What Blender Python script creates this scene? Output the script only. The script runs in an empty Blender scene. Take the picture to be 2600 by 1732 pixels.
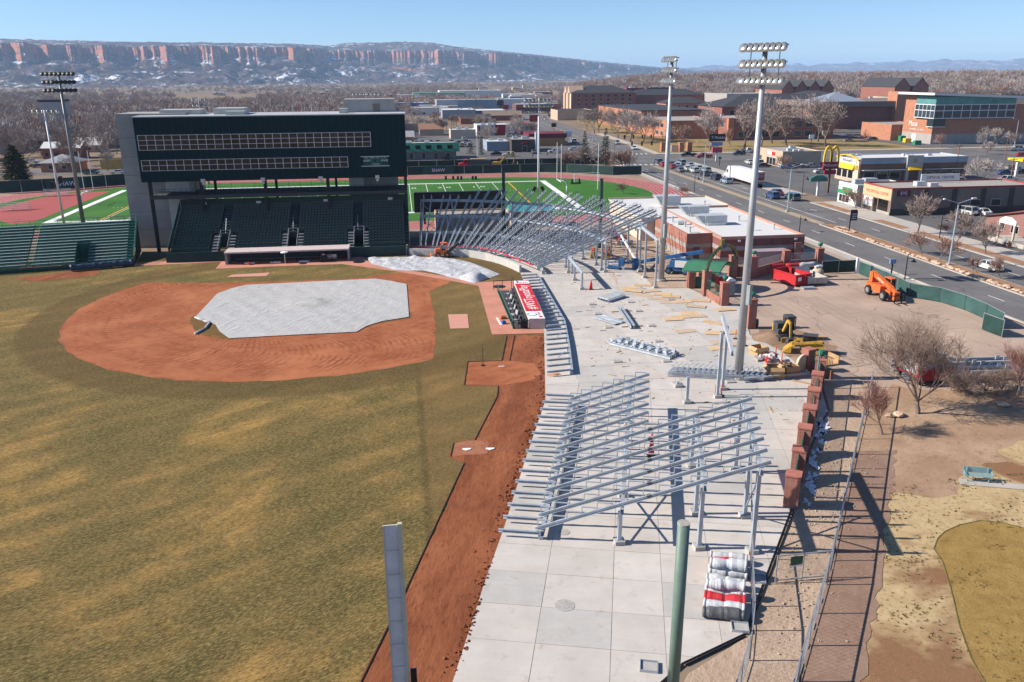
import bpy,math,random
import numpy as np
from mathutils import Vector,Matrix
R=math.radians
rnd=random.Random(7)
sc=bpy.context.scene
col=sc.collection
# ------------------------------------------------------------------ camera, sky, sun, exposure
F=2080.0; H=28.0; P=R(17.9); ROLL=R(0.4); YAW=R(7.5)
CY,SY=math.cos(YAW),math.sin(YAW)
cam=bpy.data.cameras.new('camera'); cam.sensor_width=36; cam.lens=F / 2600 * 36
cam.clip_start=0.5; cam.clip_end=60000
camo=bpy.data.objects.new('camera',cam); col.objects.link(camo)
camo.matrix_world=Matrix.Translation((0,0,H)) @ Matrix.Rotation(-YAW,4,'Z') @ Matrix.Rotation(math.pi / 2 - P,4,'X') @ Matrix.Rotation(-ROLL,4,'Z')
sc.camera=camo
SUN_EL=R(33)
wd=bpy.data.worlds.new('World'); sc.world=wd; wd.use_nodes=True
nt=wd.node_tree
sky=nt.nodes.new('ShaderNodeTexSky'); sky.sky_type='NISHITA'; sky.sun_disc=False
sky.sun_elevation=SUN_EL; sky.sun_rotation=math.atan2(-CY,SY)
sky.altitude=2400; sky.air_density=1.0; sky.dust_density=0.1; sky.ozone_density=6.0
bg=nt.nodes['Background']; nt.links.new(sky.outputs[0],bg.inputs[0]); bg.inputs[1].default_value=0.09
sl=bpy.data.lights.new('sun','SUN'); sl.energy=5.0; sl.angle=R(0.53); sl.color=(1.0,0.93,0.83)
so=bpy.data.objects.new('sun',sl); col.objects.link(so)
sdir=Vector((-CY * math.cos(SUN_EL),SY * math.cos(SUN_EL),math.sin(SUN_EL)))
so.rotation_euler=sdir.to_track_quat('Z','Y').to_euler(); so.location=sdir * 300
sc.view_settings.view_transform='Standard'; sc.view_settings.look='None'
sc.view_settings.exposure=0.68; sc.view_settings.gamma=1; sc.view_settings.use_curve_mapping=False
sc.render.engine='CYCLES'
sc.cycles.max_bounces=5; sc.cycles.diffuse_bounces=2; sc.cycles.glossy_bounces=2; sc.cycles.transmission_bounces=2
sc.cycles.volume_bounces=1; sc.cycles.transparent_max_bounces=6; sc.cycles.caustics_reflective=False; sc.cycles.caustics_refractive=False
# ------------------------------------------------------------------ measuring: picture points to places on the ground
REG={'d':(0,0,2600/2354),'r1':(0,50,870/2352),'r2':(870,50,870/2352),'r3':(1730,50,870/2352),'r4':(0,580,870/2352),
       'r5':(870,580,870/2352),'r6':(1730,580,870/2352),'r7':(870,1150,870/2344),'r8':(1730,1150,870/2344),
       'q1':(1030,470,650/2354),'q2':(1250,920,730/2354),'q3':(1480,620,640/2354),'q4':(280,270,400/1530),'q5':(680,380,380/1922),
       'k1':(1560,330,540/2352),'k2':(2060,350,540/2352),'k3':(1000,230,540/2354),'k4':(1430,190,670/2354),'k5':(0,160,540/2352),'s':(0,0,1)}
def ray(r,x,y):
    ox,oy,s=REG[r]; px=ox+x * s - 1300; py=oy+y * s - 866
    c,sn=math.cos(ROLL),math.sin(ROLL)
    u=(px * c - py * sn) / F; v=(px * sn+py * c) / F
    X,Y,Z=u,math.cos(P) - math.sin(P) * v,-(math.sin(P)+math.cos(P) * v)
    return (X * CY+Y * SY,-X * SY+Y * CY,Z)
def g(r,x,y,z=0.0):
    d=ray(r,x,y); t=(z - H) / d[2]
    return Vector((d[0] * t,d[1] * t,z))
def aty(r,x,y,Y):
    d=ray(r,x,y); t=Y / d[1]
    return Vector((d[0] * t,Y,H+d[2] * t))
def atx(r,x,y,X):
    d=ray(r,x,y); t=X / d[0]
    return Vector((X,d[1] * t,H+d[2] * t))
def hz(r,x,y,b):
    d=ray(r,x,y); t=(b[0] * SY+b[1] * CY) / (d[0] * SY+d[1] * CY)
    return H+d[2] * t
# ------------------------------------------------------------------ mesh builder
class MB:
    def __init__(s):s.v=[]; s.f=[]
    def add(s,vs,fs):
        n=len(s.v); s.v += [tuple(p) for p in vs]; s.f += [tuple(i+n for i in f) for f in fs]; return s
    def box(s,x0,y0,z0,x1,y1,z1):
        return s.add([(x0,y0,z0),(x1,y0,z0),(x1,y1,z0),(x0,y1,z0),(x0,y0,z1),(x1,y0,z1),(x1,y1,z1),(x0,y1,z1)],
                     [(0,3,2,1),(4,5,6,7),(0,1,5,4),(1,2,6,5),(2,3,7,6),(3,0,4,7)])
    def cbox(s,c,sz,rz=0,ry=0,rx=0):
        m=Matrix.Translation(c) @ Matrix.Rotation(rz,4,'Z') @ Matrix.Rotation(ry,4,'Y') @ Matrix.Rotation(rx,4,'X')
        b=MB().box(-sz[0]/2,-sz[1]/2,-sz[2]/2,sz[0]/2,sz[1]/2,sz[2]/2)
        return s.add([m @ Vector(p) for p in b.v],b.f)
    def bar(s,p,q,w,h,up=(0,0,1)):
        p=Vector(p); q=Vector(q); d=(q - p).normalized(); up=Vector(up)
        if abs(d.dot(up)) > .98:up=Vector((0,1,0))
        sd=d.cross(up).normalized() * w / 2; uu=sd.cross(d).normalized() * h / 2
        return s.add([p-sd-uu,p+sd-uu,p+sd+uu,p-sd+uu,q-sd-uu,q+sd-uu,q+sd+uu,q-sd+uu],
                     [(0,1,2,3),(7,6,5,4),(0,4,5,1),(1,5,6,2),(2,6,7,3),(3,7,4,0)])
    def tube(s,p,q,r0,r1=None,n=8,cap=True):
        p=Vector(p); q=Vector(q); r1=r0 if r1 is None else r1
        d=(q - p).normalized(); a=Vector((0,0,1)) if abs(d.z) < .9 else Vector((1,0,0))
        e1=d.cross(a).normalized(); e2=d.cross(e1)
        vs=[]
        for i in range(n):
            t=2 * math.pi * i / n; o=e1 * math.cos(t)+e2 * math.sin(t); vs += [p+o * r0,q+o * r1]
        fs=[(2*i,2*i+1,(2*i+3) % (2*n),(2*i+2) % (2*n)) for i in range(n)]
        if cap:fs += [tuple(2*i for i in range(n)),tuple(2*i+1 for i in reversed(range(n)))]
        return s.add(vs,fs)
    def path(s,pts,r,n=6):
        for a,b in zip(pts,pts[1:]):s.tube(a,b,r,r,n)
        return s
    def prism(s,poly,z0,z1):
        a=sum(poly[i-1][0]*poly[i][1]-poly[i][0]*poly[i-1][1] for i in range(len(poly)))
        if a < 0:poly=poly[::-1]
        n=len(poly)
        return s.add([(p[0],p[1],z0) for p in poly]+[(p[0],p[1],z1) for p in poly],
                     [tuple(reversed(range(n))),tuple(range(n,2*n))]+[(i,(i+1) % n,n+(i+1) % n,n+i) for i in range(n)])
    def poly(s,pts,z):
        a=sum(pts[i-1][0]*pts[i][1]-pts[i][0]*pts[i-1][1] for i in range(len(pts)))
        if a < 0:pts=pts[::-1]
        return s.add([(p[0],p[1],z) for p in pts],[tuple(range(len(pts)))])
    def extr(s,prof,y0,y1,axis='y'):
        """profile in (x,z) carried along y (or (y,z) along x)"""
        a=sum(prof[i-1][0]*prof[i][1]-prof[i][0]*prof[i-1][1] for i in range(len(prof)))
        if a < 0:prof=prof[::-1]
        n=len(prof)
        if axis == 'y':
            vs=[(p[0],y0,p[1]) for p in prof]+[(p[0],y1,p[1]) for p in prof]
            fs=[tuple(range(n)),tuple(reversed(range(n,2*n)))]+[(i,n+i,n+(i+1) % n,(i+1) % n) for i in range(n)]
        else:
            vs=[(y0,p[0],p[1]) for p in prof]+[(y1,p[0],p[1]) for p in prof]
            fs=[tuple(reversed(range(n))),tuple(range(n,2*n))]+[((i+1) % n,n+(i+1) % n,n+i,i) for i in range(n)]
        return s.add(vs,fs)
    def lathe(s,prof,c=(0,0,0),n=12):
        vs=[]; fs=[]; m=len(prof)
        for i in range(n):
            t=2 * math.pi * i / n
            for r,z in prof:vs.append((c[0]+r*math.cos(t),c[1]+r*math.sin(t),c[2]+z))
        for i in range(n):
            j=(i+1) % n
            for k in range(m-1):fs.append((i*m+k,j*m+k,j*m+k+1,i*m+k+1))
        fs.append(tuple(i*m for i in reversed(range(n)))); fs.append(tuple(i*m+m-1 for i in range(n)))
        return s.add(vs,fs)
    def tf(s,m):
        s.v=[tuple(m @ Vector(p)) for p in s.v]; return s
    def data(s,name,smooth=False):
        me=bpy.data.meshes.new(name); me.from_pydata(s.v,[],s.f); me.update()
        if smooth:me.shade_smooth()
        return me
def link(name,data,mat=None,parent=None,world=False):
    o=bpy.data.objects.new(name,data); col.objects.link(o)
    if mat is not None and data is not None and len(data.materials) == 0:data.materials.append(mat)
    if parent is not None:
        o.parent=parent
        if world:o.matrix_parent_inverse=ROOTM.get(parent.name,Matrix()).inverted()
    return o
ROOTM={}
def tag(o,label=None,cat=None,group=None,kind=None):
    if label:o['label']=label
    if cat:o['category']=cat
    if group:o['group']=group
    if kind:o['kind']=kind
    return o
def thing(name,label,cat,loc=(0,0,0),rz=0.0,group=None):
    e=bpy.data.objects.new(name,None); col.objects.link(e); e.empty_display_size=.3
    e.location=loc; e.rotation_euler=(0,0,rz)
    ROOTM[e.name]=Matrix.Translation(loc) @ Matrix.Rotation(rz,4,'Z')
    return tag(e,label,cat,group)
def part(parent,name,mb,mat,smooth=False,world=False):
    d=mb.data(name,smooth) if isinstance(mb,MB) else mb
    return link(name,d,mat,parent,world)
def wpart(parent,name,mb,mat,smooth=False):
    return part(parent,name,mb,mat,smooth,True)
def solo(name,mb,mat,label,cat,group=None,smooth=False,loc=None,rz=0):
    o=link(name,mb.data(name,smooth) if isinstance(mb,MB) else mb,mat)
    if loc is not None:o.location=loc; o.rotation_euler=(0,0,rz)
    return tag(o,label,cat,group)
def struct(name,mb,mat,smooth=False,kind='structure',parent=None):
    o=link(name,mb.data(name,smooth) if isinstance(mb,MB) else mb,mat,parent)
    return tag(o,kind=kind) if parent is None else o
def copy_tree(o,parent=None,swap=None):
    c=o.copy(); col.objects.link(c); c.parent=parent
    for ch in o.children:copy_tree(ch,c)
    return c
def clone(root,loc,rz=0,scale=1.0,label=None,group=None):
    c=copy_tree(root); c.location=loc; c.rotation_euler=(0,0,rz)
    c.scale=(scale,)*3 if not hasattr(scale,'__len__') else scale
    if label:c['label']=label
    if group:c['group']=group
    return c
# ------------------------------------------------------------------ materials
MATS={}
def nd(t,typ,**kw):
    n=t.nodes.new(typ)
    for k,v in kw.items():
        if k.startswith('i_'):n.inputs[k[2:].replace('_',' ')].default_value=v
        else:setattr(n,k,v)
    return n
def rgba(c):return (c[0],c[1],c[2],1)
def srgb(r,g_,b):
    return tuple(((x/255)/12.92 if x/255 <= .04045 else ((x/255+.055)/1.055)**2.4) for x in (r,g_,b))
def newmat(name,rough=.8,metal=0.0,spec=.3):
    m=bpy.data.materials.new(name); m.use_nodes=True; t=m.node_tree
    b=t.nodes['Principled BSDF']; b.inputs['Roughness'].default_value=rough; b.inputs['Metallic'].default_value=metal
    b.inputs['Specular IOR Level'].default_value=spec
    MATS[name]=m
    return m,t,b
def mixc(t,a,b,fac):
    n=t.nodes.new('ShaderNodeMix'); n.data_type='RGBA'
    for sock,v in ((n.inputs[6],a),(n.inputs[7],b)):
        if isinstance(v,(tuple,list)):sock.default_value=rgba(v)
        else:t.links.new(v,sock)
    if isinstance(fac,(int,float)):n.inputs[0].default_value=fac
    else:t.links.new(fac,n.inputs[0])
    return n.outputs[2]
def noise(t,scale,detail=4,rough=.55,vec=None,dist=0.0):
    n=t.nodes.new('ShaderNodeTexNoise'); n.inputs['Scale'].default_value=scale; n.inputs['Detail'].default_value=detail
    n.inputs['Roughness'].default_value=rough; n.inputs['Distortion'].default_value=dist
    if vec is None:vec=pos(t)
    t.links.new(vec,n.inputs['Vector']); return n.outputs[0]
def pos(t):
    n=t.nodes.get('POS') or t.nodes.new('ShaderNodeNewGeometry'); n.name='POS'; return n.outputs['Position']
def mapped(t,scale=(1,1,1),loc=(0,0,0),rot=(0,0,0),vec=None):
    if rot != (0,0,0):
        r_=t.nodes.new('ShaderNodeMapping'); r_.inputs['Rotation'].default_value=rot; t.links.new(vec if vec is not None else pos(t),r_.inputs['Vector']); vec=r_.outputs[0]
    n=t.nodes.new('ShaderNodeMapping'); n.inputs['Scale'].default_value=scale; n.inputs['Location'].default_value=loc
    t.links.new(vec if vec is not None else pos(t),n.inputs['Vector']); return n.outputs[0]
def ramp(t,fac,lo,hi):
    n=t.nodes.new('ShaderNodeMapRange'); n.inputs[1].default_value=lo; n.inputs[2].default_value=hi; n.clamp=True
    t.links.new(fac,n.inputs[0]); return n.outputs[0]
def math_(t,op,a,b=0.0):
    n=t.nodes.new('ShaderNodeMath'); n.operation=op
    for s_,v in ((n.inputs[0],a),(n.inputs[1],b)):
        if isinstance(v,(int,float)):s_.default_value=v
        else:t.links.new(v,s_)
    return n.outputs[0]
def bumpn(t,b,h,strength=.3,dist=.05):
    n=t.nodes.new('ShaderNodeBump'); n.inputs['Strength'].default_value=strength; n.inputs['Distance'].default_value=dist
    t.links.new(h,n.inputs['Height']); t.links.new(n.outputs[0],b.inputs['Normal'])
def M(name,c,rough=.7,metal=0.0,var=.12,scale=1.5,spec=.3,c2=None,bump=0.0,fine=.5):
    """plain coloured surface with blotches, fine grain and slight wear"""
    if name in MATS:return MATS[name]
    m,t,b=newmat(name,rough,metal,spec)
    a=tuple(x * (1 - var) for x in c); d=c2 if c2 else tuple(min(1,x * (1+var)) for x in c)
    n1=noise(t,scale,5,.6)
    cc=mixc(t,a,d,ramp(t,n1,.3,.7))
    n2=noise(t,scale * 11,2,.5)
    dk=mixc(t,cc,tuple(x * (1 - var * fine * 2) for x in c),ramp(t,n2,.55,.8))
    t.links.new(dk,b.inputs['Base Color'])
    rr=t.nodes.new('ShaderNodeMapRange'); rr.inputs[3].default_value=max(.05,rough - .12); rr.inputs[4].default_value=min(1,rough+.12)
    t.links.new(n1,rr.inputs[0]); t.links.new(rr.outputs[0],b.inputs['Roughness'])
    if bump:bumpn(t,b,n2,bump,.03)
    return m
# ================================================================== ground materials
def mat_outfield():
    m,t,b=newmat('outfield_turf',.95,0,.1)
    n1=noise(t,.06,5,.66,dist=.9); n2=noise(t,.33,6,.7,mapped(t,(.6,1.3,1),rot=(0,0,-.6))); n3=noise(t,1.5,6,.78,mapped(t,(.5,1.7,1),rot=(0,0,-.55))); n4=noise(t,6.5,5,.85,mapped(t,(.55,1.5,1),rot=(0,0,-.5)))
    olive=(.168,.126,.044); gold=(.40,.24,.074); brown=(.24,.157,.056); green=(.106,.092,.032)
    f=math_(t,'ADD',math_(t,'ADD',math_(t,'MULTIPLY',n1,.42),math_(t,'MULTIPLY',n2,.33)),math_(t,'MULTIPLY',n3,.25))
    c=mixc(t,green,olive,ramp(t,f,.38,.47)); c=mixc(t,c,brown,ramp(t,f,.47,.53)); c=mixc(t,c,gold,ramp(t,f,.525,.57))
    w=nd(t,'ShaderNodeTexWave',wave_type='BANDS',bands_direction='X'); w.inputs['Scale'].default_value=.075; w.inputs['Distortion'].default_value=.8; w.inputs['Detail Scale'].default_value=.3
    t.links.new(mapped(t,rot=(0,0,.97)),w.inputs['Vector'])
    c=mixc(t,c,mixc(t,c,(.075,.072,.022),.55),math_(t,'MULTIPLY',ramp(t,w.outputs[1],.3,.7),.6))
    c=mixc(t,c,(.045,.038,.014),math_(t,'MULTIPLY',ramp(t,n3,.48,.66),.66))
    c=mixc(t,c,(.50,.34,.13),math_(t,'MULTIPLY',ramp(t,n4,.5,.63),.66))
    c=mixc(t,c,(.03,.027,.010),math_(t,'MULTIPLY',ramp(t,n4,.49,.35),.78))
    sx_=nd(t,'ShaderNodeSeparateXYZ'); t.links.new(pos(t),sx_.inputs[0]); fl_=ramp(t,sx_.outputs[0],.75,.95); ln_=math_(t,'MULTIPLY',ramp(t,sx_.outputs[0],.3,.6),ramp(t,sx_.outputs[0],1.1,.8))
    c=mixc(t,c,mixc(t,c,(.175,.108,.045),.6),math_(t,'MULTIPLY',fl_,.75)); c=mixc(t,c,(.06,.045,.02),math_(t,'MULTIPLY',ln_,.4))
    # worn, darker ring where the grass meets the skinned infield
    vd=nd(t,'ShaderNodeVectorMath',operation='DISTANCE'); t.links.new(pos(t),vd.inputs[0]); vd.inputs[1].default_value=(-12.8,106,0)
    dd=math_(t,'ADD',vd.outputs['Value'],math_(t,'MULTIPLY',n2,1.2))
    ring=math_(t,'MULTIPLY',ramp(t,dd,34.4,33.6),ramp(t,dd,28,29.5))
    c=mixc(t,c,mixc(t,(.06,.047,.018),(.17,.105,.04),ramp(t,n4,.35,.65)),math_(t,'MULTIPLY',ring,.62))
    t.links.new(c,b.inputs['Base Color']); bumpn(t,b,n4,.9,.08)
    return m
def mat_clay():
    m,t,b=newmat('infield_clay',.92,0,.15)
    n1=noise(t,.12,4,.6,dist=.6); n2=noise(t,1.3,5,.65)
    # drag-mat arcs swept round the bases
    sp_=nd(t,'ShaderNodeSeparateXYZ'); t.links.new(pos(t),sp_.inputs[0]); dx_=math_(t,'ADD',sp_.outputs[0],12.8); dy_=math_(t,'SUBTRACT',sp_.outputs[1],106.0)
    an=math_(t,'MULTIPLY',math_(t,'ARCTAN2',dy_,dx_),24.0); ln=nd(t,'ShaderNodeVectorMath',operation='LENGTH'); cb=nd(t,'ShaderNodeCombineXYZ'); t.links.new(dx_,cb.inputs[0]); t.links.new(dy_,cb.inputs[1]); t.links.new(cb.outputs[0],ln.inputs[0]); rr=ln.outputs['Value']
    q=math_(t,'SUBTRACT',rr,20.5); cres=math_(t,'ADD',math_(t,'ADD',an,math_(t,'MULTIPLY',math_(t,'MULTIPLY',q,q),.085)),math_(t,'MULTIPLY',noise(t,.2,3),2.2))
    fac=math_(t,'MULTIPLY',ramp(t,math_(t,'SINE',math_(t,'MULTIPLY',cres,7.5)),-.1,.9),math_(t,'MULTIPLY',ramp(t,rr,28.4,26.0),ramp(t,rr,13.0,16.0)))
    f2=ramp(t,math_(t,'SINE',math_(t,'MULTIPLY',math_(t,'ADD',rr,math_(t,'MULTIPLY',noise(t,.12,3),3.0)),4.2)),.1,.95); fac=math_(t,'MAXIMUM',fac,math_(t,'MULTIPLY',f2,.55))
    c=mixc(t,(.30,.092,.038),(.41,.15,.066),ramp(t,n1,.38,.62))
    c=mixc(t,c,(.16,.042,.018),math_(t,'MULTIPLY',math_(t,'MULTIPLY',fac,ramp(t,noise(t,.3,5,.7),.4,.62)),.8))
    n3=noise(t,.22,3,.6,mapped(t,(1,1,1),(9,4,0)))
    c=mixc(t,c,(.25,.078,.033),math_(t,'MULTIPLY',ramp(t,n3,.52,.68),.75))
    c=mixc(t,c,(.46,.18,.085),math_(t,'MULTIPLY',ramp(t,n2,.52,.75),.6)); c=mixc(t,c,(.22,.065,.028),math_(t,'MULTIPLY',ramp(t,noise(t,5,4,.75),.55,.72),.5))
    t.links.new(c,b.inputs['Base Color']); bumpn(t,b,noise(t,9,3),.25,.03)
    return m
def mat_dirt(name,a,c_,d,sc_=.35,rot=0.0,stretch=1.0,bump=.5):
    m,t,b=newmat(name,.95,0,.12)
    vec=mapped(t,(1,1 / stretch,1),rot=(0,0,rot))
    n1=noise(t,sc_,5,.65,vec,.6); n2=noise(t,sc_ * 7,5,.7,vec); n3=noise(t,sc_ * 40,3,.7)
    c=mixc(t,a,c_,ramp(t,n1,.35,.65)); c=mixc(t,c,d,ramp(t,n2,.52,.75))
    c=mixc(t,c,tuple(x * .45 for x in a),math_(t,'MULTIPLY',ramp(t,n3,.56,.75),.6))
    t.links.new(c,b.inputs['Base Color']); bumpn(t,b,math_(t,'ADD',n2,math_(t,'MULTIPLY',n3,.4)),bump,.12)
    return m
def mat_slab(name,c):
    m,t,b=newmat(name,.85,0,.25)
    oi=nd(t,'ShaderNodeObjectInfo')
    n1=noise(t,.45,5,.6); n2=noise(t,1.6,5,.7,mapped(t,(.25,2.5,1),rot=(0,0,.25))); n3=noise(t,30,2)
    k=mixc(t,tuple(x * .88 for x in c),tuple(min(1,x * 1.08) for x in c),ramp(t,n1,.3,.7))
    k=mixc(t,k,(c[0] * .97,c[1] * .86,c[2] * .74),math_(t,'MULTIPLY',ramp(t,n2,.5,.75),.6))
    k=mixc(t,k,tuple(x * .78 for x in c),math_(t,'MULTIPLY',oi.outputs['Random'],.2))
    k=mixc(t,k,tuple(x * .7 for x in c),math_(t,'MULTIPLY',ramp(t,n3,.6,.8),.5))
    st=noise(t,.9,6,.75,mapped(t,(1,1,1),(31,7,0)))
    k=mixc(t,k,(c[0] * .62,c[1] * .5,c[2] * .4),math_(t,'MULTIPLY',ramp(t,st,.56,.72),.6))
    t.links.new(k,b.inputs['Base Color'])
    return m
def mat_asphalt(name,c,tan=(.3,.22,.16),amount=.15):
    m,t,b=newmat(name,.88,0,.25)
    n1=noise(t,.12,5,.6); n2=noise(t,.5,5,.7,mapped(t,(3,.08,1))); n3=noise(t,14,3,.7)
    k=mixc(t,tuple(x * .8 for x in c),tuple(x * 1.2 for x in c),ramp(t,n1,.3,.7))
    k=mixc(t,k,tuple(x * .68 for x in c),math_(t,'MULTIPLY',ramp(t,n2,.5,.7),.6))
    k=mixc(t,k,tan,math_(t,'MULTIPLY',ramp(t,noise(t,.35,5,.7),.55,.75),amount))
    k=mixc(t,k,tuple(x * 1.5 for x in c),math_(t,'MULTIPLY',ramp(t,n3,.58,.8),.4))
    v=nd(t,'ShaderNodeTexVoronoi',feature='DISTANCE_TO_EDGE'); v.inputs['Scale'].default_value=.13
    wv=nd(t,'ShaderNodeVectorMath',operation='ADD'); t.links.new(pos(t),wv.inputs[0])
    nn=nd(t,'ShaderNodeTexNoise'); nn.inputs['Scale'].default_value=.4; t.links.new(pos(t),nn.inputs['Vector'])
    sc2=nd(t,'ShaderNodeVectorMath',operation='SCALE'); sc2.inputs['Scale'].default_value=3.0; t.links.new(nn.outputs[1],sc2.inputs[0]); t.links.new(sc2.outputs[0],wv.inputs[1])
    t.links.new(wv.outputs[0],v.inputs['Vector'])
    k=mixc(t,k,tuple(x * .35 for x in c),math_(t,'MULTIPLY',ramp(t,v.outputs[0],.010,.003),.6))
    t.links.new(k,b.inputs['Base Color']); bumpn(t,b,n3,.15,.02)
    return m
def mat_turf():
    m,t,b=newmat('football_turf',.9,0,.15)
    n1=noise(t,.08,4); n2=noise(t,1.2,4,.7)
    w=nd(t,'ShaderNodeTexWave',wave_type='BANDS',bands_direction='X',wave_profile='SAW'); w.inputs['Scale'].default_value=.0343
    t.links.new(pos(t),w.inputs['Vector'])
    c=mixc(t,(.030,.115,.016),(.058,.17,.022),ramp(t,n1,.3,.7)); c=mixc(t,c,(.085,.19,.03),math_(t,'MULTIPLY',ramp(t,n2,.5,.8),.6))
    t.links.new(c,b.inputs['Base Color'])
    return m
def mat_town():
    m,t,b=newmat('valley_floor',1,0,.05)
    n1=noise(t,.0045,6,.65); n2=noise(t,.03,5,.7); n3=noise(t,.25,4,.7)
    c=mixc(t,(.20,.145,.105),(.27,.205,.15),ramp(t,n2,.35,.65)); c=mixc(t,c,(.15,.13,.115),ramp(t,n1,.48,.62)); c=mixc(t,c,(.30,.25,.16),math_(t,'MULTIPLY',ramp(t,n3,.5,.75),.5))
    sn=noise(t,.006,6,.75,mapped(t,(1,.35,1)))
    far=nd(t,'ShaderNodeSeparateXYZ'); t.links.new(pos(t),far.inputs[0])
    c=mixc(t,c,(.75,.77,.8),math_(t,'MULTIPLY',ramp(t,sn,.60,.64),ramp(t,far.outputs[1],2300,3300)))
    t.links.new(c,b.inputs['Base Color'])
    return m
def mat_park():
    m,t,b=newmat('park_turf',.95,0,.1)
    n1=noise(t,.12,4,.6,mapped(t,loc=(3,8,0)),.5); n2=noise(t,.9,5,.7); n3=noise(t,3.5,4,.75); n4=noise(t,16,3,.8)
    c=mixc(t,(.42,.30,.155),(.52,.39,.22),ramp(t,n2,.35,.65)); c=mixc(t,c,(.24,.125,.065),ramp(t,n1,.5,.6))
    c=mixc(t,c,(.16,.11,.035),math_(t,'MULTIPLY',ramp(t,n3,.54,.66),.85)); c=mixc(t,c,(.09,.07,.025),math_(t,'MULTIPLY',ramp(t,n3,.66,.74),.9)); c=mixc(t,c,(.55,.42,.24),math_(t,'MULTIPLY',ramp(t,n4,.55,.75),.5))
    t.links.new(c,b.inputs['Base Color']); bumpn(t,b,n4,.5,.05)
    return m
OUT=mat_outfield(); CLAY=mat_clay(); TURF=mat_turf()
RED=mat_dirt('churned_red_soil',(.19,.060,.026),(.32,.112,.05),(.115,.036,.018),.45,.29,3.0,.55)
TAN=mat_asphalt('dusty_lot',(.40,.295,.225),(.45,.33,.25),.5)
ROAD=mat_asphalt('road_asphalt',(.150,.142,.138))
LOT=mat_asphalt('car_park_asphalt',(.125,.12,.118))
PARK=mat_park()
SOIL=mat_dirt('bare_brown_soil',(.32,.20,.125),(.43,.295,.195),(.24,.145,.09),.25,.95,1.4,.5)
ALLEY=mat_dirt('alley_soil',(.41,.295,.21),(.50,.37,.27),(.30,.20,.135),.5,.6,1.6,.7)
GRAV=mat_dirt('gravel_walk',(.245,.15,.105),(.30,.195,.14),(.34,.235,.175),.4,.62,1.6,.2)
SALM=M('salmon_track_rubber',(.52,.225,.155),.9,var=.13,scale=.4)
TRACK=M('track_red',(.36,.075,.065),.85,var=.1,scale=.15)
WHITE=M('white_paint',(.76,.76,.74),.7,var=.06,scale=.5)
CONC=mat_slab('concrete_warm',(.53,.485,.44)); CONC2=mat_slab('concrete_blue_grey',(.465,.445,.415)); CONC3=mat_slab('concrete_pale',(.56,.515,.47))
JOINT=M('joint_dark',(.39,.35,.315),.9,var=.2)
WALK=mat_slab('walk_concrete',(.45,.41,.365))
YEL=M('yellow_paint',(.62,.42,.12),.7,var=.15,scale=.8)
MULCH=mat_dirt('median_mulch',(.30,.16,.085),(.38,.22,.13),(.22,.11,.06),.6)
# ================================================================== ground sheets
def rough(pts,step,amp):
    out=[]
    for i in range(len(pts)):
        a,b=Vector(pts[i-1][:2]),Vector(pts[i][:2]); n=max(1,int((b-a).length/step)); d=(b-a).normalized() if (b-a).length else Vector((1,0))
        for k in range(n):p=a+(b-a)*k/n+Vector((-d.y,d.x))*rnd.gauss(0,amp); out.append((p.x,p.y))
    return out
ROUGH={'infield_dirt':(.9,.10),'warning_track':(.6,.10),'bare_soil':(.9,.5),'soil_patch':(.5,.25),'bullpen_plate_area':(.5,.09),'oval_lawn':(.5,.05),'gravel_path':(.6,.12),'infield_grass':(.4,.1),'infield_grass_corner':(.4,.12),'bullpen_mound':(.5,.07),'bullpen_dirt_left':(.6,.2)}
def sheet(name,pts,z,mat,parent=None):
    if name in ROUGH:pts=rough(pts,*ROUGH[name])
    return struct(name,MB().poly([tuple(p)[:2] for p in pts],z),mat,parent=parent)
gm=MB(); E=30000
gm.add([(-E,-800,-.08),(E,-800,-.08),(E,E,-.08),(-E,E,-.08)],[(0,1,2,3)])
struct('ground',gm,mat_town())
sheet('outfield_grass',[(-140,8),(9,8),(10,30),(20,60),(20,122),(9,136),(-28,140),(-60,140),(-140,112)],-.03,OUT)
# skinned infield: circle round the mound cut by the two foul lines, the home circle and baseline path
pts=[]
cx,cy,rr_=-12.8,106.0,28.9
a0=math.atan2(80.2 - cy,3.0 - cx); a1=math.atan2(119.3 - cy,-34 - cx) - 2 * math.pi
for i in range(61):
    a=a0+(a1 - a0) * i / 60; k=rr_+.25 * math.sin(i * 1.7) * .4
    pts.append((cx+k * math.cos(a),cy+k * math.sin(a)))
pts += [(-27,119.4),(-10,119.0),(-6,119.6),(-3.5,121.2),(0.5,122),(4,120),(6,117.6),(6.2,114.5),(4.6,112),(3.0,110),(3.2,98),(3.0,88)]
sheet('infield_dirt',pts,-.02,CLAY)
IG=mat_dirt('infield_grass',(.14,.075,.028),(.20,.12,.04),(.11,.05,.02),1.2)
sheet('infield_grass',[(-26.6,101),(-26.0,99),(-25,96),(-23.4,93.4),(-20.2,91.5),(-12,93),(-12,105),(-24,110)],-.012,IG)
sheet('infield_grass_corner',[(-7,92),(-5,94.4),(-2,95.9),(.3,97),(.4,100),(-6,100)],-.012,IG)
sheet('warning_track',[(-3.6,30),(-3.2,33.6),(-1.1,40.0),(3.7,56.5),(2.7,57.8),(3.1,60.3),(4.9,60.6),(7.8,69.8),(8.2,72.4),(5.0,73.1),(5.9,79.8),(9.4,79.5),(11.0,88.1),(17,88),(17,60),(5,29)],-.016,RED)
sheet('bullpen_mound',[(5.1,73.2),(5.95,79.7),(10.2,79.4),(12.6,78.2),(12.8,75),(11.5,73.2),(8.2,72.6)],-.006,CLAY)
sheet('bullpen_plate_area',[(2.75,57.8),(3.15,60.2),(4.9,60.5),(5.9,60.2),(5.6,58.0)],-.008,mat_dirt('plate_soil',(.30,.115,.06),(.40,.175,.10),(.22,.075,.04),.5))
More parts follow.
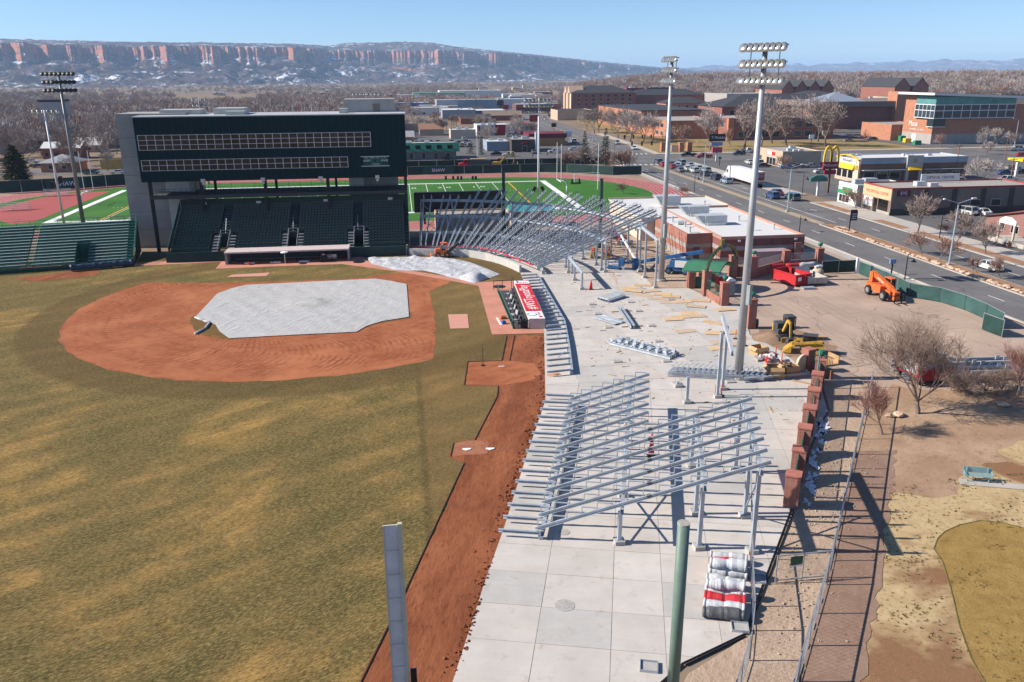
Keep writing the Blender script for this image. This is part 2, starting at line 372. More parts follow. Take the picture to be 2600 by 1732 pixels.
# black lawn edging on the turf's cut edge
EDGE=M('black_edging_and_shade',(.02,.017,.015),.9)
e=MB()
for a,b_ in (((-3.6,32),(-1.1,40.0)),((-1.1,40),(3.7,56.5)),((4.9,60.6),(7.8,69.8)),((7.8,69.8),(8.2,72.4)),((2.75,57.8),(3.15,60.2)),((5.0,73.1),(5.9,79.8)),((5.9,79.8),(9.4,79.5)),((9.4,79.5),(11,88)),((10.2,79.5),(11.9,88))):
    e.bar((a[0],a[1],.0),(b_[0],b_[1],.0),.07,.06)
tag(solo('lawn_edging',e,EDGE,'thin black edging along the torn edge of the outfield grass','edging'),kind='structure')
sheet('dugout_apron',[(10.0,111.7),(9.4,88.7),(17.5,88.2),(18.2,110),(15,114),(10.4,113.8)],0,SALM)
sheet('salmon_path',[(-29.2,129.0),(-29.3,134.4),(-20,134.4),(-7,134.4),(-3.0,126),(4.6,119.4),(10.4,113.8),(10.0,111.7),(4.3,117.4),(-1.9,123.0),(-9.9,129.2),(-20,129.3)],-.004,SALM)
sheet('salmon_strip',[(-60,131.5),(-29.3,134.2),(-29.3,136),(-60,136)],-.008,SALM)
sheet('on_deck_pad',[(4.9,97.8),(7.3,97.6),(7.0,91.6),(4.8,91.7)],.004,M('pad_pink',(.56,.27,.2),.9,var=.06))
sheet('on_deck_pad',[(-26.3,122.9),(-25.9,124.4),(-20.4,125.0),(-20.6,122.7)],.004,MATS['pad_pink'])
sheet('bullpen_dirt_left',[(-53.5,124.5),(-46,127.4),(-46.5,130.4),(-51,130.6),(-58,127)],-.006,RED)
# concrete plaza: a base sheet showing in the joints and the cast slabs lying in it
bl=g('d',1440,1568)
PLZ=[(0.3,29.6),(bl.x,bl.y - 1.5),(12.8,32.7),(16.7,34.4),(22.5,42.7),(25.0,46.3),(28.7,52.1),(30.9,55.4),(36.1,62.4),(38.7,69),(39,71.7),(39.1,78.1),(38.2,84),(41.9,95.3),(39.4,101.6),(38.6,105.8),(34,106.3),(34.4,111.6),(33.5,121),(31.5,140),(0.5,142),(0.7,134.8),(10.1,131.9),(15.2,125),(17.0,119.2),(15.6,89.9),(12,68.1),(8.6,57.1),(5.5,46.6),(3.8,41.3),(1.3,32.9)]
plaza=sheet('plaza',PLZ,-.001,JOINT)
def clip(poly,edges):
    for (ax,ay,nx,ny) in edges:
        out=[]
        for i in range(len(poly)):
            p,q=poly[i-1],poly[i]; dp=(p[0]-ax)*nx+(p[1]-ay)*ny; dq=(q[0]-ax)*nx+(q[1]-ay)*ny
            if (dp >= 0) != (dq >= 0):
                k=dp / (dp - dq); out.append((p[0]+(q[0]-p[0])*k,p[1]+(q[1]-p[1])*k))
            if dq >= 0:out.append(q)
        poly=out
        if not poly:break
    return poly
def cells(origin,ang,us,vs,region):
    c,s=math.cos(ang),math.sin(ang)
    for i in range(len(us)-1):
        for j in range(len(vs)-1):
            j_=.018
            ed=[]
            def P_(u,v):return (origin[0]+u*c-v*s,origin[1]+u*s+v*c)
            a=P_(us[i]+j_,vs[j]+j_); b_=P_(us[i+1]-j_,vs[j+1]-j_)
            ed=[(a[0],a[1],c,s),(a[0],a[1],-s,c),(b_[0],b_[1],-c,-s),(b_[0],b_[1],s,-c)]
            pl=clip(region,ed)
            # drop slivers
            if len(pl) < 3:continue
            ar=abs(sum(pl[k-1][0]*pl[k][1]-pl[k][0]*pl[k-1][1] for k in range(len(pl)))) / 2
            if ar < .15:continue
            # inset a touch at the outer edge
            r_=rnd.random(); mt=CONC if r_ < .5 else (CONC2 if r_ < .78 else CONC3)
            link('slab',MB().prism(pl,-.03,.012+rnd.random() * .006).data('slab'),mt,plaza)
near=clip(PLZ,[(0,72.0,0,-1)]); farp=clip(PLZ,[(0,72.036,0,1)])
cells((8.4,44.8),-.27,[-15,-11.4,-7.8,-3.9,0,3.9,6.7,9.6,13.2,16.8,20.4,24],[-24,-20.5,-17,-13.4,-10,-6.9,-3.7,-.7,3.4,7.4,11.4,15.4,19.4,23.4,27.4,31.4,36],near)
cells((16,72),0,[-18,-13,-8.5,-4,0.0,4.1,8.4,12.5,16.6,20.6,24.8,29],[0,4.5,9,13.5,18,22.5,27,31.5,36,40.5,45,49.5,54,60,72],farp)
# churned edge of soil along the plaza
# lots, roads
sheet('construction_lot',[(38.7,66.4),(46,63.5),(60,62),(71.0,61),(71.3,126),(64,131),(33,150),(34.3,111.7),(34,106.2),(39,105.5),(42.1,95.2),(38.3,84),(39.2,78),(39.2,71.7)],-.04,TAN)
sheet('soil_pad',[(33.4,121),(34.4,106.6),(40,106),(44.5,110),(44.5,142),(31,142)],-.03,ALLEY)
sheet('soil_patch',[(39.3,78.4),(38.6,84.5),(40.4,86.6),(44,86.5),(46,81),(44.5,75.5),(40.0,74.2)],-.03,mat_dirt('dug_soil',(.26,.17,.11),(.33,.22,.15),(.17,.10,.065),.8))
sheet('park_ground',[(17.0,26),(36.5,53.2),(44,64.5),(58,62.2),(90,60),(120,40),(120,5),(14,5)],-.045,PARK)
sheet('bare_soil',[(34.3,54.4),(43.2,67.0),(46,66.2),(60,63.0),(60,56),(50,55),(46,52),(43,50),(38.5,48.6),(35.5,46.5),(33.5,47.8)],-.038,SOIL)
sheet('alley_ground',[(12.8,31.9),(10,28),(16,24),(17.9,30.6),(23.2,37.9),(27.8,44.7),(33.8,53.6),(43,67),(39,69),(36.3,62.3),(31,55.2),(25.2,46.2),(22.7,42.6),(16.8,34.2)],-.037,ALLEY)
sheet('gravel_path',[(17.0,28),(17.9,30.6),(23.2,37.9),(27.8,44.7),(34.2,54.2),(37.4,53.9),(30.2,43.4),(27.2,38.8),(21.0,30.2),(19.4,28)],-.022,GRAV)
gp=[(31.6,40.5),(32.6,41.6),(33.6,42.3),(35.0,42.9),(36.7,43.2),(37.9,42.8),(39.2,41.6),(41,38),(40,30),(34,24),(28,24),(26.6,28.6),(27.3,31.0),(28.3,33.3),(30.2,36.9),(31.3,39.2)]

sheet('oval_lawn',gp,-.028,mat_dirt('oval_turf',(.27,.165,.05),(.36,.235,.075),(.19,.125,.042),.9))
e=MB()
for i in range(len(gp)):e.bar((gp[i-1][0],gp[i-1][1],-.02),(gp[i][0],gp[i][1],-.02),.05,.03)
struct('oval_lawn_rim',e,M('rim_green',(.12,.11,.04),.95,var=.3,scale=4))
sheet('bench_pad',[(39.1,48.9),(38.6,48.0),(42.5,46.6),(46,45.5),(46.4,46.4),(43.1,47.3)],-.01,WALK)
# road
def off(v):return 0.0 if v < 300 else (v - 300) * .036
VS=[40,100,160,230,300,370,450,560,700,900,1300]
def strip(name,u0,u1,v0,v1,z,mat,parent=None):
    vs=[v0]+[v for v in VS if v0 < v < v1]+[v1]; m=MB()
    for a,b_ in zip(vs,vs[1:]):
        m.add([(u0+off(a),a,z),(u1+off(a),a,z),(u1+off(b_),b_,z),(u0+off(b_),b_,z)],[(0,1,2,3)])
    return struct(name,m,mat,parent=parent)
road=strip('road',71.8,92.6,40,1300,-.03,ROAD)
sheet('cross_street',[(-260,274),(71.7,274),(71.7,289),(-260,291)],-.034,ROAD)
sheet('cross_street',[(92.7,276),(420,276),(420,300),(92.7,300)],-.034,ROAD)
sheet('sidewalk',[(69.8,90),(71.7,84),(71.7,268),(69.8,268)],-.02,WALK)
def kerb(name,a,b_,w=.3,h=.13):struct(name,MB().bar((a[0],a[1],h/2 - .03),(b_[0],b_[1],h/2 - .03),w,h),WALK)
kerb('kerb',(71.75,40),(71.75,268)); kerb('kerb',(92.75,60),(92.75,178)); kerb('kerb',(92.75,190),(92.75,214)); kerb('kerb',(92.75,226),(92.75,270))
sheet('sidewalk',[(93,60),(99.6,60),(99.6,178),(93,178)],.10,WALK)
sheet('sidewalk',[(93,190),(98,190),(98,214),(93,214)],.10,WALK)
sheet('sidewalk',[(93,226),(98,226),(98,270),(93,272)],.10,WALK)
sheet('sidewalk',[(93+1,302),(330,302),(330,306),(97,306),(99.5,340),(103,420),(98.5,420),(95.2,330)],.05,WALK)
for a,b_ in ((60,108),(111,139),(143,153),(163,177)):sheet('planting_strip',[(93.2,a),(95.4,a),(95.4,b_),(93.2,b_)],.106,MULCH)
sheet('car_park',[(99.7,60),(300,60),(300,275),(93,275),(93,226),(99.7,222)],-.05,LOT)
sheet('car_park',[(0,292),(78,292),(88,470),(0,470)],-.045,LOT)
LAWN=mat_dirt('campus_lawn',(.25,.175,.07),(.33,.235,.10),(.16,.125,.05),.15)
sheet('campus_lawn',[(96,308),(205,306),(205,352),(100,352),(106,470),(104,470),(98,345)],-.03,LAWN)
sheet('campus_lawn',[(108,355),(140,355),(140,560),(114,560)],-.03,LAWN)
sheet('car_park',[(206,302),(330,302),(330,420),(206,420)],-.035,LOT)
# median
sheet('median',[(80.6,60),(83.6,60),(83.6,141),(82.6,150),(80.9,150)],.10,MULCH)
kerb('kerb',(80.55,60),(80.75,150)); kerb('kerb',(83.7,60),(83.65,141)); kerb('kerb',(83.65,141),(80.75,150.4))
sheet('median_paving',[(80.9,151),(82.3,151),(82.1,262),(81.1,262)],-.012,M('median_paver',(.36,.29,.23),.9,var=.15,scale=.7))
# painted markings
def mark(u0,u1,v0,v1,mat=WHITE,z=-.02):sheet('lane_marking',[(u0+off(v0),v0),(u1+off(v0),v0),(u1+off(v1),v1),(u0+off(v1),v1)],z,mat,parent=road)
for k in range(46):
    v=44+k * 12.2
    for u in (76.3,88.2):
        if not (258 < v < 310):mark(u - .07,u+.07,v,v+3.1)
mark(84.9,85.05,152,262); 
for u in (80.6,80.85,82.45):mark(u,u+.13,152,264,YEL)
for u in (81.5,81.8):mark(u,u+.13,312,700,YEL)
for k in range(11):mark(72.6+k * 1.85,73.2+k * 1.85,266,269); mark(72.6+k * 1.85,73.2+k * 1.85,304,307)
mark(83,92,263.2,263.8)
# ================================================================== football field and track
FU0,FU1,FV0,FV1=-72.0,38.5,180.2,229.0; UC0,UC1,VC=-59.0,26.0,204.6
def oval(r,n=28):
    p=[]
    for i in range(n+1):
        a=-math.pi/2+math.pi * i / n; p.append((UC1+r*math.cos(a),VC+r*math.sin(a)))
    for i in range(n+1):
        a=math.pi/2+math.pi * i / n; p.append((UC0+r*math.cos(a),VC+r*math.sin(a)))
    return p
sheet('track_surround',[(-115,150),(74,150),(74,200),(70,236),(52,252),(-115,255)],-.045,M('surround_tan',(.32,.22,.16),.9,var=.18,scale=.2))
trk=sheet('running_track',oval(45.4),-.03,TRACK)
sheet('football_field',oval(36.4),-.018,TURF)
sheet('track_infield_pad',[(-94,196),(-79,178),(-76,181),(-76,229),(-88,226)],-.010,TRACK)
tl=MB()
for k in range(9):
    r=36.6+k * 1.08; p=oval(r); n=len(p)
    for i in range(n):
        a,b_=p[i-1],p[i]; dx,dy=b_[0]-a[0],b_[1]-a[1]; l=math.hypot(dx,dy) or 1; nx,ny=-dy/l*.05,dx/l*.05
        tl.add([(a[0]-nx,a[1]-ny,-.02),(b_[0]-nx,b_[1]-ny,-.02),(b_[0]+nx,b_[1]+ny,-.02),(a[0]+nx,a[1]+ny,-.02)],[(0,1,2,3)])
link('lane_lines',tl.data('lane_lines'),WHITE,trk)
fl=MB()
def frect(u0,u1,v0,v1,z=-.008):fl.add([(u0,v0,z),(u1,v0,z),(u1,v1,z),(u0,v1,z)],[(0,1,2,3)])
frect(FU1,FU1+1.6,FV0 - 1.6,FV1+1.6,-.007); frect(FU0 - 1.6,FU0,FV0 - 1.6,FV1+1.6,-.007); frect(FU0,FU1,FV1,FV1+1.2); frect(FU0,FU1,FV0 - 1.6,FV0)
G0,G1=FU1 - 9.144,FU0+9.144
for k in range(21):
    u=G0 - k * 4.572
    if k:frect(u - .07,u+.07,FV0,FV1)
    for v in (FV0+.9,FV1 - 1.2,FV0+18.3,FV1 - 18.3):
        for j in range(1,5):frect(u - j * .914 - .06,u - j * .914+.06,v - .35,v+.35)
fieldlines=struct('field_lines',fl,WHITE)
ol=MB()
for u in (G0,G1):ol.add([(u - .2,FV0,-.006),(u+.2,FV0,-.006),(u+.2,FV1,-.006),(u - .2,FV1,-.006)],[(0,1,2,3)])
link('goal_line',ol.data('goal_line'),M('orange_line',(.62,.30,.03),.8,var=.05),fieldlines)
def text_obj(name,s,size,mat,parent=None,loc=(0,0,0),rot=(0,0,0),ext=.01,sx=1.0,align='CENTER'):
    cu=bpy.data.curves.new(name,'FONT'); cu.body=s; cu.size=size; cu.extrude=ext; cu.align_x=align; cu.align_y='CENTER'
    cu.resolution_u=2
    tmp=bpy.data.objects.new(name,cu); me=bpy.data.meshes.new_from_object(tmp); bpy.data.objects.remove(tmp); bpy.data.curves.remove(cu)
    me.materials.clear(); me.materials.append(mat); o=bpy.data.objects.new(name,me); col.objects.link(o)
    o.location=loc; o.rotation_euler=rot; o.scale=(sx,1,1); o.parent=parent
    return o
for k,s_ in enumerate(['1 0','2 0','3 0','4 0','5 0','4 0','3 0','2 0','1 0']):
    text_obj('yard_number',s_,3.0,WHITE,fieldlines,(G0 - (k+1) * 9.144,FV1 - 8.6,-.005),(0,0,0),0)
# ================================================================== mesa, hills, haze
def vnoise(x,y,seed):
    xi=np.floor(x).astype(int); yi=np.floor(y).astype(int); xf=x - xi; yf=y - yi
    def h(a,b):
        n=(a * 374761393+b * 668265263+seed * 1274126177) & 0x7fffffff
        n=((n ^ (n >> 13)) * 1274126177) & 0x7fffffff
        return ((n ^ (n >> 16)) & 0xffff) / 65535.0
    u=xf*xf*(3-2*xf); v=yf*yf*(3-2*yf)
    return (h(xi,yi)*(1-u)+h(xi+1,yi)*u)*(1-v)+(h(xi,yi+1)*(1-u)+h(xi+1,yi+1)*u)*v
def fbm(x,y,seed,o=5,g_=.5):
    s=0; a=1; tot=0
    for i in range(o):s=s+a*vnoise(x*2**i,y*2**i,seed+i); tot += a; a *= g_
    return s/tot
def grid_mesh(name,V):
    n,m,_=V.shape
    idx=np.arange(n*m).reshape(n,m)
    q=np.stack([idx[:-1,:-1],idx[1:,:-1],idx[1:,1:],idx[:-1,1:]],-1).reshape(-1,4)
    me=bpy.data.meshes.new(name); me.vertices.add(n*m); me.vertices.foreach_set('co',V.reshape(-1).astype(np.float32))
    me.loops.add(len(q)*4); me.loops.foreach_set('vertex_index',q.reshape(-1).astype(np.int32))
    me.polygons.add(len(q)); me.polygons.foreach_set('loop_start',np.arange(0,len(q)*4,4,dtype=np.int32))
    me.polygons.foreach_set('use_smooth',np.zeros(len(q),bool)); me.update(calc_edges=True); me.validate()
    return me
def mat_mesa():
    m,t,b=newmat('mesa_sandstone',1,0,.05)
    ge=t.nodes.get('POS') or nd(t,'ShaderNodeNewGeometry'); ge.name='POS'
    sx=nd(t,'ShaderNodeSeparateXYZ'); t.links.new(ge.outputs['True Normal'],sx.inputs[0])
    sp=nd(t,'ShaderNodeSeparateXYZ'); t.links.new(ge.outputs['Position'],sp.inputs[0])
    flutes=noise(t,.02,4,.7,mapped(t,(1,1,.12)))
    strata=noise(t,.03,5,.7,mapped(t,(.03,.03,1.6)))
    rock=mixc(t,(.31,.115,.07),(.45,.215,.14),ramp(t,flutes,.35,.65)); rock=mixc(t,rock,(.27,.10,.06),math_(t,'MULTIPLY',ramp(t,strata,.48,.62),.7))
    n1=noise(t,.012,6,.75); n2=noise(t,.05,4,.75); n3=noise(t,.004,5,.65)
    slope=mixc(t,(.06,.048,.05),(.13,.088,.078),ramp(t,n1,.38,.62)); slope=mixc(t,slope,(.035,.04,.035),ramp(t,n2,.56,.66))
    sn=math_(t,'ADD',math_(t,'MULTIPLY',n1,.5),math_(t,'MULTIPLY',n2,.5))
    cov=math_(t,'ADD',sn,math_(t,'MULTIPLY',math_(t,'SUBTRACT',n3,.5),.45))
    slope=mixc(t,slope,(.78,.80,.84),ramp(t,cov,.555,.61))
    c=mixc(t,rock,slope,ramp(t,sx.outputs[2],.52,.68))
    t.links.new(c,b.inputs['Base Color'])
    return m
MESA=mat_mesa()
def interp(xs,tab):return np.interp(xs,[a for a,_ in tab],[b for _,b in tab])
def dirs(xs,ys):
    d=np.array([ray('d',a,b) for a,b in zip(xs,ys)]); h=np.hypot(d[:,0],d[:,1])
    return d[:,0]/h,d[:,1]/h,d[:,2]/h
NX=1150
xs=np.linspace(-260,1640,NX)
rim=interp(xs,[(-300,88),(0,92),(200,98),(480,101),(640,103),(770,106),(860,109),(1000,112),(1100,117),(1180,122),(1330,137),(1460,150),(1560,159),(1640,165)])
top=interp(xs,[(-300,86),(0,89),(90,93),(200,96),(480,99),(640,100),(760,104),(800,96),(930,95),(1000,100),(1060,110),(1180,122),(1330,136),(1460,149),(1560,158),(1640,164)])
Dc=interp(xs,[(-300,4600),(600,5000),(1100,5800),(1400,7200),(1640,8600)])
dx,dy,tz=dirs(xs,rim); _,_,tt=dirs(xs,top)
ang=xs / 110.0
Dlow=Dc+(fbm(ang*.55,ang*0,3,2) - .5) * 500; Dmid=(fbm(ang*2.6,ang*0,11,4) - .5) * 420; Dhi=(fbm(ang*13,ang*0,23,4) - .5) * 85
prof=[(-1900,-.02),(-1500,.0),(-1200,.02),(-950,.05),(-760,.10),(-600,.17),(-460,.26),(-340,.36),(-250,.41),(-225,.42),(-218,.50),(-180,.515),(-90,.56),(-40,.66),(0,.72),(10,.76),(20,.81),(30,.865),(42,.91),(60,.94),(100,.955),(200,.975),(400,1.0),(800,1.0),(1300,1.0),(1700,1.0),(2600,.96)]
ss=[]; ff=[]
for (a,f0),(b_,f1) in zip(prof,prof[1:]):
    k=9 if -1300 < a < -200 else (5 if a < 60 else 4)
    for i in range(k):ss.append(a+(b_-a)*i/k); ff.append(f0+(f1-f0)*i/k)
ss=np.array(ss); ff=np.array(ff); NR=len(ss)
S,_=np.meshgrid(ss,xs,indexing='xy'); FF=np.tile(ff,(NX,1))
wc=np.clip((S+260) / 240,0.0,1.0); wh=np.clip((S+110) / 90,0,1) * np.clip(1 - (S-100)/400,0,1); wc=np.where(S > 300,np.clip(1 - (S-300)/600,0,1),wc)
rd=Dlow[:,None]+Dmid[:,None] * wc+Dhi[:,None] * wh+S
X=dx[:,None]*rd; Y=dy[:,None]*rd
T=(28+Dc*tz)[:,None]; TT=(28+(Dc+1400)*tt)[:,None]
Z=FF * T
k=np.clip((S-500)/900,0,1); k=k*k*(3-2*k); Z=Z*(1-k)+np.where(S > 500,TT*(1 - .05*np.clip((S-1500)/1000,0,1)),Z)*k
gl=np.abs(fbm(X/170,Y/170,41,4) - .5) * 2
wgt=np.clip((S+1350)/500,0,1) * np.clip((-20-S)/120,0,1)
Z=Z+(gl - .35) * wgt * T * .30
Z=Z+(fbm(X/60,Y/60,71,3) - .5) * T * .045 * np.clip((S+1300)/300,0,1)+(fbm(X/26,Y/26,77,2) - .5) * 7 * np.clip((S+900)/300,0,1)*np.where((S>-30)&(S<60),0,1)
Z=np.where(S < -1250,np.minimum(Z,3),Z)
struct('mesa',grid_mesh('mesa',np.stack([X,Y,Z - 2],-1)),MESA)
def hills(name,xt,dist,depth,mat,seed,n=420,rough=14):
    xs=np.linspace(xt[0][0],xt[-1][0],n); yy=interp(xs,xt); dx,dy,tz=dirs(xs,yy)
    ss=np.linspace(-depth,depth,26); D=np.full(n,float(dist))
    S=np.tile(ss,(n,1)); rd=D[:,None]+S; X=dx[:,None]*rd; Y=dy[:,None]*rd
    f=1 - np.clip(np.abs(S)/depth,0,1)**1.5
    Z=(28+dist*tz)[:,None]*f+(fbm(X/500,Y/500,seed,5) - .5)*rough*8*f
    struct(name,grid_mesh(name,np.stack([X,Y,Z - 3],-1)),mat)
hills('hills',[(1380,172),(1480,166),(1600,159),(1680,158),(1760,160),(1850,164),(1990,168)],9800,1800,MESA,5)
hills('far_hills',[(1430,168),(1560,160),(1700,155),(1800,152),(1900,149),(1960,147),(2060,144),(2160,143),(2260,140),(2354,139),(2620,136)],17000,3500,MESA,9,rough=26)
m_,t_,b_=newmat('haze_air'); t_.nodes.remove(b_)
pv=nd(t_,'ShaderNodeVolumePrincipled'); pv.inputs['Color'].default_value=(.46,.69,1.0,1); pv.inputs['Density'].default_value=7.5e-5; pv.inputs['Anisotropy'].default_value=0.0
t_.links.new(pv.outputs[0],t_.nodes['Material Output'].inputs['Volume'])
hb=MB().box(-23000,-300,-20,23000,23000,345)
tag(link('haze',hb.data('haze'),m_),kind='stuff')
# ================================================================== bare trees
BARK=M('grey_bark',(.17,.125,.10),.95,var=.25,scale=3)
TWIG=M('twig_tan',(.38,.295,.255),.95,var=.3,scale=.05,c2=(.31,.235,.205))
TWIG2=M('twig_grey',(.38,.315,.285),.95,var=.25,scale=.05,c2=(.44,.37,.335))
TWIG3=M('twig_russet',(.29,.175,.135),.95,var=.2,scale=.1)
def bare_tree(seed,h=12.0,spread=.5,trunk_h=.22,lv=5,kids=(4,5,4,4,4),r0=.28,twig_min=.016,sides=3,flat=False,up=.15):
    rg=random.Random(seed); tr=MB(); cr=MB()
    def seg(mb,p,q,a,b2,n):
        if flat and n <= 3:
            d=(q-p).normalized(); e=d.cross(Vector((rg.uniform(-1,1),rg.uniform(-1,1),rg.uniform(-.3,.3)))).normalized()
            mb.add([p-e*a,p+e*a,q+e*b2,q-e*b2],[(0,1,2,3)])
        else:mb.tube(p,q,a,b2,n,cap=False)
    def grow(p,d,length,r,lev):
        n=3 if lev < 2 else 2
        pts=[p]; dd=d.copy()
        for i in range(n):
            dd=(dd+Vector((rg.gauss(0,.16),rg.gauss(0,.16),rg.gauss(0,.10)+up*.4))).normalized()
            pts.append(pts[-1]+dd*length/n)
        r1=max(twig_min*.6,r*.55)
        for i in range(n):
            a=r+(r1-r)*i/n; c=r+(r1-r)*(i+1)/n
            seg(tr if lev < 2 else cr,pts[i],pts[i+1],a,c,(6 if lev == 0 else 5) if lev < 2 else 3)
        if lev >= lv:return
        for k in range(kids[lev]):
            f=rg.uniform(.35,1.0) if lev else rg.uniform(.8,1.0)
            x=f*n; i=min(n-1,int(x)); q=pts[i]+(pts[i+1]-pts[i])*(x-i)
            az=rg.uniform(0,6.283); sp=spread*(1.0+rg.uniform(-.35,.45))
            e=dd.orthogonal().normalized(); e2=dd.cross(e)
            nd_=(dd*math.cos(sp)+(e*math.cos(az)+e2*math.sin(az))*math.sin(sp)+Vector((0,0,up))).normalized()
            grow(q,nd_,length*rg.uniform(.58,.82) if lev else h*rg.uniform(.26,.36),max(twig_min,r1*rg.uniform(.6,.85)),lev+1)
        if lev:grow(pts[-1],dd,length*.72,max(twig_min,r1*.9),lev+1)
    grow(Vector((0,0,-.05)),Vector((0,0,1)),h*trunk_h,r0,0)
    zmax=max(v[2] for v in cr.v); k=h/zmax
    for mb in (tr,cr):mb.v=[(x*k,y*k,z*k) for x,y,z in mb.v]
    return tr,cr
def tree_proto(name,seed,mat,**kw):
    tr,cr=bare_tree(seed,**kw)
    return tr.data('trunk'),cr.data('crown'),mat
PROTO=[tree_proto('a',1,TWIG,h=13,spread=.62,lv=5,kids=(5,3,3,3,3),r0=.34,twig_min=.05,flat=True),
         tree_proto('b',2,TWIG2,h=11,spread=.70,lv=5,kids=(5,3,3,3,3),r0=.30,twig_min=.05,flat=True),
         tree_proto('c',3,TWIG,h=10,spread=.55,lv=5,kids=(5,3,3,3,3),r0=.26,twig_min=.05,flat=True),
         tree_proto('d',4,TWIG2,h=14,spread=.58,lv=5,kids=(5,3,3,3,3),r0=.40,twig_min=.05,flat=True),
         tree_proto('e',5,TWIG3,h=7,spread=.5,lv=4,kids=(6,4,4,3),r0=.15,twig_min=.042,flat=True,trunk_h=.15)]
for tr_,cr_,mt_ in PROTO:tr_.materials.append(BARK); cr_.materials.append(mt_)
def plant(i,loc,s=1.0,rz=None,label=None,group=None,name='bare_tree',cat='tree'):
    e=thing(name,label,cat,loc,rnd.uniform(0,6.28) if rz is None else rz,group); e.scale=(s*rnd.uniform(.9,1.1),s*rnd.uniform(.9,1.1),s)
    link('trunk',PROTO[i][0],None,e); link('crown',PROTO[i][1],None,e)
    return e
# conifers
NEEDLE=M('needle_green',(.055,.075,.028),.9,var=.4,scale=.8,c2=(.11,.10,.04)); NEEDLE_D=M('needle_dark',(.035,.05,.028),.9,var=.4,scale=.8)
def conifer(seed,h=12,rad=3.2,n=26,base=.08,per=13,blunt=1.0,wf=.11):
    rg=random.Random(seed); tr=MB().tube((0,0,-.05),(0,0,h*.96),.022*h,.02,6); cr=MB()
    for i in range(n):
        f=i/(n-1); z=h*(base+(1-base)*f); rr=rad*(1-f)**(.75*blunt)*rg.uniform(.8,1.1)+.12
        for k in range(per if f < .8 else 7):
            a=rg.uniform(0,6.283); L=rr*rg.uniform(.6,1.12); d=Vector((math.cos(a),math.sin(a),rg.uniform(-.28,.12)))
            p=Vector((0,0,z)); 
            for j in range(5):
                c=p+d*L*(.25+.75*(j+.5)/5); w=wf*rad*(1.15-.12*j)
                for _ in range(2):
                    e1=Vector((rg.gauss(0,1),rg.gauss(0,1),rg.gauss(0,.5))).normalized()*w*rg.uniform(.6,1.1); e2=(d*.8+Vector((rg.gauss(0,.5),rg.gauss(0,.5),rg.gauss(0,.5)))).normalized()*w*rg.uniform(.8,1.6)
                    cr.add([c-e1*.5,c+e1*.5,c+e2],[(0,1,2)])
    return tr.data('trunk'),cr.data('crown')
CON=[conifer(1,n=34,per=22,wf=.17,base=.03,blunt=.8),conifer(2,11,2.4,22),conifer(3,6,2.6,12,.05,12,.6)]
for i_,(a_,c_) in enumerate(CON):a_.materials.append(BARK); c_.materials.append(NEEDLE if i_ == 0 else NEEDLE_D)
def plant_con(i,loc,s,label,group=None,name='pine_tree'):
    e=thing(name,label,'tree',loc,rnd.uniform(0,6.28),group); e.scale=(s,s,s)
    link('trunk',CON[i][0],None,e); link('crown',CON[i][1],None,e); return e
# ================================================================== far woodland (one mass)
def lump(seed,mat,h=9.0,n=260):
    """small far tree: a spray of twig slivers on a stem"""
    rg=random.Random(seed); m=MB()
    m.tube((0,0,0),(0,0,h*.4),.16,.1,4,False)
    for i in range(n):
        a=rg.uniform(0,6.28); el=math.asin(rg.uniform(-.35,1)); rr=h*.42*rg.uniform(.55,1.05)
        c=Vector((math.cos(a)*math.cos(el)*rr*1.05,math.sin(a)*math.cos(el)*rr*1.05,h*.58+math.sin(el)*rr))
        o=Vector((0,0,h*.42)); d=(c-o).normalized(); L=rg.uniform(.8,1.9); w=rg.uniform(.06,.16)
        e=d.cross(Vector((rg.gauss(0,1),rg.gauss(0,1),rg.gauss(0,1)))).normalized()*w
        m.add([c-d*L-e*.8,c-d*L+e*.8,c+e*.4,c-e*.4],[(0,1,2,3)])
    o=bpy.data.objects.new('far_tree',m.data('far_tree')); o.data.materials.append(mat); return o
fc=bpy.data.collections.new('woodland_kinds')
for i,mt_ in enumerate((TWIG,TWIG2,TWIG,TWIG2,TWIG3)):fc.objects.link(lump(50+i,mt_,9+i % 3))
con_far=bpy.data.objects.new('far_tree_z',CON[2][1]); fc.objects.link(con_far)
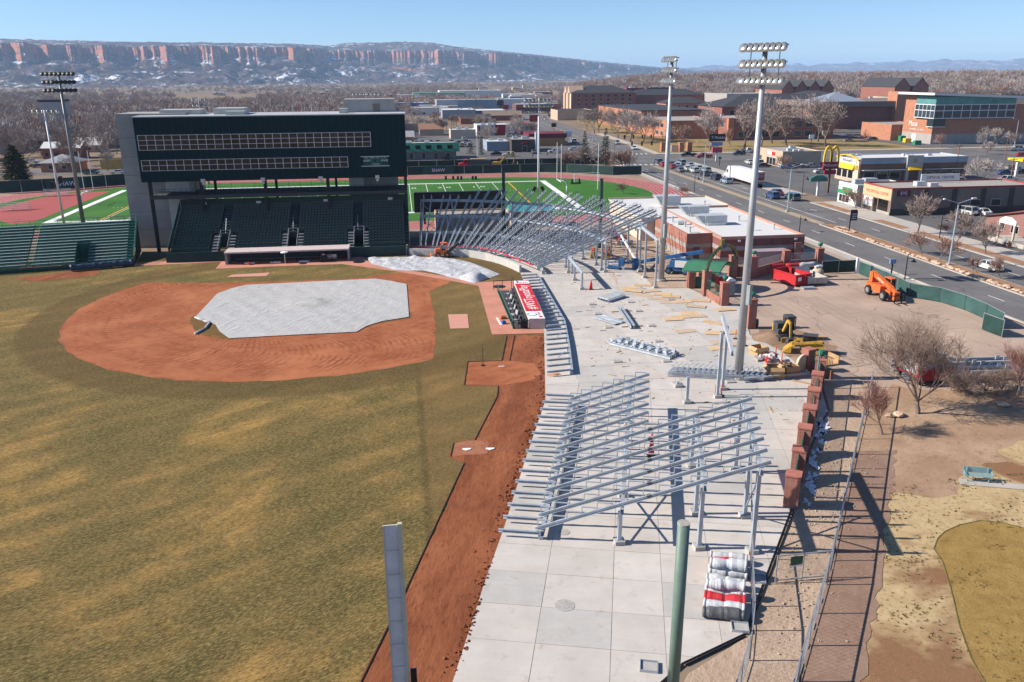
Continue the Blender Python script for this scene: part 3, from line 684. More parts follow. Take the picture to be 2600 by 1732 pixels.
def scatter(name,P_,S_,I_,coll):
    me=bpy.data.meshes.new(name); me.from_pydata([tuple(p) for p in P_],[],[])
    for nm,ty,vals in (('scl','FLOAT',S_),('rot','FLOAT',[rnd.uniform(0,6.28) for _ in P_]),('pick','INT',I_)):
        at_=me.attributes.new(nm,ty,'POINT'); at_.data.foreach_set('value',vals)
    o=link(name,me); tag(o,kind='stuff')
    ng=bpy.data.node_groups.new(name,'GeometryNodeTree'); ng.interface.new_socket('Geometry',in_out='INPUT',socket_type='NodeSocketGeometry'); ng.interface.new_socket('Geometry',in_out='OUTPUT',socket_type='NodeSocketGeometry')
    gi=ng.nodes.new('NodeGroupInput'); go=ng.nodes.new('NodeGroupOutput'); ip=ng.nodes.new('GeometryNodeInstanceOnPoints'); ci=ng.nodes.new('GeometryNodeCollectionInfo')
    ci.inputs['Collection'].default_value=coll; ci.inputs['Separate Children'].default_value=True; ci.inputs['Reset Children'].default_value=True
    def attr(nm,ty):
        a=ng.nodes.new('GeometryNodeInputNamedAttribute'); a.data_type=ty; a.inputs['Name'].default_value=nm
        return [s for s in a.outputs if s.name == 'Attribute' and s.enabled][0]
    ng.links.new(gi.outputs[0],ip.inputs['Points']); ng.links.new(ci.outputs[0],ip.inputs['Instance']); ip.inputs['Pick Instance'].default_value=True
    ng.links.new(attr('pick','INT'),ip.inputs['Instance Index']); cb=ng.nodes.new('ShaderNodeCombineXYZ'); ng.links.new(attr('rot','FLOAT'),cb.inputs[2]); ng.links.new(cb.outputs[0],ip.inputs['Rotation'])
    ng.links.new(attr('scl','FLOAT'),ip.inputs['Scale']); ng.links.new(ip.outputs[0],go.inputs[0])
    md=o.modifiers.new('scatter','NODES'); md.node_group=ng
    return o
def gval(rg):return rg.random()
def sst(x):x=max(0.0,min(1.0,x)); return x*x*(3-2*x)
def ridge(r,a):return 17.0*sst((r-800)/420)*sst((a-1.5)/9)*(1-.6*sst((r-1900)/900))
ra=np.radians(np.linspace(0,46,60)); rr2=np.linspace(780,2900,50)
V=np.array([[(math.sin(a+YAW)*r,math.cos(a+YAW)*r,ridge(r,math.degrees(a))-.3) for r in rr2] for a in ra])
struct('wooded_ridge',grid_mesh('wooded_ridge',V),MATS['valley_floor'])
P_,S_,I_=[],[],[]
rg=random.Random(99)
def vn(x,y,s,sd):return float(fbm(np.array([x/s]),np.array([y/s]),sd,2)[0])
tries=0
while len(P_) < 15000 and tries < 90000:
    tries += 1
    a=rg.uniform(-42,38)
    if a > 3.5:r=1/rg.uniform(1/1900,1/690)
    elif a > -8:r=1/rg.uniform(1/4100,1/720)
    else:r=1/rg.uniform(1/4100,1/400)
    x=math.sin(math.radians(a)+YAW)*r; y=math.cos(math.radians(a)+YAW)*r
    if 72 < x - off(y) < 108 and y < 1300:continue
    if a > 3.5 and (y < 738 or (210 < x < 265 and y < 822)):continue
    n_=vn(x,y,240,5) if a < 3.5 else .6
    if n_ < (.36 if r < 2600 or a > 3.5 else .42):continue
    if -8 < a < 3.5 and r < 1300 and (n_ < .5 or rg.random() < .35):continue
    P_.append((x,y,-.1+(ridge(r,a) if a > 1.5 and r > 780 else 0))); S_.append(rg.uniform(.7,1.35)*(1.25 if a > 3.5 else 1)); I_.append(5 if rg.random() < .09 else rg.choice((0,0,1,1,2,3,3,4) if r < 1500 else (0,1,1,2,3,3)))
scatter('far_woodland',P_,S_,I_,fc)
# ================================================================== stadium: press box, grandstand, bleachers, dugouts
DG=M('dark_green_panel',(.006,.022,.026),.75,spec=.12,var=.12,scale=.3); DGS=M('dark_green_steel',(.012,.035,.035),.5,var=.2)
TC=M('tower_concrete',(.36,.345,.33),.9,var=.18,scale=.25,c2=(.42,.40,.38),bump=.1); TCL=M('tower_concrete_line',(.17,.16,.155),.9)
ALU=M('window_frame_white',(.66,.66,.68),.45,var=.05); STEEL=M('rail_steel',(.50,.51,.52),.4,.6,var=.1)
GRAILS=M('green_rail',(.03,.14,.10),.55,var=.15)
def mat_glass(name,tint,rough=.06):
    m,t,b=newmat(name,rough,0,.45)
    oi=nd(t,'ShaderNodeObjectInfo'); t.links.new(mixc(t,tuple(x*.25 for x in tint),tuple(x*1.6 for x in tint),oi.outputs['Random']),b.inputs['Base Color']); bumpn(t,b,noise(t,.8,2),.06,.1); b.inputs['Coat Weight'].default_value=.25; b.inputs['Coat Roughness'].default_value=.02
    return m
GLB=mat_glass('glass_brown',(.024,.018,.014)); GLD=mat_glass('glass_dark',(.007,.008,.010)); GL=mat_glass('glass_blue',(.03,.05,.06))
LT=M('light_panel',(.62,.62,.60),.7,var=.05); BLK=M('black_steel',(.012,.013,.014),.5,var=.2); ROOFW=M('roof_white',(.66,.655,.64),.8,var=.08,scale=.15,c2=(.60,.585,.56))
pb=thing('press_box','long dark green press box with two bands of windows on concrete towers','building',(-21,144,0))
fz0,fz1=11.7,22.1
m=MB().box(-42.7,144.0,fz0,1.0,156,fz1 - .05); body=wpart(pb,'wall',m,DG)
wpart(pb,'roof',MB().box(-42.85,143.9,fz1 - .05,1.1,156.1,fz1+.12),M('roof_grey',(.40,.41,.42),.8,var=.1,scale=.3))
# cladding seams
ribs=MB()
for i in range(1,44):ribs.box(-42.7+i*.993 - .012,143.985,fz0+.05,-42.7+i*.993+.012,144.0,fz1 - .1)
sp=wpart(pb,'cladding_seam',ribs,M('seam_green',(.016,.046,.05),.5)); sp['kind']='stuff'
def window_band(root,u0,u1,z0,z1,nc,nr,v,glass,fr=.075,nm='window_band'):
    f=MB(); w=(u1-u0)/nc; h=(z1-z0)/nr
    for i in range(nc+1):f.box(u0+i*w-fr/2,v-.10,z0-fr/2,u0+i*w+fr/2,v-.002,z1+fr/2)
    for j in range(nr+1):f.box(u0-fr/2,v-.094,z0+j*h-fr*.4,u1+fr/2,v-.003,z0+j*h+fr*.4)
    wp=wpart(root,nm,f,ALU)
    pm=MB().box(-w/2+fr/2,-.05,-h/2+fr*.4,w/2-fr/2,-.004,h/2-fr*.4).data('pane')
    for i in range(nc):
        for j in range(nr):
            o=link('pane',pm,glass,wp); c=ROOTM[root.name].translation
            o.location=Vector((u0+(i+.5)*w,v,z0+(j+.5)*h)) - c
            o.matrix_parent_inverse=Matrix(); 
            # window_band itself carries an inverse: place in world
            o.matrix_parent_inverse=ROOTM[root.name].inverted() @ ROOTM[root.name]; o.location=(u0+(i+.5)*w,v,z0+(j+.5)*h)
    return wp
window_band(pb,-42.3,-4.9,16.9,19.25,28,3,144.0,GLB)
window_band(pb,-42.25,-8.9,13.55,15.25,25,2,144.0,GLD)
# concrete towers
for u0,u1,v0,v1,z1 in ((-46.7,-35.5,148.6,157,22.5),(-9.35,-.64,151.0,157,24.4)):
    tw=wpart(pb,'stair_tower',MB().box(u0,v0,0,u1,v1,z1),TC)
    ln=MB()
    for z in (3.1,6.2,9.3,12.4,15.5,18.6):ln.box(u0-.004,v0-.006,z-.03,u1+.004,v0+.01,z+.03)
    for o_ in (wpart(pb,'pour_line',ln,TCL),):pass
wpart(pb,'door_panel',MB().box(-40.2,148.5,9.6,-36.3,148.62,12.4),LT); wpart(pb,'door_panel',MB().box(-40.0,148.5,.4,-37.3,148.62,8.6),LT)
wpart(pb,'door_panel',MB().box(-9.35,150.9,9.4,-6.73,151.01,12.4),LT)
# observation deck and columns
wpart(pb,'deck',MB().box(-41.7,143.9,8.85,.9,151.4,9.45),M('deck_dark',(.05,.055,.055),.8))
for u in (-41.5,-33.3,-22.9,-12.5,.65):
    wpart(pb,'column',MB().box(u-.26,144.05,0,u+.26,144.55,fz0+.02),BLK)
    wpart(pb,'column',MB().box(u+.7,150.4,0,u+1.1,150.9,fz0+.02),BLK) if u < 0 else None
rl=MB(); v=144.0
for k in range(44):rl.box(-41.6+k*.985-.02,v-.02,9.45,-41.6+k*.985+.02,v+.02,10.5)
for z in (9.8,10.15,10.5):rl.box(-41.6,v-.018,z-.02,.8,v+.018,z+.02)
wpart(pb,'deck_railing',rl,BLK)
rl=MB()
for z in (9.9,10.5):rl.box(-41.6,151.2,z-.02,.8,151.24,z+.02)
for k in range(22):rl.box(-41.6+k*1.97-.02,151.2,9.45,-41.6+k*1.97+.02,151.24,10.5)
wpart(pb,'deck_railing',rl,BLK)
lights=MB()
for u in (-32.8,-23.1,-13.6,-4.1):
    wpart(pb,'speaker',MB().box(u-.35,143.5,11.55,u+.35,143.98,12.1).box(u-.2,143.6,11.1,u+.2,143.9,11.5),STEEL)
# roof plant
for u0,u1,v0,v1,h in ((-40,-33.5,150,155,.9),(-31,-26,149,154,1.1),(-28.5,-25.5,146,149,.7),(-10,-8.6,147,149,.9)):
    wpart(pb,'roof_unit',MB().box(u0,v0,fz1+.1,u1,v1,fz1+h).box(u0+.2,v0-.06,fz1+.25,u0+1.2,v0,fz1+h-.15),M('unit_beige',(.46,.46,.42),.6))
wpart(pb,'hatch',MB().box(-4.4,150.93,22.3,-3.2,151.0,23.6),M('hatch_brown',(.2,.16,.13),.7))
for u in (-18,-14.8):wpart(pb,'antenna',MB().tube((u,150,fz1),(u,150,fz1+1.5),.05,.03,6).cbox((u,149.9,fz1+1.3),(.3,.15,.5)),STEEL)
# scoreboard on the facade
sb=wpart(pb,'scoreboard',MB().box(-6.3,143.85,13.75,-2.2,143.99,15.15),M('scoreboard_green',(.012,.10,.075),.6,var=.05))
for z in (13.62,15.22):wpart(pb,'scoreboard_trim',MB().box(-6.7,143.84,z-.05,-1.9,143.99,z+.05),ALU)
LET=M('lettering_white',(.72,.74,.72),.7,var=.02)
def wtext(root,s,size,mat,p,rot=(math.pi/2,0,0),sx=1.0,ext=.01,align='CENTER',name='lettering'):
    o=text_obj(name,s,size,mat,None,p,rot,ext,sx,align); o.parent=root; o.matrix_parent_inverse=ROOTM[root.name].inverted(); return o
for s_,u,z,sz in (('BALL',-5.75,15.0,.25),('STRIKE',-4.8,15.0,.25),('OUT',-3.85,15.0,.25),('H',-3.1,15.0,.25),('E',-2.65,15.0,.25),('GUEST',-5.7,14.52,.42),('HOME',-2.75,14.52,.42),('INNING',-4.2,13.93,.32)):
    wtext(pb,s_,sz,LET,(u,143.83,z),ext=.004)
for u in (-5.9,-5.4,-4.35,-3.0,-2.55):wpart(pb,'digit_window',MB().box(u-.18,143.82,13.95 if abs(u+4.35) > .1 else 14.3,u+.18,143.845,14.3 if abs(u+4.35) > .1 else 14.65),BLK)
# ---- grandstand
gs=thing('grandstand','dark green grandstand of flip seats under the press box','grandstand',(-18,135,0))
NROW=16; RV,RZ=.66,.36; V0,Z0=135.2,1.35
tread=M('stand_dark',(.022,.032,.034),.8,var=.2)
voms=[(-29.9,-28.5,6),(-19.0,-17.5,6),(-8.2,-6.8,6)]
for r in range(NROW):
    v=V0+r*RV; z=Z0+r*RZ; st=MB(); a=-37.4
    segs=[]
    for u0,u1,top in voms:
        if r < top:segs.append((a,u0)); a=u1
    segs.append((a,.8))
    for a_,b_ in segs:st.box(a_,v,0 if r == 0 else z - 1.0,b_,v+RV,z)
    wpart(gs,'terrace',st,tread)
seat=MB(); seat.box(-.20,-.06,.30,.20,.36,.35); seat.box(-.21,.34,.34,.21,.42,.80); seat.box(-.24,.05,.0,-.21,.35,.52); seat.box(-.20,.28,.80,.20,.38,.85)
smesh=seat.data('seat'); SEATM=M('seat_green',(.012,.052,.056),.32,var=.15,scale=6,spec=.6); smesh.materials.append(SEATM)
aisles=[(-30.9,-28.3),(-20.0,-17.4),(-9.3,-6.6)]
def in_aisle(u,r):
    for k,(a,b_) in enumerate(aisles):
        if r >= 6:
            if a+.9 < u < b_-.3:return True
        elif a - .2 < u < b_+.9:return True
    return False
cnt=0; rest=MB(); P0=ROOTM[gs.name].inverted()
for r in range(NROW):
    for k in range(74):
        u=-37.0+k*.505+(.0 if r > 5 else .0); 
        if in_aisle(u,r) or u > .5:continue
        p=(u,V0+r*RV+.18,Z0+r*RZ)
        if cnt < 300:
            o=link('seat',smesh,None,gs); o.matrix_parent_inverse=P0; o.location=p; cnt += 1
        else:rest.add([(x+p[0],y+p[1],z+p[2]) for x,y,z in seat.v],seat.f)
o=wpart(gs,'seat_rows',rest,SEATM); o['kind']='stuff'; o['label']='upper rows of identical dark green flip seats'
CAP=M('arm_cap',(.55,.57,.58),.4)
stp=[]
for k,(a,b_) in enumerate(aisles):
    for side in (0,1):
        s0=(a,a+1.0) if side == 0 else (b_+.0,b_+.9)
        for r in range(NROW if side == 0 else 6):
            v=V0+r*RV; z=Z0+r*RZ
            if r < 6 or side == 0:
                uu=s0 if r < 6 else (a+1.0,b_-.4)
                wpart(gs,'step',MB().box(uu[0],v-.02,z+.02,uu[1],v+.30,z+.20),M('step_grey',(.30,.31,.31),.8) if r < 6 else M('step_dark',(.045,.06,.07),.8))
    rl=MB()
    for u in (a+1.02,b_-.05):
        p=Vector((u,V0-.2,Z0+.9)); q=Vector((u,V0+5.6*RV,Z0+5.6*RZ+.9)); rl.tube(p,q,.03,n=5)
        for f in (0,.33,.66,1):c=p+(q-p)*f; rl.tube(c - Vector((0,0,.95)),c,.025,n=5)
    rl.tube((a+1.02,V0+5.6*RV,Z0+5.6*RZ+.9),(b_-.05,V0+5.6*RV,Z0+5.6*RZ+.9),.03,n=5); rl.tube((a+1.6,V0+6.5*RV,Z0+6*RZ),(a+1.6,V0+9.5*RV,Z0+9.5*RZ+1.0),.03,n=5)
    wpart(gs,'aisle_railing',rl,STEEL)
wpart(gs,'back_wall',MB().box(-37.4,V0+NROW*RV,0,.8,V0+NROW*RV+.15,8.5),DGS)
wpart(gs,'front_wall',MB().box(-37.9,134.75,0,-29.0,135.15,1.55).box(-8.9,134.4,0,.8,135.15,1.55).box(-29.0,134.9,0,-8.9,135.15,1.5),DGS)
rl=MB()
for side,u in ((0,-37.5),(1,.85)):
    p=Vector((u,V0,Z0+1.1)); q=Vector((u,V0+NROW*RV,Z0+NROW*RZ+1.1))
    for dz in (0,-.5,-1.0):rl.tube(p+Vector((0,0,dz)),q+Vector((0,0,dz)),.035,n=5)
    for f in range(9):c=p+(q-p)*f/8; rl.tube(c-Vector((0,0,1.3)),c,.03,n=5)
    rl.add([p-Vector((0,0,1.3)),q-Vector((0,0,1.3)),q,p],[(0,1,2,3)]) if side == 0 else None
wpart(gs,'side_railing',rl,M('net_green',(.02,.10,.075),.7))
rl=MB(); vb=V0+NROW*RV+.07
for z in (8.8,9.2):rl.tube((-37.4,vb,z),(.8,vb,z),.03,n=5)
for k in range(20):rl.tube((-37.4+k*2.0,vb,8.4),(-37.4+k*2.0,vb,9.25),.03,n=5)
wpart(gs,'back_railing',rl,BLK)
for i,(r_,x_,y_) in enumerate((('q4',912,948),('q4',1440,935),('q5',745,655),('q5',1572,632))):
    p=aty(r_,x_,y_,vb - .12)
    c=wpart(gs,'section_plate',MB().add([(p.x-.4,p.y,p.z+.25),(p.x+.4,p.y,p.z+.25),(p.x+.4,p.y,p.z-.1),(p.x,p.y,p.z-.5),(p.x-.4,p.y,p.z-.1)],[(0,4,3,2,1)]),WHITE)
# ---- left bleachers
A=Vector((-42.4,133.6)); ang=R(11); d=Vector((-math.cos(ang),-math.sin(ang))); n2=Vector((d.y,-d.x)); n2=-n2 if n2.y < 0 else n2
lb=thing('bleachers','green metal bench bleachers with silver plank seats left of the press box','bleachers',(A.x,A.y,0))
BG=M('bleacher_green',(.022,.115,.085),.55,var=.15); ALP=M('plank_silver',(.50,.55,.54),.45,.3,var=.1)
LBL=40.0; NB=14
def q_(s_,t_,z):return Vector((A.x+d.x*s_+n2.x*t_,A.y+d.y*s_+n2.y*t_,z))
def beam(mb,s0,s1,t,z,w,h):mb.bar(q_(s0,t,z),q_(s1,t,z),w,h); return mb
for r in range(NB):
    t=.6+r*.80; z=.75+r*.33
    spans=((0.2,6.6),(8.4,14.5),(15.2,LBL)) if r < 6 else ((.2,14.5),(15.2,LBL))
    for s0,s1 in spans:
        wpart(lb,'bench_plank',beam(MB(),s0+(.9 if s0 < 1 else 0),s1,t,z+.40,.26,.05),ALP)
        wpart(lb,'foot_board',beam(MB(),s0,s1,t+.42,z+.02,.50,.06),BG)
        wpart(lb,'riser',beam(MB(),s0,s1,t+.66,z+.20,.04,.34),BG)
    for s0,s1 in ((.1,1.0),(14.5,15.2)):wpart(lb,'step',beam(MB(),s0,s1,t+.2,z+.18,.30,.22),BG)
fr=MB()
for z in (.55,1.05,1.5):beam(fr,0,LBL,.0,z,.05,.05)
for k in range(21):fr.tube(q_(k*2,0,0),q_(k*2,0,1.5),.03,n=5)
wpart(lb,'front_railing',fr,BG)
fr=MB(); 
for dz in (0,-.5):fr.tube(q_(0,.2,1.8+dz),q_(0,11.8,6.2+dz),.04,n=5)
for k in range(7):f=k/6; c=q_(0,.2+11.6*f,1.8+4.4*f); fr.tube(c-Vector((0,0,1.7)),c,.035,n=5)
for z in (5.6,6.1):fr.tube(q_(0,11.9,z),q_(LBL,11.9,z),.03,n=5)
for k in range(21):fr.tube(q_(k*2,11.9,4.8),q_(k*2,11.9,6.1),.03,n=5)
wpart(lb,'side_railing',fr,BG)
vz=MB(); 
for s0 in (6.6,8.4):
    vz.add([q_(s0,.3,0),q_(s0,5.4,0),q_(s0,5.4,3.6),q_(s0,.3,1.6)],[(0,1,2,3)])
vz.add([q_(6.6,5.3,0),q_(8.4,5.3,0),q_(8.4,5.3,3.4),q_(6.6,5.3,3.4)],[(0,1,2,3)])
wpart(lb,'entry_wall',vz,BG)
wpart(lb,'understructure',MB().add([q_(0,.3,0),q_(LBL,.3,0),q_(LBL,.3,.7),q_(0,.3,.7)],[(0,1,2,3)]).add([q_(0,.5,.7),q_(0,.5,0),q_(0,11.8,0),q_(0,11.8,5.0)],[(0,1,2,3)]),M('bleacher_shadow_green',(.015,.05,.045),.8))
# rolled windscreen along the foot of the bleachers
p,q=g('r4',505,285)-Vector((0,1.1,0)),g('r4',935,245)-Vector((0,1.1,0)); m=MB()
N_=18; 
for i in range(N_):
    a,b_=p+(q-p)*i/N_,p+(q-p)*(i+1)/N_; m.tube(a+Vector((0,0,.55+.03*math.sin(i*2.1))),b_+Vector((0,0,.55+.03*math.sin((i+1)*2.1))),.5+.03*math.sin(i*3),.5+.03*math.sin((i+1)*3),12,i in (0,N_-1))
solo('rolled_cover',m,M('navy_cover',(.035,.055,.09),.45,var=.2),'long dark blue rolled field cover in front of the green bleachers','cover',smooth=True)
# ---- far dugout
fd=thing('dugout','sunken dugout with a pale roof edge below the dark green seats','dugout',(-18,132.5,0))
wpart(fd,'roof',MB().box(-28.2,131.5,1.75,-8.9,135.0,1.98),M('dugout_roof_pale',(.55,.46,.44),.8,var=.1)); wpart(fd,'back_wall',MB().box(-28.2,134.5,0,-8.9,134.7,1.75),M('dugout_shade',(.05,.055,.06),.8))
for u0,u1 in ((-28.2,-27.8),(-9.2,-8.9)):wpart(fd,'side_wall',MB().box(u0,131.7,0,u1,134.5,1.75),M('dugout_grey',(.25,.24,.24),.8))
rl=MB().tube((-26.5,131.4,.95),(-11.6,131.4,.95),.04,n=6)
for k in range(9):rl.tube((-26.5+k*1.86,131.4,0),(-26.5+k*1.86,131.4,.95),.035,n=5)
wpart(fd,'rail',rl,DGS); wpart(fd,'bench',MB().box(-27,133.2,.42,-10,133.7,.5),M('bench_wood',(.2,.15,.1),.7)); 
for u in (-24.5,-20.5,-16):wpart(fd,'step_board',MB().box(u-.8,131.5,.05,u+.8,131.75,.25),WHITE)
solo('umbrella',MB().lathe([(.0,2.0),(.55,1.9),(.62,1.8),(.0,1.86)],n=14).tube((0,0,0),(0,0,1.9),.03,n=6),WHITE,'small round white parasol standing at the rail of the sunken dugout','umbrella',loc=(-18.9,131.0,0))
solo('bucket',MB().lathe([(.16,0),(.2,.4),(.0,.4)],n=10),M('bucket_red',(.6,.06,.02),.5),'small orange-red bucket in front of the sunken dugout','bucket',loc=g('r4',1710,250))
bt=thing('trolley','dark equipment trolley parked at the right end of the sunken dugout','trolley',g('q5',720,1440))
part(bt,'body',MB().box(-.5,-.4,.25,.6,.4,.9).box(-.3,-.3,.9,.3,.3,1.1),BLK); part(bt,'seat',MB().box(-.25,-.25,1.1,.25,.25,1.25),M('trolley_pink',(.5,.2,.2),.6))
for a_,b2_ in ((-.4,-.4),(.45,-.4),(-.4,.4),(.45,.4)):part(bt,'wheel',MB().tube((a_,b2_-.06,.2),(a_,b2_+.06,.2),.2,n=10),BLK)
ch=thing('bench','dark metal bench with a back at the end of the sunken dugout','bench',g('q5',820,1425),R(2))
part(ch,'seat',MB().box(-.8,-.2,.4,.8,.2,.46),STEEL); part(ch,'backrest',MB().box(-.8,.2,.5,.8,.25,.95),STEEL); part(ch,'leg',MB().box(-.75,-.15,0,-.7,.2,.4),BLK); part(ch,'leg',MB().box(.7,-.15,0,.75,.2,.4),BLK)
# ---- near dugout with the red banner roof
nd_=thing('dugout','dugout with a red and white lettered banner roof beside the plaza','dugout',(13.8,99,0))
Zr=1.28
wpart(nd_,'roof',MB().prism([(13.9,90.2),(15.75,89.9),(16.6,108.2),(14.6,108.6)],.0,Zr),M('dugout_wall_tan',(.50,.43,.40),.8,var=.08))
bn=wpart(nd_,'banner',MB().prism([(13.98,93.1),(15.8,93.0),(16.5,106.7),(14.55,106.9)],Zr,Zr+.03),M('banner_red',(.58,.025,.03),.55,var=.06))
wpart(nd_,'banner_panel',MB().prism([(13.86,90.0),(15.72,89.8),(15.8,92.98),(13.98,93.08)],Zr,Zr+.03),WHITE); wpart(nd_,'banner_panel',MB().prism([(14.55,106.92),(16.5,106.72),(16.6,108.3),(14.6,108.6)],Zr,Zr+.03),WHITE)
wtext(nd_,'#WSToyotaPlay',1.72,WHITE,(15.2,99.9,Zr+.04),(0,0,math.pi/2 - .035),sx=1.06,ext=.003)
wpart(nd_,'banner_logo',MB().lathe([(.62,0),(.62,.02)],(14.5,91.7,Zr+.032),18),M('logo_blue',(.12,.3,.55),.5)); wpart(nd_,'banner_logo',MB().lathe([(.45,0),(.45,.02)],(14.5,91.7,Zr+.036),18),WHITE)
wpart(nd_,'banner_logo',MB().box(15.15,90.3,Zr+.032,15.55,90.9,Zr+.04),bn.data.materials[0])
wtext(nd_,'Toyota',.5,M('logo_red',(.55,.05,.06),.5),(15.3,91.8,Zr+.04),(0,0,math.pi/2),ext=.003); wtext(nd_,'CMU',.7,M('text_dark',(.03,.04,.05),.6),(15.6,107.5,Zr+.04),(0,0,math.pi),ext=.003)
wpart(nd_,'floor',MB().prism([(12.2,90.6),(13.85,90.3),(14.55,108.4),(12.4,108.7)],-.01,.01),M('dugout_floor',(.07,.065,.065),.9))
rl=MB(); a_,b_=Vector((12.05,90.5,0)),Vector((12.25,108.3,0))
for z in (.12,1.0):rl.bar(a_+Vector((0,0,z)),b_+Vector((0,0,z)),.07,.09)
for k in range(15):c=a_+(b_-a_)*k/14; rl.bar(c,c+Vector((0,0,1.0)),.06,.06,(0,1,0))
wpart(nd_,'front_railing',rl,GRAILS)
rl=MB().bar((12.05,90.45,1.05),(13.85,90.15,1.05),.08,.08).bar((12.05,90.45,.1),(13.85,90.15,.1),.07,.07)
for k in range(4):rl.bar((12.05+k*.6,90.45-k*.1,0),(12.05+k*.6,90.45-k*.1,1.05),.06,.06,(0,1,0))
wpart(nd_,'end_railing',rl,DGS); wpart(nd_,'end_panel',MB().box(12.9,90.3,.1,13.8,90.34,.95),BLK)
rl=MB().bar((11.9,109.3,1.2),(14.4,109.4,1.2),.08,.08)
for u in (11.9,13.1,14.4):rl.bar((u,109.35,0),(u,109.35,1.2),.07,.07,(0,1,0))
rl.bar((14.4,107.4,1.7),(14.4,109.4,1.7),.08,.08).bar((14.4,107.4,0),(14.4,107.4,1.7),.08,.08,(0,1,0)); wpart(nd_,'entry_railing',rl,BLK)
wpart(nd_,'bench',MB().prism([(13.5,91.2),(13.85,91.2),(14.45,107.8),(14.1,107.8)],.42,.48).prism([(13.78,91.2),(13.85,91.2),(14.48,107.8),(14.4,107.8)],.48,.9),M('bench_dark',(.045,.045,.045),.6))
for i in range(6):
    c=thing('seat_block',['grey folding seat nearest the camera in the lettered dugout','grey folding seat second from the near end of the lettered dugout','grey folding seat third from the near end of the lettered dugout','grey folding seat fourth from the near end of the lettered dugout','grey folding seat fifth from the near end of the lettered dugout','grey folding seat at the far end of the lettered dugout'][i],'seat',(12.75+i*.1,92.6+i*2.5,0),rnd.uniform(-.4,.4),'seats in the lettered dugout')
    part(c,'seat',MB().box(-.34,-.4,.38,.34,.4,.46),M('seat_grey',(.33,.33,.34),.6)); part(c,'backrest',MB().cbox((.3,0,.7),(.07,.75,.5),0,.25),MATS['seat_grey'])
    for x_,y_ in ((-.28,-.32),(.28,-.32),(-.28,.32),(.28,.32)):part(c,'leg',MB().box(x_-.03,y_-.03,0,x_+.03,y_+.03,.4),BLK)
for nm,lab,x_,y_,s_,mt in (('cooler','small blue cooler box on the dugout floor',1105,655,(.5,.35,.35),M('cooler_blue',(.05,.12,.4),.4)),('tool_bag','orange tool bag lying outside the lettered dugout',1100,620,(.8,.4,.3),M('bag_orange',(.5,.16,.05),.7))):
    solo(nm,MB().cbox((0,0,s_[2]/2),s_).cbox((0,0,s_[2]+.04),(s_[0]*.5,.06,.08)),mt,lab,nm.split('_')[-1],loc=g('r5',x_,y_),rz=.4)
solo('board',MB().box(-.12,-1.6,0,.12,1.6,.05).box(-.12,-1.6,.05,-.09,1.6,.09),WHITE,'long white board lying on the salmon apron by the dugout','board',loc=g('r5',1075,640),rz=.05)
solo('mat',MB().lathe([(.0,.0),(.95,0),(.95,.03),(0,.03)],n=20),BLK,'round black mat on the salmon path behind home plate','mat',loc=g('r5',112,230))
solo('mat',MB().lathe([(.0,.0),(.9,0),(.9,.03),(0,.03)],n=20),BLK,'round black mat beside the far end of the lettered dugout','mat',loc=g('r5',1075,400))
# ================================================================== steel stand frames
GALV=M('galvanised_steel',(.48,.53,.58),.42,.4,var=.15,scale=1.2,c2=(.60,.64,.68)); GALV2=M('galvanised_dull',(.42,.47,.52),.5,.45,var=.15)
FOOT=M('footing_concrete',(.40,.38,.36),.9,var=.15)
def chan(mb,p,q,w=.09,h=.26,t=.028):
    """C-channel from p to q: web and two flanges"""
    p=Vector(p); q=Vector(q); d=(q-p).normalized(); sd=d.cross(Vector((0,0,1))).normalized(); up=sd.cross(d).normalized()
    mb.bar(p,q,t,h,up)
    for s_ in (-1,1):mb.bar(p+up*(h/2-t/2)*s_+sd*(w/2+t/2),q+up*(h/2-t/2)*s_+sd*(w/2+t/2),w,t,up)
    return mb
def bracket_mesh(tr,ri):
    return MB().box(-.03,-.04,0,.03,.04,ri+.08).box(.03,-.04,ri+.02,tr+.02,.04,ri+.08).data('seat_bracket')
def raker(root,p,q,tread,br,n=None):
    """sloping stepped beam from p up to q with a bracket for every row"""
    p=Vector(p); q=Vector(q); o=wpart(root,'raker_beam',chan(MB(),p,q),GALV)
    h=math.hypot(q.x-p.x,q.y-p.y); a=math.atan2(q.y-p.y,q.x-p.x); n=int(h/tread); sl=(q.z-p.z)/h; inv=ROOTM[root.name].inverted()
    for k in range(n):
        f=(k*tread+.15)
        b=link('seat_bracket',br,GALV,o); b.location=(p.x+math.cos(a)*f,p.y+math.sin(a)*f,p.z+sl*f+.17); b.rotation_euler=(0,0,a)
    return o
def column(root,b,z,w=.24,foot=True):
    wpart(root,'column',MB().box(b[0]-w/2,b[1]-w/2,.28 if foot else 0,b[0]+w/2,b[1]+w/2,z).box(b[0]-.2,b[1]-.2,.28,b[0]+.2,b[1]+.2,.32),GALV2)
    if foot:wpart(root,'footing',MB().box(b[0]-.32,b[1]-.32,0,b[0]+.32,b[1]+.32,.28),FOOT)
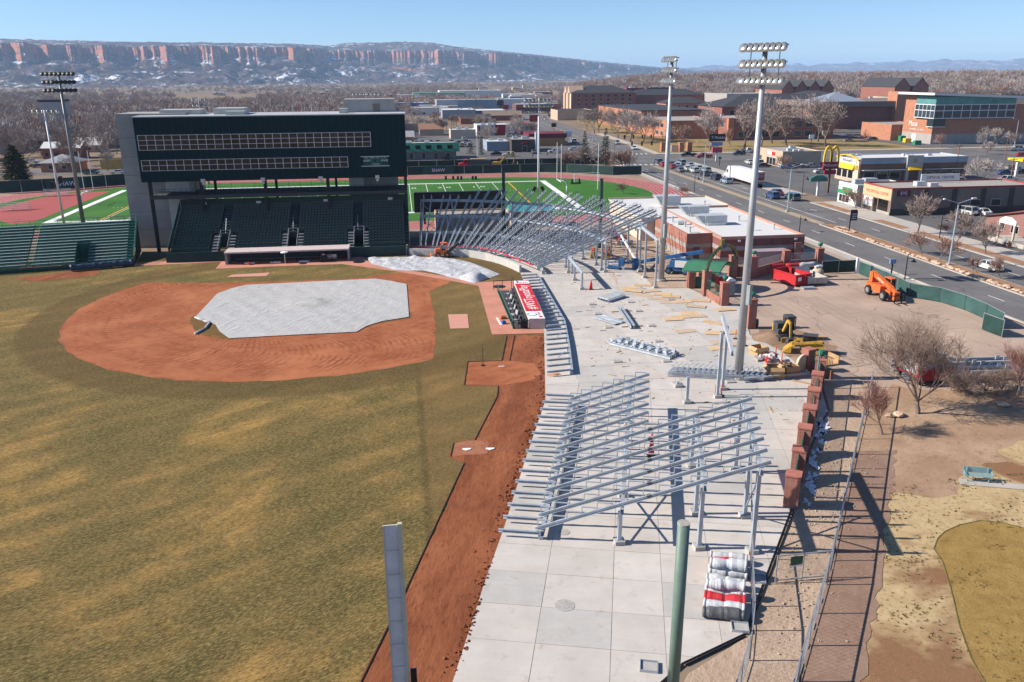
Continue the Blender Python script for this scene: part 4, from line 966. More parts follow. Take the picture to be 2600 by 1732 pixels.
# ---- far curved frame behind home plate
C0=Vector((1.2,118.0)); SLP=.39
def pol(r,a,z):return Vector((C0.x+r*math.cos(a),C0.y+r*math.sin(a),z))
def zr(r):return .9+SLP*(r-18.2)
cf=thing('stand_frame','curved galvanised steel grandstand frame of sloping beams behind home plate','steel frame',(C0.x+14,C0.y+14,0))
brk=bracket_mesh(.76,.30)
NR_=32
for i in range(NR_):
    a=R(85.5 - 86.5*i/(NR_-1))+R(.5)*math.sin(i*2.2); r1=34.2 if i < 6 else 37.3 - .6*(i % 3 == 0)
    raker(cf,pol(18.2,a,zr(18.2)),pol(r1,a,zr(r1)),.76,brk)
for r in (19.0,23.4,28.4,33.6):
    segs_=9; a_s=[R(86.5 - 88.5*i/segs_) for i in range(segs_+1)]
    for i in range(segs_):
        z=zr(r) - .42
        wpart(cf,'girder',chan(MB(),pol(r,a_s[i],z),pol(r,a_s[i+1],z),.22,.46),GALV)
    for i in range(segs_+1):
        if r > 20:column(cf,pol(r,a_s[i],0),zr(r)-.62)
        else:wpart(cf,'pedestal',MB().box(pol(r,a_s[i],0).x-.25,pol(r,a_s[i],0).y-.25,0,pol(r,a_s[i],0).x+.25,pol(r,a_s[i],0).y+.25,.6),FOOT)
for i0 in (0,4,7):
    for r,r2 in ((23.4,28.4),(28.4,33.6)):
        a0_,a1_=R(86.5 - 88.5*i0/9),R(86.5 - 88.5*(i0+1)/9)
        wpart(cf,'cross_brace',MB().bar(pol(r2,a0_,.5),pol(r2,a1_,zr(r2)-.7),.07,.07).bar(pol(r2,a1_,.5),pol(r2,a0_,zr(r2)-.7),.07,.07),GALV2)
# girder lines that run on towards the gate, still without beams
for r_,pts_,zt in ((23,[(24.1,117.7),(24.0,112.8),(23.9,107.4)],2.5),(28,[(29.3,118.3)],4.8),(34,[(35.2,120),(34.4,112.8),(34.1,106.6)],6.85)):
    for b_ in pts_:column(cf,b_,zt - .2)
    ext=[pol(r_+.4,R(-2),zt)]+[Vector((b_[0],b_[1],zt)) for b_ in pts_]
    for a_,b_ in zip(ext,ext[1:]):
        if (b_-a_).length > .8:wpart(cf,'girder',chan(MB(),a_,b_,.22,.46),GALV)
# ---- low curved concrete wall behind the plate
lw=MB(); wl=[(.7,134.4),(5,133.2),(8,132.4),(10.4,131.3),(12.8,128.8),(14.9,125),(16.2,121.6),(17.0,118.9)]
for a_,b_ in zip(wl,wl[1:]):lw.bar((a_[0],a_[1],.55),(b_[0],b_[1],.55),.35,1.1)
solo('low_wall',lw,M('wall_concrete',(.48,.46,.43),.9,var=.12),'low curved pale concrete wall behind home plate','wall')
tp=MB(); tl_=[(.9,135.6),(6,136.2),(11.5,133.6),(14.6,130),(16.8,124.4),(18.8,118.6)]
for a_,b_ in zip(tl_,tl_[1:]):tp.bar((a_[0],a_[1],1.15),(b_[0],b_[1],1.1),.02,.16)
solo('barrier_tape',tp,M('tape_red',(.62,.02,.06),.5),'red barrier tape strung along the foot of the curved steel frame','tape')
# ---- near frame by the plaza
e1=Vector((math.cos(R(-15.5)),math.sin(R(-15.5)),0)); e2=Vector((.292,.956,0)).normalized(); A0=Vector((7.35,45.2,0))
def nf(x,y,z):return A0+e1*x+e2*y+Vector((0,0,z))
def zn(x):return .72+.395*x
MG0=M('splice_dark',(.10,.105,.11),.6)
nfm=thing('stand_frame','galvanised steel stand frame nearest the camera, its sloping beams rising to the right','steel frame',(14,52,0))
SPC=1.69
for i in range(14):
    L_=14.0 if i < 7 else 6.9
    raker(nfm,nf(0,i*SPC,zn(0)),nf(L_,i*SPC,zn(L_)),.93,bracket_mesh(.93,.36) if i == 0 else nfb)
    if i == 0:nfb=bracket_mesh(.93,.36)
    if i < 7:wpart(nfm,'splice_plate',MB().bar(nf(6.9,i*SPC,zn(6.9)) - e2*.03,nf(7.15,i*SPC,zn(7.15)) - e2*.02,.13,.28),MG0)
for x,y0,y1 in ((.35,-.2,13.2*SPC),(5.3,-.3,13.2*SPC),(10.2,-.3,6.4*SPC),(13.4,-.3,6.4*SPC)):
    n=max(1,int((y1-y0)/5.5))
    for k in range(n):
        wpart(nfm,'girder',chan(MB(),nf(x,y0+(y1-y0)*k/n,zn(x)-.38),nf(x,y0+(y1-y0)*(k+1)/n,zn(x)-.38),.2,.42),GALV)
for x,ys in ((5.3,(.1,6.3,12.5,18.8)),(10.2,(.1,4.4,11.4)),(13.4,(.1,4.4,11.0))):
    for y in ys:column(nfm,nf(x,y,0),zn(x)-.55)
for k in range(5):b_=nf(.35,k*5.4,0); wpart(nfm,'pedestal',MB().box(b_.x-.14,b_.y-.14,0,b_.x+.14,b_.y+.14,.2),GALV2)
wpart(nfm,'cross_brace',MB().bar(nf(13.4,.1,.6),nf(13.4,4.4,zn(13.4)-.9),.09,.09).bar(nf(13.4,4.4,.6),nf(13.4,.1,zn(13.4)-.9),.09,.09),GALV2)
wpart(nfm,'cross_brace',MB().bar(nf(5.3,.1,.45),nf(5.3,6.3,zn(5.3)-.8),.08,.08).bar(nf(5.3,6.3,.45),nf(5.3,.1,zn(5.3)-.8),.08,.08),GALV2)
# joists reaching out over the field edge in front of the near frame
for i in range(15):wpart(nfm,'joist',chan(MB(),nf(-2.35,i*SPC,.45),nf(.3,i*SPC,.45),.12,.22),GALV)
# ---- low deck along the field edge, joists only so far
ld=thing('deck_frame','low row of short steel joists along the field edge behind the lettered dugout','steel frame',(17,95,0))
def lj(v):return (14.6+(v-74)*.021 if v < 90 else 15.9+(v-90)*.035,v)
NJ=25
ends=[]
for i in range(NJ):
    v=74.3+i*1.7; u0=np.interp(v,[72,90,117],[12.8,15.85,16.6]); u1=np.interp(v,[72,90,117],[15.3,18.2,19.0])
    wpart(ld,'joist',chan(MB(),(u0,v-.1,.50),(u1,v+.25,.50),.14,.22),GALV); ends.append(Vector((u1,v+.25,.30)))
    if i % 2 == 0:wpart(ld,'pedestal',MB().box(u1-.14,v+.1,0,u1+.1,v+.36,.3),GALV2)
    if i % 4 == 2:wpart(ld,'tie_rod',MB().bar((u0+1.2,v,.72),(u1-.2,v+1.7,.72),.05,.05),GALV2)
for a_,b_ in zip(ends[::5],ends[5::5]+[ends[-1]]):
    if (b_-a_).length > .5:wpart(ld,'edge_girder',chan(MB(),a_,b_,.2,.34),GALV)
# ---- frame being put up by the tall pole
fb=thing('stand_frame','lone steel columns carrying one sloping girder beside the tall light pole','steel frame',(28,68,0))
column(fb,(27.6,66.5),6.2); column(fb,(24.4,65.6),2.5); column(fb,(28.8,68.3),6.2)
wpart(fb,'girder',chan(MB(),(26.9,62.5,5.6),(28.6,69.4,6.9),.22,.46),GALV)
column(fb,(24.9,69.6),.5); 
# ---- loose steel on the plaza
def lpile(name,label,c,rz,parts_):
    t_=thing(name,label,'steel pile',c,rz)
    for nm,mb in parts_:part(t_,nm,mb,GALV)
    return t_
pl=[]
for i in range(5):pl.append(('raker_beam',chan(MB(),(-1.9,-.9+i*.42,.2+.02*i),(1.9,-.9+i*.42,.2),.14,.3)))
for i in range(14):pl.append(('bracket',MB().box(-1.8+i*.27,-.8,.3,-1.75+i*.27,.8,.55)))
lpile('beam_stack','small stack of stepped steel beams lying by the red traffic cone',g('q3',265,510),R(38),pl)
pl=[]
for i in range(13):
    a_=rnd.uniform(-.16,.16); pl.append(('tube',MB().bar((-1.9,-.9+i*.14,.12+.04*(i % 3)),(1.8,-.9+i*.14+a_*3,.14+.05*(i % 2)),.12,.10)))
lpile('tube_pile','loose heap of short steel tubes on timber bearers',g('q3',250,715),R(-58),pl)
solo('girder',chan(chan(MB(),(-4.3,0,.3),(4.3,0,.3),.2,.35),(-4.3,.3,.3),(4.3,.3,.3),-.2,.35),GALV,'single long steel girder lying across timber bearers on the plaza','girder',loc=(g('q3',300,560)+g('q3',490,855))/2,rz=math.atan2((g('q3',490,855)-g('q3',300,560)).y,(g('q3',490,855)-g('q3',300,560)).x))
TIM=M('timber',(.42,.27,.14),.85,var=.2,scale=2)
for i,(x_,y_,L_) in enumerate(((360,632,2.6),(410,700,2.2),(460,772,2.6))):
    solo('timber_bearer',MB().box(-L_/2,-.08,0,L_/2,.08,.12),TIM,['timber bearer under the far end of the long girder','timber bearer under the middle of the long girder','timber bearer under the near end of the long girder'][i],'timber',loc=g('q3',x_,y_),rz=.05,group='timber bearers on the plaza')
pl=[]; p0_,p1_=g('q3',290,920),g('q3',860,1060); Lh=(p1_-p0_).length/2
for i in range(6):pl.append(('raker_beam',chan(MB(),(-Lh,-.95+i*.36,.25),(Lh,-.95+i*.36,.25),.13,.34)))
for i in range(7):pl.append(('cross_tie',MB().box(-Lh+.6+i*Lh/3.6,-1.0,.42,-Lh+.85+i*Lh/3.6,1.0,.5)))
for i in range(26):pl.append(('bracket',MB().cbox((-Lh+.3+i*Lh*2/27,-.9+(i*37 % 10)*.19,.62),(.45,.05,.32),rnd.uniform(-.5,.5))))
lpile('beam_stack','wide stack of bright steel stepped beams lying in the middle of the plaza',(p0_+p1_)/2,math.atan2((p1_-p0_).y,(p1_-p0_).x),pl)
pl=[]; p0_,p1_=g('q3',790,1210),g('q3',1680,1260); Lh=(p1_-p0_).length/2
for i in range(6):pl.append(('raker_beam',chan(MB(),(-Lh+.1*i,-.7+i*.3,.28),(Lh+.1*i,-.7+i*.3,.28),.12,.42)))
for i in range(17):
    x_=-Lh+.4+i*Lh*2/17.5; pl.append(('bracket',MB().bar((x_,-.7,.5),(x_+.5,-.7,1.0),.05,.05).bar((x_,.8,.5),(x_+.5,.8,1.0),.05,.05).bar((x_+.5,-.7,1.0),(x_+.5,.8,1.0),.05,.05).bar((x_,-.6,.55),(x_+.7,-.6,.55),.3,.06)))
lpile('beam_stack','long stack of stepped steel beams by the foot of the tall pole',(p0_+p1_)/2,math.atan2((p1_-p0_).y,(p1_-p0_).x),pl)
pa,pb_=g('q3',1500,1290),g('q3',2110,1235)
solo('girder',chan(chan(MB(),pa+Vector((0,0,.3)),pb_+Vector((0,0,.3)),.25,.4),pa+Vector((0,.35,.3)),pb_+Vector((0,.35,.3)),-.25,.4),GALV2,'steel girder lying on the concrete beside the cardboard boxes','girder')
solo('timber_bearer',MB().box(-1.1,-.09,0,1.1,.09,.14),TIM,'single timber lying beyond the girder near the brick wall','timber',loc=g('q3',2060,1300),rz=-.75)
# concrete pedestals waiting for columns
for i,(x_,y_) in enumerate(((85,566),(445,545),(520,628),(138,655),(640,766),(237,782),(268,920),(703,912),(318,1102),(780,1098),(872,1305),(818,522),(1375,1290))):
    p=g('q3',x_,y_); o=solo('footing_block',MB().box(-.42,-.3,0,.42,.3,.13).box(-.2,-.12,.13,-.17,-.09,.32).box(.17,-.12,.13,.2,-.09,.32).box(-.2,.09,.13,-.17,.12,.32).box(.17,.09,.13,.2,.12,.32),FOOT,'small grey concrete footing with bolts set in the plaza, waiting for a column','footing','column footings set in the plaza',loc=p,rz=0)
# rebar stakes around the open pit
RB=M('stake_orange',(.62,.12,.04),.6)
st_=[(10,420),(30,320),(90,290),(145,385),(210,300),(245,290),(258,300),(270,310),(282,325),(293,340),(305,360),(312,380),(318,405),(195,395),(60,300)]
sg=[]
for x_,y_ in st_:
    p=g('q3',x_,y_); solo('stake',MB().tube((0,0,0),(0,0,.9),.018,n=5).lathe([(.03,.86),(.045,.92),(.0,.97)],n=6),RB,'thin orange-capped stake beside the opening in the plaza','stake','orange-capped stakes in the plaza',loc=p)
sq=[(1090,470),(1160,470),(1220,470),(1275,465),(1080,555),(1085,620),(1205,690),(1145,690),(1415,710),(1540,720),(1875,740),(1945,690)]
for x_,y_ in sq:
    p=g('q2',x_,y_+30); solo('stake',MB().tube((0,0,0),(0,0,.75),.018,n=5).lathe([(.03,.71),(.05,.78),(.0,.83)],n=6),RB,'thin orange-capped stake under the near steel frame','stake','orange-capped stakes under the near frame',loc=p)
def cone(label,p,h=1.05):
    t_=thing('traffic_cone',label,'cone',p); part(t_,'cone',MB().lathe([(.26,.05),(.10,h*.85),(.07,h),(0,h)],n=12),M('cone_red',(.62,.02,.03),.5),True); part(t_,'base',MB().box(-.32,-.32,0,.32,.32,.05),BLK)
cone('tall red cone standing on the plaza near the curved frame',g('q3',75,425),1.3); cone('tall red cone standing under the near steel frame',g('q2',1300,765),1.9)
def post(label,p,h=1.1):
    t_=thing('delineator_post',label,'post',p); part(t_,'post',MB().lathe([(.07,.05),(.06,h*.9),(.05,h),(0,h)],n=8),M('post_orange',(.72,.12,.02),.5)); part(t_,'base',MB().lathe([(.3,0),(.28,.06),(0,.08)],n=8),BLK)
for r_,x_,y_,lb_ in (('q3',1425,885,'orange marker post left of the tall pole base by the plywood'),('q3',1515,950,'orange marker post just behind the tall light pole'),('q3',1798,1045,'orange marker post beside the open cardboard box'),('q3',1853,1110,'orange marker post in front of the cardboard boxes'),('q3',1235,1415,'orange marker post left of the pair near the sloping girder'),('q3',1292,1415,'orange marker post right of the pair near the sloping girder'),('q3',1360,570,'orange marker post beside the brick gate pier')):
    post(lb_,g(r_,x_,y_))
# plywood sheets
PLY=[M('plywood_%d' % i,c_,.85,var=.12,scale=1.2) for i,c_ in enumerate(((.62,.42,.23),(.55,.38,.22),(.50,.38,.26)))]
ply=[(430,410,.1),(560,385,-.3),(640,440,.1),(470,440,-.5),(560,480,-.5),(700,510,-.45),(740,470,-.2),(820,495,-.3),(790,545,.0),(930,540,.05),(1100,530,-.4),(1055,585,-.45),(990,650,.05),(920,685,.05),(1060,675,.0),(840,705,.05),(1215,735,-.75),(955,815,.15),(1240,835,-.3),(1330,615,.1),(1290,915,.1),(1280,970,.1),(1390,830,.05),(1390,940,.05)]
for i,(x_,y_,rz) in enumerate(ply):
    solo('plywood_sheet',MB().box(-1.22,-.61,0,1.22,.61,.02),PLY[i % 3],'plywood sheet laid flat among others as a walkway on the plaza','plywood','plywood sheets laid on the plaza',loc=g('q3',x_,y_)+Vector((0,0,.022+.021*(i % 4))),rz=rz)
# cardboard boxes
CARD=M('cardboard',(.46,.29,.15),.9,var=.12,scale=2)
def carton(label,p,s,h,rz,fill=False):
    t_=thing('cardboard_box',label,'box',p,rz); w=s/2
    for x0,y0,x1,y1 in ((-w,-w,w,-w+.04),(-w,w-.04,w,w),(-w,-w+.04,-w+.04,w-.04),(w-.04,-w+.04,w,w-.04)):part(t_,'side',MB().box(x0,y0,0,x1,y1,h),CARD)
    part(t_,'bottom',MB().box(-w+.04,-w+.04,.02,w-.04,w-.04,.06),CARD)
    part(t_,'flap',MB().cbox((-w-.15,0,h-.12),(.42,s*.9,.02),0,-.9),CARD); part(t_,'flap',MB().cbox((0,-w-.14,h-.1),(s*.9,.4,.02),0,0,.9),CARD)
    if fill:
        m=MB()
        for k in range(14):m.cbox((rnd.uniform(-w*.7,w*.7),rnd.uniform(-w*.7,w*.7),h*rnd.uniform(.7,1.05)),(.4,.25,.15),rnd.uniform(0,3),rnd.uniform(-.5,.5))
        part(t_,'contents',m,M('brown_parts',(.22,.15,.1),.8))
carton('open cardboard box standing alone near the dug soil',g('q3',1640,1030),1.4,.9,.25); carton('empty open cardboard box on the left of the pair by the steel stack',g('q3',1785,1240),1.45,1.15,-.1); carton('open cardboard box full of brown parts',g('q3',1920,1225),1.45,1.1,.12,True)
m=MB()
for k in range(16):m.cbox((rnd.gauss(0,.7),rnd.gauss(0,.45),rnd.uniform(.1,.5)),(rnd.uniform(.4,.9),rnd.uniform(.3,.6),rnd.uniform(.15,.4)),rnd.uniform(0,3),rnd.uniform(-.5,.5),rnd.uniform(-.5,.5))
solo('plastic_heap',m,M('plastic_wrap',(.55,.48,.45),.35,var=.2,scale=3),'crumpled heap of clear plastic wrapping between the cardboard boxes','plastic',loc=g('q3',1730,1085))
solo('bucket',MB().lathe([(.2,0),(.26,.5),(0,.5)],n=12),M('bucket_bright_red',(.6,.02,.02),.4),'red bucket in front of the plastic wrapping','bucket',loc=g('q3',1722,1105))
solo('board',MB().box(-.7,-.4,0,.7,.4,.02).cbox((.3,.1,.06),(.7,.5,.02),.4,.1),M('torn_board',(.55,.30,.18),.9),'torn piece of orange-brown board at the field edge by the deck joists','board',loc=g('r5',1450,1005),rz=.3)
# ---- bundle of rolled padding near the camera
c=(g('r8',300,900)); up=(g('r8',300,700) - g('r8',300,1090)); rz=math.atan2(up.y,up.x) - math.pi/2
RW,RG2,RR,RK=M('roll_grey',(.50,.51,.53),.65,var=.2,scale=4,bump=.8),M('roll_silver',(.56,.57,.59),.6,var=.2,scale=4,bump=.8),M('roll_red',(.55,.03,.04),.6,var=.18,scale=4,bump=.8),M('roll_black',(.10,.10,.105),.5,var=.3,scale=5)
ys=[700,755,800,865,935,990,1035,1080]; lab=['grey roll of padding at the far end of the stacked rolls','bright red roll of padding second from the far end of the stack','large crumpled silver roll of padding third from the far end','thick folded silver roll of padding in the middle of the stack','pale grey roll of padding just beyond the second red one','second red roll of padding in the stack nearer the camera','silver roll of padding next to the black one','black wrapped roll of padding at the near end of the stack']
ms=[RW,RR,RG2,RW,RG2,RR,RG2,RK]
for i,y in enumerate(ys):
    p=g('r8',310+(14 if i < 3 else 0) - i*3,y+12,.4); m=MB(); hw=1.1; r_=(.33,.40,.36,.34,.33,.36,.33,.33)[i]; nseg=14
    for lay in range(2 if i in (2,4) else 1):
        for k in range(nseg):
            x0=-hw+2*hw*k/nseg; x1=-hw+2*hw*(k+1)/nseg
            f=lambda x:r_*(1+.10*math.sin(x*3.1+i+lay)+.05*math.sin(x*9+i*2) - (.14 if abs(x) < .12 or abs(abs(x)-.9) < .1 else 0))
            if lay == 0:m.tube((x0,.05*math.sin(x0*2+i),r_),(x1,.05*math.sin(x1*2+i),r_),f(x0),f(x1),12,k in (0,nseg-1))
            else:m.tube((x0*.96,.04*math.sin(x0*3),r_*2.45),(x1*.96,.04*math.sin(x1*3),r_*2.45),f(x0+1)*.95,f(x1+1)*.95,12,k in (0,nseg-1))
    o=solo('padding_roll',m,ms[i],lab[i],'roll','stacked rolls of padding',smooth=True,loc=(p.x,p.y,.02),rz=rz+rnd.uniform(-.06,.06))
# manholes and drains
for r_,x_,y_,s_,lb_ in (('r7',1520,1045,.55,'round manhole cover in the concrete nearest the camera'),('q2',588,1393,.36,'round floor drain in front of the near steel frame')):
    solo('manhole_cover',MB().lathe([(0,0),(s_,0),(s_,.012),(0,.014)],n=24),M('manhole_grey',(.38,.36,.33),.8,var=.3,scale=8),lb_,'manhole',loc=g(r_,x_,y_)+Vector((0,0,.02)))
for r_,x_,y_,lb_ in (('r8',520,870,'square sump box in the slab beside the padding rolls'),('r8',400,1200,'square sump box at the corner of the slab nearest the fence'),('r7',2095,1470,'square sump box at the slab edge by the green post')):
    t_=thing('sump_box',lb_,'sump',g(r_,x_,y_),-.3); part(t_,'rim',MB().box(-.45,-.4,0,.45,-.36,.16).box(-.45,.36,0,.45,.4,.16).box(-.45,-.36,0,-.41,.36,.16).box(.41,-.36,0,.45,.36,.16),GALV2); part(t_,'lid',MB().box(-.4,-.35,.02,.4,.35,.08),FOOT)
# shadow gap at the slab edge, its shade built as thin black bars
for a_,b_,lb_ in (((9.0,29.6),(12.8,32.55),'black bar standing in for the shadow gap along the slab corner nearest the camera'),((12.9,32.5),(16.75,34.2),'black bar standing in for the shadow gap from the slab corner to the wooden fence'),((16.85,34.3),(25.1,46.0),'black bar standing in for the shadow gap along the right side of the slab')):
    solo('edge_shadow_bar',MB().bar((a_[0],a_[1],.0),(b_[0],b_[1],.0),.05,.10),EDGE,lb_,'edging')
# ---- tarps on the field
from mathutils.geometry import delaunay_2d_cdt
def cloth(name,poly,step,zf,mat,label,cat,jit=.3):
    pv_=[Vector(p) for p in poly]; n=len(pv_); bd=[]
    for i in range(n):
        a,b_=pv_[i],pv_[(i+1) % n]; k=max(1,int((b_-a).length/step))
        for j in range(k):bd.append(a+(b_-a)*j/k)
    xs_=[p.x for p in bd]; ys_=[p.y for p in bd]; inn=[]
    x=min(xs_)
    while x < max(xs_):
        y=min(ys_)
        while y < max(ys_):inn.append(Vector((x+rnd.uniform(-jit,jit)*step,y+rnd.uniform(-jit,jit)*step))); y += step
        x += step
    nb=len(bd); vs=bd+inn
    r_=delaunay_2d_cdt(vs,[(i,(i+1) % nb) for i in range(nb)],[list(range(nb))],1,1e-4)
    v2,f2=r_[0],r_[2]
    def edge_d(p):
        dmin=9
        for i in range(n):
            a,b_=pv_[i],pv_[(i+1) % n]; t=max(0,min(1,(p-a).dot(b_-a)/(b_-a).length_squared)); dmin=min(dmin,(p-a-(b_-a)*t).length)
        return dmin
    m=MB(); m.v=[(p.x,p.y,zf(p.x,p.y,edge_d(p))) for p in v2]; m.f=[tuple(f) for f in f2]
    return solo(name,m,mat,label,cat,smooth=True)
def mat_tarp(name,c,sc_=.5,b_=.5):
    m,t,b=newmat(name,.55,0,.3)
    n0=noise(t,.06,3); n1=noise(t,.5,4,.6,mapped(t,(2.6,.35,1),rot=(0,0,.5)),1.0); n2=noise(t,1.5,4,.6,mapped(t,(.6,2.2,1),rot=(0,0,-.4)),1.5)
    cc=mixc(t,tuple(x*.93 for x in c),c,ramp(t,n0,.3,.7)); cc=mixc(t,cc,(c[0]*.9,c[1]*.78,c[2]*.66),math_(t,'MULTIPLY',ramp(t,noise(t,.8,5,.7),.58,.75),.5)); vd=nd(t,'ShaderNodeVectorMath',operation='DISTANCE'); t.links.new(pos(t),vd.inputs[0]); vd.inputs[1].default_value=(-12.6,105.6,0); mr_=math_(t,'MULTIPLY',ramp(t,vd.outputs['Value'],1.2,2.0),ramp(t,math_(t,'ADD',vd.outputs['Value'],math_(t,'MULTIPLY',noise(t,1.2,3),.8)),3.4,2.4)); cc=mixc(t,cc,(.40,.39,.33),math_(t,'MULTIPLY',mr_,.6))
    t.links.new(cc,b.inputs['Base Color'])
    rg_=math_(t,'ADD',math_(t,'ABSOLUTE',math_(t,'SUBTRACT',n1,.5)),math_(t,'ABSOLUTE',math_(t,'SUBTRACT',n2,.5)))
    bumpn(t,b,ramp(t,rg_,0,.35),b_,.2)
    return m
TP=mat_tarp('tarp_white',(.54,.525,.505),b_=.55); TP2=mat_tarp('tarp_crumpled',(.62,.62,.64),b_=.8)
def zt1(x,y,ed):
    mound=.30*math.exp(-((x+12.6)**2+(y-105.6)**2)/5.5)
    w=.03*(math.sin(x*1.3+y*2.1)*math.sin(x*.7-y*.9))
    rdg=max(0,1-abs(vn(x*.8+y*.25,y*.5-x*.1,1.7,3)-.5)*13)+max(0,1-abs(vn(x*.4-y*.2,y*1.0,2.0,8)-.5)*15)
    return .06+mound+w*min(1,ed*.8)+.04*rdg*min(1,ed*1.5+.2)+.006*rnd.random()
cloth('infield_tarp',[(-22.6,117.3),(-24.4,115.5),(-25.7,112.8),(-26.0,101.0),(-24.4,99.6),(-22.8,97.4),(-21.8,94.6),(-20.2,91.7),(-13,91.9),(-6.0,92.0),(-4.9,94.2),(-3.2,95.9),(0.1,97.3),(.05,106),(0.0,114.1),(-2.2,116.4),(-4.5,118.2),(-13,117.8)],.42,zt1,TP,'large white tarp spread flat over the infield with a low hump at the mound','tarp')
def zt2(x,y,ed):
    n_=vn(x,y,1.6,7)*.55+vn(x,y,.7,9)*.3; h_=max(0,1-((x-9.6)**2/4.5+(y-115.8)**2/5.5))*.9
    return .02+min(1,ed*1.2)*(abs(n_-.42)*1.7+h_)
cloth('crumpled_tarp',[(-6.3,133.4),(-3,133.2),(0,132.9),(3.4,132.2),(6.3,131.3),(8.6,129.4),(10.2,127.0),(12.1,122.8),(13.8,118.2),(12.1,116.2),(10.6,114.4),(9.5,113.2),(8,115.4),(6.6,117.1),(4.6,120.2),(2.7,122.5),(.2,122.8),(-1.9,123.7),(-3.8,126.4),(-5.3,128.4)],.42,zt2,TP2,'crumpled white tarp heaped on the grass behind home plate','tarp')
m=MB(); 
for i,(x_,y_) in enumerate(((1340,615),(1400,640),(1440,650),(1410,690),(1340,728))):
    if i:m.tube(pv0+Vector((0,0,.1)),g('r4',x_,y_)+Vector((0,0,.1)),.12,.15,8)
    pv0=g('r4',x_,y_)
solo('tarp_flap',m,TP2,'twisted loose corner of white cloth left of the infield tarp','cloth',smooth=True)
for x_,y_,lb_ in ((852,1515,'left white home plate set in the bullpen dirt'),(1012,1512,'right white home plate set in the bullpen dirt')):
    solo('home_plate',MB().prism([(-.34,.1),(.34,.1),(.34,-.1),(0,-.3),(-.34,-.1)],0,.04),WHITE,lb_,'home plate',loc=g('r5',x_,y_)+Vector((0,0,.006)),rz=-.1)
solo('pitching_rubber',MB().box(-.3,-.08,0,.3,.08,.04),WHITE,'white pitching rubber on the bullpen mound','rubber',loc=g('r5',1090,948))
solo('rake_stand',MB().tube((0,0,0),(0,0,1.9),.03,n=6).lathe([(.25,0),(.2,.08),(0,.1)],n=8),BLK,'thin dark rod on a small base at the bullpen mound','rod',loc=g('r5',963,942))
# clods along the dirt strip's ragged edge
m=MB(); ed_=[(1.6,33),(5.3,46.4),(8.5,57.0),(11.9,68),(15.2,87.5)]
for i in range(420):
    f=rnd.random()*(len(ed_)-1); k=int(f); f -= k; x=ed_[k][0]+(ed_[k+1][0]-ed_[k][0])*f - abs(rnd.gauss(0,.35)) - .02; y=ed_[k][1]+(ed_[k+1][1]-ed_[k][1])*f; s_=rnd.uniform(.03,.11)
    m.cbox((x,y,s_*.2),(s_*1.6,s_*1.2,s_),rnd.uniform(0,3),rnd.uniform(-.6,.6),rnd.uniform(-.6,.6))
tag(link('soil_clods',m.data('soil_clods'),RED),kind='stuff')
m=MB()
for i in range(420):
    x,y=rnd.uniform(17,39),rnd.uniform(60,118); s_=rnd.uniform(.03,.12)
    if x < 17+(y-60)*.02 or x > 36:continue
    m.cbox((x,y,.03+s_*.15),(s_*rnd.choice((1,1,4,7)),s_,s_*.4),rnd.uniform(0,3))
tag(link('site_debris',m.data('site_debris'),TIM),kind='stuff')
# ================================================================== poles and flood lights
POLE=M('pole_galvanised',(.40,.41,.42),.5,.4,var=.12,scale=.6); POLED=M('pole_dark',(.19,.195,.20),.5,.3,var=.15); LAMP=M('lamp_shell',(.62,.60,.55),.25,.8,var=.2,scale=2); LGL=M('lamp_face',(.55,.57,.6),.15,.2)
lampm=MB().lathe([(.12,-.34),(.2,-.2),(.37,.02),(.44,.18),(.0,.13)],n=10).data('lamp',True); lampm.materials.append(LAMP)
lampd=lampm.copy(); lampd.materials.clear(); lampd.materials.append(M('lamp_shell_dark',(.05,.048,.045),.5,.3))
def floodlight(label,b,z,rows,n,width,face,r0=.42,r1=.20,mat=POLE,dark=False,dz=1.35,boxz=None):
    t_=thing('light_pole',label,'light pole',(b[0],b[1],0),face,'stadium light poles')
    part(t_,'pole',MB().tube((0,0,0),(0,0,z),r0,r1,14),mat,True); part(t_,'base',MB().lathe([(r0*1.6,0),(r0*1.6,.25),(0,.25)],n=14),FOOT)
    for k in range(rows):
        zz=z - .2 - k*dz; part(t_,'crossarm',MB().box(-width/2,-.06,zz-.06,width/2,.06,zz+.06),POLED)
        for i in range(n):
            o=link('lamp',lampd if dark else lampm,None,t_); o.location=(-width/2+(i+.5)*width/n,-.35,zz - .25); o.rotation_euler=(R(62),0,0)
    if rows > 1:part(t_,'hanger',MB().box(-width*.32,-.03,z-.2-(rows-1)*dz,-width*.32+.06,.03,z-.2).box(width*.32,-.03,z-.2-(rows-1)*dz,width*.32+.06,.03,z-.2),POLED)
    if boxz:part(t_,'control_box',MB().box(.15,-.25,boxz,.6,.25,boxz+1.9),M('box_grey',(.30,.33,.32),.5))
    return t_
floodlight('tall steel light pole on the plaza with three rows of lamps, nearest the camera',(31.4,70.9),30.6,3,8,4.2,R(-52),.42,.22,boxz=7.5)
floodlight('tall steel light pole between the curved frame and the brick building',(36.2,110.7),30.4,3,6,3.2,R(-75),.45,.2,boxz=6.3)
floodlight('tall dark light pole behind the left bleachers with three rows of lamps',(-63.6,173.3),29.4,3,8,6.0,R(5),.42,.22,POLED,True,1.5)
t_=floodlight('slim white light pole beside the dark one left of the press box',(-67.0,172.7),22.5,1,6,5.2,R(180),.26,.14,M('pole_white',(.62,.63,.64),.5,.1,var=.06)); part(t_,'speaker',MB().box(-1.1,-.3,8.6,-.5,.3,10),BLK); part(t_,'speaker',MB().box(.6,-.3,7.6,1.2,.3,9),BLK)
